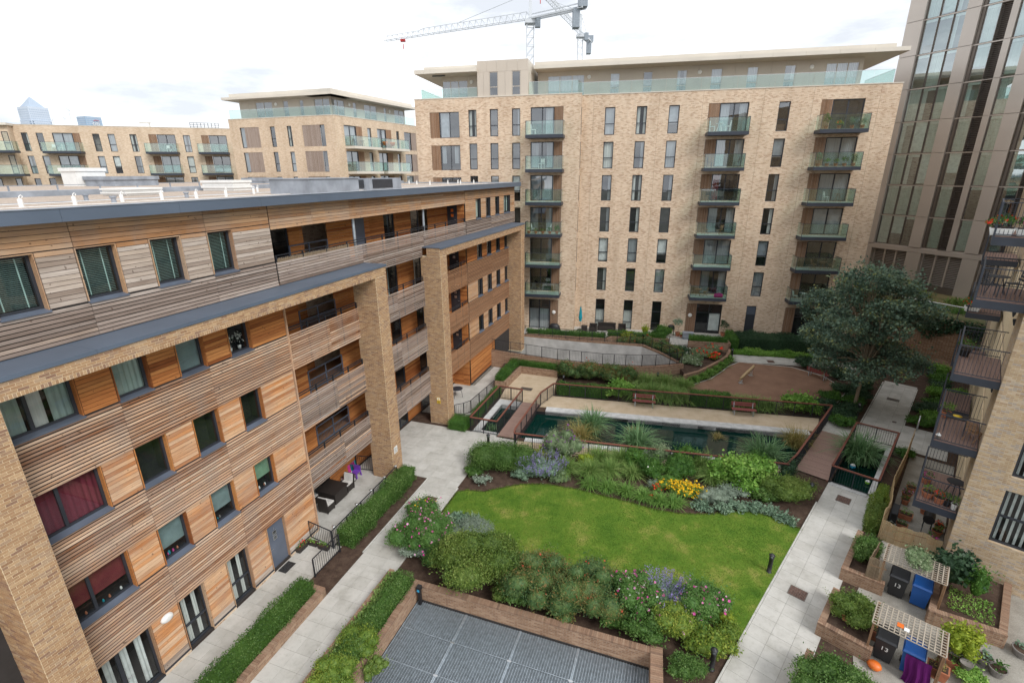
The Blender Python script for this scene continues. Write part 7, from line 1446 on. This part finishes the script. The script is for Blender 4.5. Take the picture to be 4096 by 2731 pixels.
def shell(t):
    m = MB(); m.lathe([(.05,.3),(.28,.36),(.4,.55),(.46,.8),(.44,.82),(.38,.6),(.26,.41),(.03,.36)], 16, sy=.8); m.build('shell', 'orange', t, True)
    for k in range(3): a = k*2.09; m = MB(); m.bar((0,0,.32),(.3*math.cos(a),.3*math.sin(a),0), .02); m.build('leg', 'steel', t)
shell(t); t = thing('orange_chair', 'orange shell chair on the corner block balcony, right', 'chair', CF.w(10.3,.75,ROW[5]+.01), CF.rot, 'orange shell chairs'); shell(t)
putc(c_b, CF.w(2.6,.7,ROW[5]+.01), 1., 'dark chair on the left corner block balcony, upper'); putc(tb_b, CF.w(4.,.7,ROW[5]+.01), 1., 'dark table on the left corner block balcony, upper'); putc(c_b, CF.w(3.,.7,ROW[4]+.01), 2., 'dark chair on the left corner block balcony, lower')
putc(c_w, WE.w(4.2,.7,ROW[5]+.01), .4, 'white chair on the far left upper balcony, left'); putc(c_w, WE.w(5.0,.7,ROW[5]+.01), -1., 'white chair on the far left upper balcony, right'); putc(c_w, WE.w(18.2,.7,ROW[5]+.01), .4, 'white chair on the middle balcony of the low far block'); putc(tb_w, WE.w(24.8,.7,ROW[5]+.01), 0, 'white table on the right balcony of the low far block')
putc(tb_b, RF.w(13.1,4.1,11.64), 0, 'round black bistro table on the high right balcony'); putc(c_b, RF.w(12.6,3.95,11.64), 1., 'black bistro chair on the high right balcony, left'); putc(c_b, RF.w(13.3,4.55,11.64), -2., 'black bistro chair on the high right balcony, right'); putc(c_t, RF.w(12.5,4.75,5.65), RF.rot+2.5, 'folding chair at the wall end of the middle right balcony')
t = fthing('balcony_table', 'rectangular dark table with brass tray on the middle right balcony', 'table', RF, 13.1, 4.15, 5.65); m = MB(RF); m.box(-.3,.3,-.36,.36,.66,.7); m.build('table_top', 'rattan', t)
for a in (-.27,.27):
    for b in (-.32,.32): m = MB(RF); m.bar((a,b,0),(a,b,.66), .03); m.build('leg', 'frame', t)
m = MB(); m.lathe([(.14,.705),(.16,.73),(.05,.75)], 14); m.build('tray', 'yellow', t, True)
t = fthing('lantern', 'small white lantern on the middle right balcony corner', 'lantern', RF, 11.95, 3.72, 5.63); m = MB(); m.box(-.07,.07,-.07,.07,0,.16); m.build('body', 'glass', t); m = MB(); m.lathe([(.1,.16),(.05,.22),(.02,.26)], 8); m.build('cap', 'white', t)
for i, (s, d, r, l, sq) in enumerate([(12.35,3.95,.24,'round terracotta pot with herbs on the lowest right balcony',0),(12.15,4.35,.2,'terracotta pot with red edge on the lowest right balcony',0),(12.1,4.62,.13,'slim dark pot on the lowest right balcony',0),(12.0,4.85,.12,'white pot on the lowest right balcony',0),(13.6,3.8,.2,'tall flowering pot on the lowest right balcony',0)]): potplant(l, RF.w(s,d,2.66), .25, .35, ['bright','rose','box','fern','rose'][i], .07, .28, r, ['terracotta','terracotta','black','white','terracotta'][i], 'pots on the lowest right balcony', fl='pink' if i == 4 else ('red' if i == 1 else None))
putc(tb_b, RF.w(13.2,4.75,2.66), 0, 'round dark folding table on the lowest right balcony')
potplant('window box of red and pink geraniums high on the right edge', RF.w(24.3,3.75,8.62), .55, .6, 'rose', .08, .25, .35, 'white', None, 'red', nf=40, square=True, rot=RF.rot)
potplant('box of red geraniums on the topmost right balcony', RF.w(12.0,3.75,13.97), .5, .55, 'rose', .08, .25, .35, 'white', 'geranium boxes on the topmost right balcony', 'red', nf=40, square=True, rot=RF.rot); potplant('box of pink geraniums on the topmost right balcony', RF.w(12.05,4.45,13.97), .5, .55, 'rose', .08, .25, .35, 'white', 'geranium boxes on the topmost right balcony', 'pink', nf=40, square=True, rot=RF.rot)
potplant('trailing green pot on the second highest right balcony', RF.w(14.5,3.8,8.62), .35, .5, 'box', .09, .3, .2, 'black', None, None, 0., 200); potplant('leafy herb pot at the far end of the middle right balcony', RF.w(14.6,3.8,5.64), .3, .45, 'bright', .08, .28, .18, 'terracotta', None, None, 0., 200)
# ---- ground floor garden on the right
def cane_fence(label, pts, h=1.55, mat='bamboo', gap=.035, name='bamboo_fence'):
    t = fthing(name, label, 'fence', RF, pts[0][0], pts[0][1]); o = (pts[0][0], pts[0][1], 0); m = MB(RF, o); k = 0; n_ = 0
    for p, q in zip(pts, pts[1:]):
        L_ = math.hypot(q[0]-p[0], q[1]-p[1]); n = int(L_/gap)
        for i in range(n):
            x, y = p[0]+(q[0]-p[0])*i/n, p[1]+(q[1]-p[1])*i/n; hh = h*(1+.03*math.sin(k*.33)+.03*rr()); k += 1
            g = m
            g.hexa([(x-.016,y-.012,0),(x+.016,y-.012,0),(x+.016,y+.012,0),(x-.016,y+.012,0),(x-.016,y-.012,hh),(x+.016,y-.012,hh),(x+.016,y+.012,hh),(x-.016,y+.012,hh)], rr()*.999+.001)
        for z in (.3, h*.8): g = MB(RF, o); g.bar((p[0],p[1]+.03,z),(q[0],q[1]+.03,z), .02, .04); g.build('cross_rail', 'timberbrown', t)
    m.build('canes', mat, t, kind='stuff')
cane_fence('long bamboo cane fence screening the right hand garden', [(22.3,2.85),(18.9,2.8),(15.5,2.65),(13.,2.85),(11.95,2.72)], 1.5); cane_fence('low bamboo cane fence turning across to the flats', [(11.95,2.75),(11.85,3.3),(12.1,4.3),(11.9,4.9)], 1.0); cane_fence('dark reed screen beside the first black bin', [(8.0,2.75),(8.1,3.3)], 1.5, 'reed', name='reed_screen'); cane_fence('dark reed screen closing the first bin store', [(9.4,2.9),(8.0,2.75)], 1.45, 'reed', name='reed_screen')
poly_sheet('garden_paving', [[xy(RF.w(s,d)) for s,d in ((11.4,2.9),(22.,2.95),(22.,4.98),(11.62,4.98),(11.62,9.),(2.,9.),(2.,3.5),(7.,2.6))]], -.006, 'oldpave')
def rplanter(label, pts, soil, z=.58): return planter(label, RF, pts, z, soil)
rplanter('first low brick planter with loose hedge right of the path', [(11.,2.1),(8.0,2.05),(8.05,2.75),(8.1,3.3)], [(8.1,2.15),(10.9,2.2),(10.9,2.9),(8.15,3.2)]); rplanter('middle low brick planter right of the path', [(6.4,2.05),(4.35,2.0),(4.3,3.45)], [(4.45,2.1),(6.4,2.1),(6.4,3.3),(4.4,3.4)]); rplanter('nearest low brick planter right of the path', [(2.7,2.0),(-3.,2.0)], [(-3,2.1),(2.6,2.1),(2.6,4.),(-3,4.)])
rplanter('raised brick bed of salad seedlings against the brick wall', [(11.4,4.95),(7.75,4.92),(8.2,6.85),(11.3,7.)], [(7.9,5.05),(11.3,5.05),(11.3,6.9),(8.3,6.75)], .6)
def mk_bin(mat):
    t = thing('wheelie_bin', 'x', 'bin', (0,0,0), 0., 'wheelie bins in the right hand gardens'); m = MB(); m.hexa([(-.24,-.26,.06),(.24,-.26,.06),(.24,.2,.12),(-.24,.2,.12),(-.29,-.36,.96),(.29,-.36,.96),(.29,.33,.96),(-.29,.33,.96)]); m.build('body', mat, t)
    m = MB(); m.box(-.31,.31,-.38,.36,.94,.98); m.build('rim', mat, t); m = MB(); m.hexa([(-.3,-.4,.985),(.3,-.4,.985),(.3,.34,.985),(-.3,.34,.985),(-.27,-.34,1.04),(.27,-.34,1.04),(.27,.3,1.08),(-.27,.3,1.08)]); m.build('lid', mat, t); m = MB(); m.tube([(-.2,.36,1.0),(-.2,.42,1.02),(.2,.42,1.02),(.2,.36,1.0)], .018, 6); m.build('handle', mat, t)
    for x in (-.25,.25): m = MB(); m.tube([(x-.03,.25,.1),(x+.03,.25,.1)], .1, 14); m.build('wheel', 'black', t)
    return t
for i, (s, d, mt, l) in enumerate(((8.55,3.78,'bin_black','black wheelie bin numbered 13 under the rear trellis'),(8.55,4.5,'bin_blue','blue wheelie bin under the rear trellis'),(4.85,3.85,'bin_black','black wheelie bin numbered 13 under the front trellis'),(4.85,4.6,'bin_blue','blue wheelie bin under the front trellis'))):
    t = mk_bin(mt); t['label'] = l; t.location = RF.w(s,d); t.rotation_euler = (0,0,RF.rot)
    if mt == 'bin_black': text('house_number', '13', .24, 'text_white', t, (0,-.332,.62), (PI/2+.1, 0, 0), .003)
def pergola(label, s0, s1, d0, d1, z):
    t = fthing('trellis_canopy', label, 'trellis', RF, s0, d0, 0, 'trellis roofs over the bins'); o = (s0, d0, 0)
    n = 9; k = 0
    for i in range(n+1): x = s0+(s1-s0)*i/n; g = MB(RF, o); g.box(x-.017, x+.017, d0, d1, z, z+.018); g.build('lath', 'trellis', t)
    n = 13
    for i in range(n+1): y = d0+(d1-d0)*i/n; g = MB(RF, o); g.box(s0, s1, y-.017, y+.017, z+.019, z+.035); g.build('lath', 'trellis', t)
    for x in (s0+.05, s1-.05):
        for y in (d0+.05, d1-.05): g = MB(RF, o); g.box(x-.035,x+.035,y-.035,y+.035,0,z); g.build('post', 'timberbrown', t)
    g = MB(RF, o); g.box(s0,s1,d1-.03,d1,.1,z-.05); g.build('back_board', 'timberbrown', t)
pergola('weathered trellis roof over the rear pair of bins', 8.05, 9.3, 3.15, 5.1, 1.62); pergola('weathered trellis roof over the front pair of bins', 4.3, 5.5, 3.35, 5.3, 1.62)
t = fthing('paint_cards', 'orange and white cards lying on the front trellis roof', 'cards', RF, 4.75, 4.1, 1.66); m = MB(RF); m.box(-.1,.1,-.12,.06,0,.02); m.build('card', 'orange', t); m = MB(RF); m.box(-.16,.0,.08,.22,0,.02); m.build('card', 'white', t)
t = fthing('ball', 'deflated orange ball on the garden paving', 'ball', RF, 4.1, 3.72); m = MB(); m.lathe([(.02,0),(.14,.04),(.19,.14),(.15,.24),(.02,.28)], 16, sx=1.15); m.build('ball', 'orange', t, True)
t = fthing('hanging_cloth', 'aubergine cloth draped over the front blue bin', 'cloth', RF, 4.35, 4.75, 0); m = MB(RF)
n = 16
for i in range(n):
    a0, a1 = i/n, (i+1)/n; f = lambda a: .05*math.sin(a*22)+.03*math.sin(a*9)
    for j in range(7): z0, z1 = 1.05-.16*j, 1.05-.16*(j+1); q = lambda a, z: (-.02+f(a)*(1.1-z)-.1*(1.05-z), -.32+.68*a+.12*math.sin(z*5)*.3, z); m.face([q(a0,z1),q(a1,z1),q(a1,z0),q(a0,z0)])
m.build('cloth', 'aubergine', t, True)
GP = 'pots on the right hand garden paving'
for i, (s, d, pr_, sq, lf, l, fl) in enumerate([(14.5,3.45,.3,1,'bright','square terracotta planter far along the fence',None),(13.45,3.42,.24,1,'rose','small square terracotta planter in the middle of the row',None),(12.75,3.65,.32,1,'bright','large square terracotta planter near the fence corner',None),(12.35,3.4,.16,0,'rose','round terracotta pot at the fence corner',None),(16.7,4.1,.22,0,'fern','terracotta bowl beyond the low balcony',None),(15.6,4.1,.18,0,'olive','empty looking terracotta bowl below the balcony',None),(13.15,4.55,.18,0,'rose','terracotta pot below the leafy fig','pink'),(14.0,4.7,.2,0,'bright','stacked terracotta pot by the brick wall',None),(14.5,4.75,.2,0,'rose','second stacked terracotta pot by the brick wall','red'),(12.9,3.02,.16,0,'dark','white flowering pot on the fence shelf','white'),(16.6,3.3,.22,0,'rose','pot of pink flowers tight behind the fence','pink'),(15.9,3.3,.18,0,'box','small dark pot behind the fence',None),(17.4,3.4,.22,0,'olive','leafy pot far behind the fence',None),(5.2,2.75,.28,1,'yellowleaf','terracotta trough inside the middle brick planter',None),(5.85,3.35,.22,1,'straw','tall terracotta trough by the front trellis, upper',None),(5.5,3.45,.22,1,'straw','tall terracotta trough by the front trellis, lower',None),(5.2,5.3,.3,1,'straw','large terracotta trough near the bottom edge',None),(5.9,5.75,.28,1,'box','terracotta trough with black plastic at the bottom edge',None)]): potplant(l, RF.w(s,d,.5 if i == 13 else 0), .24, .22 if i % 3 else .3, lf, .07, .28 if i < 14 else .42, pr_, 'terracotta', GP, fl, RF.rot, 240, square=bool(sq))
for i, (s, d, r) in enumerate([(6.9,5.65,.22),(6.85,6.05,.24),(6.35,6.02,.2),(6.9,6.45,.24),(6.65,6.8,.24),(8.2,7.45,.3)]): potplant('round grey stoneware pot with succulent, %s along the brick bed' % ORD[i], RF.w(s,d), .2, .25, 'sage' if i % 2 else 'box', .12, .3, r, 'potgrey', 'stoneware pots beside the raised bed', None, 0., 130)
t = fthing('barrel_grill', 'black portable grill on a stand beside the flats', 'barbecue', RF, 14.1, 4.3); m = MB(RF); m.tube([(-.3,0,.75),(.3,0,.75)], .22, 14); m.build('drum', 'black', t)
for a in (-.25,.25):
    for b in (-.15,.15): m = MB(RF); m.bar((a,b,0),(a,b,.65), .03); m.build('leg', 'steel', t)
t = fthing('plant_shelf', 'black wire plant shelf against the bamboo fence', 'shelf', RF, 13.4, 3.05)
for z in (.25,.6,.95): m = MB(RF); m.bar((-.5,0,z),(.5,0,z), .28, .02, up=(0,1,0)) if 0 else m.box(-.5,.5,-.13,.13,z,z+.015); m.build('shelf', 'steel', t)
for a in (-.5,.5):
    for b in (-.13,.13): m = MB(RF); m.bar((a,b,0),(a,b,1.3), .02); m.build('post', 'steel', t)
t = fthing('watering_can', 'dark grey plastic tub among the terracotta troughs', 'tub', RF, 5.75, 5.95, .42); m = MB(); m.lathe([(.12,0),(.18,.22),(.19,.23),(.16,.2)], 14); m.build('tub', 'potgrey', t, True)
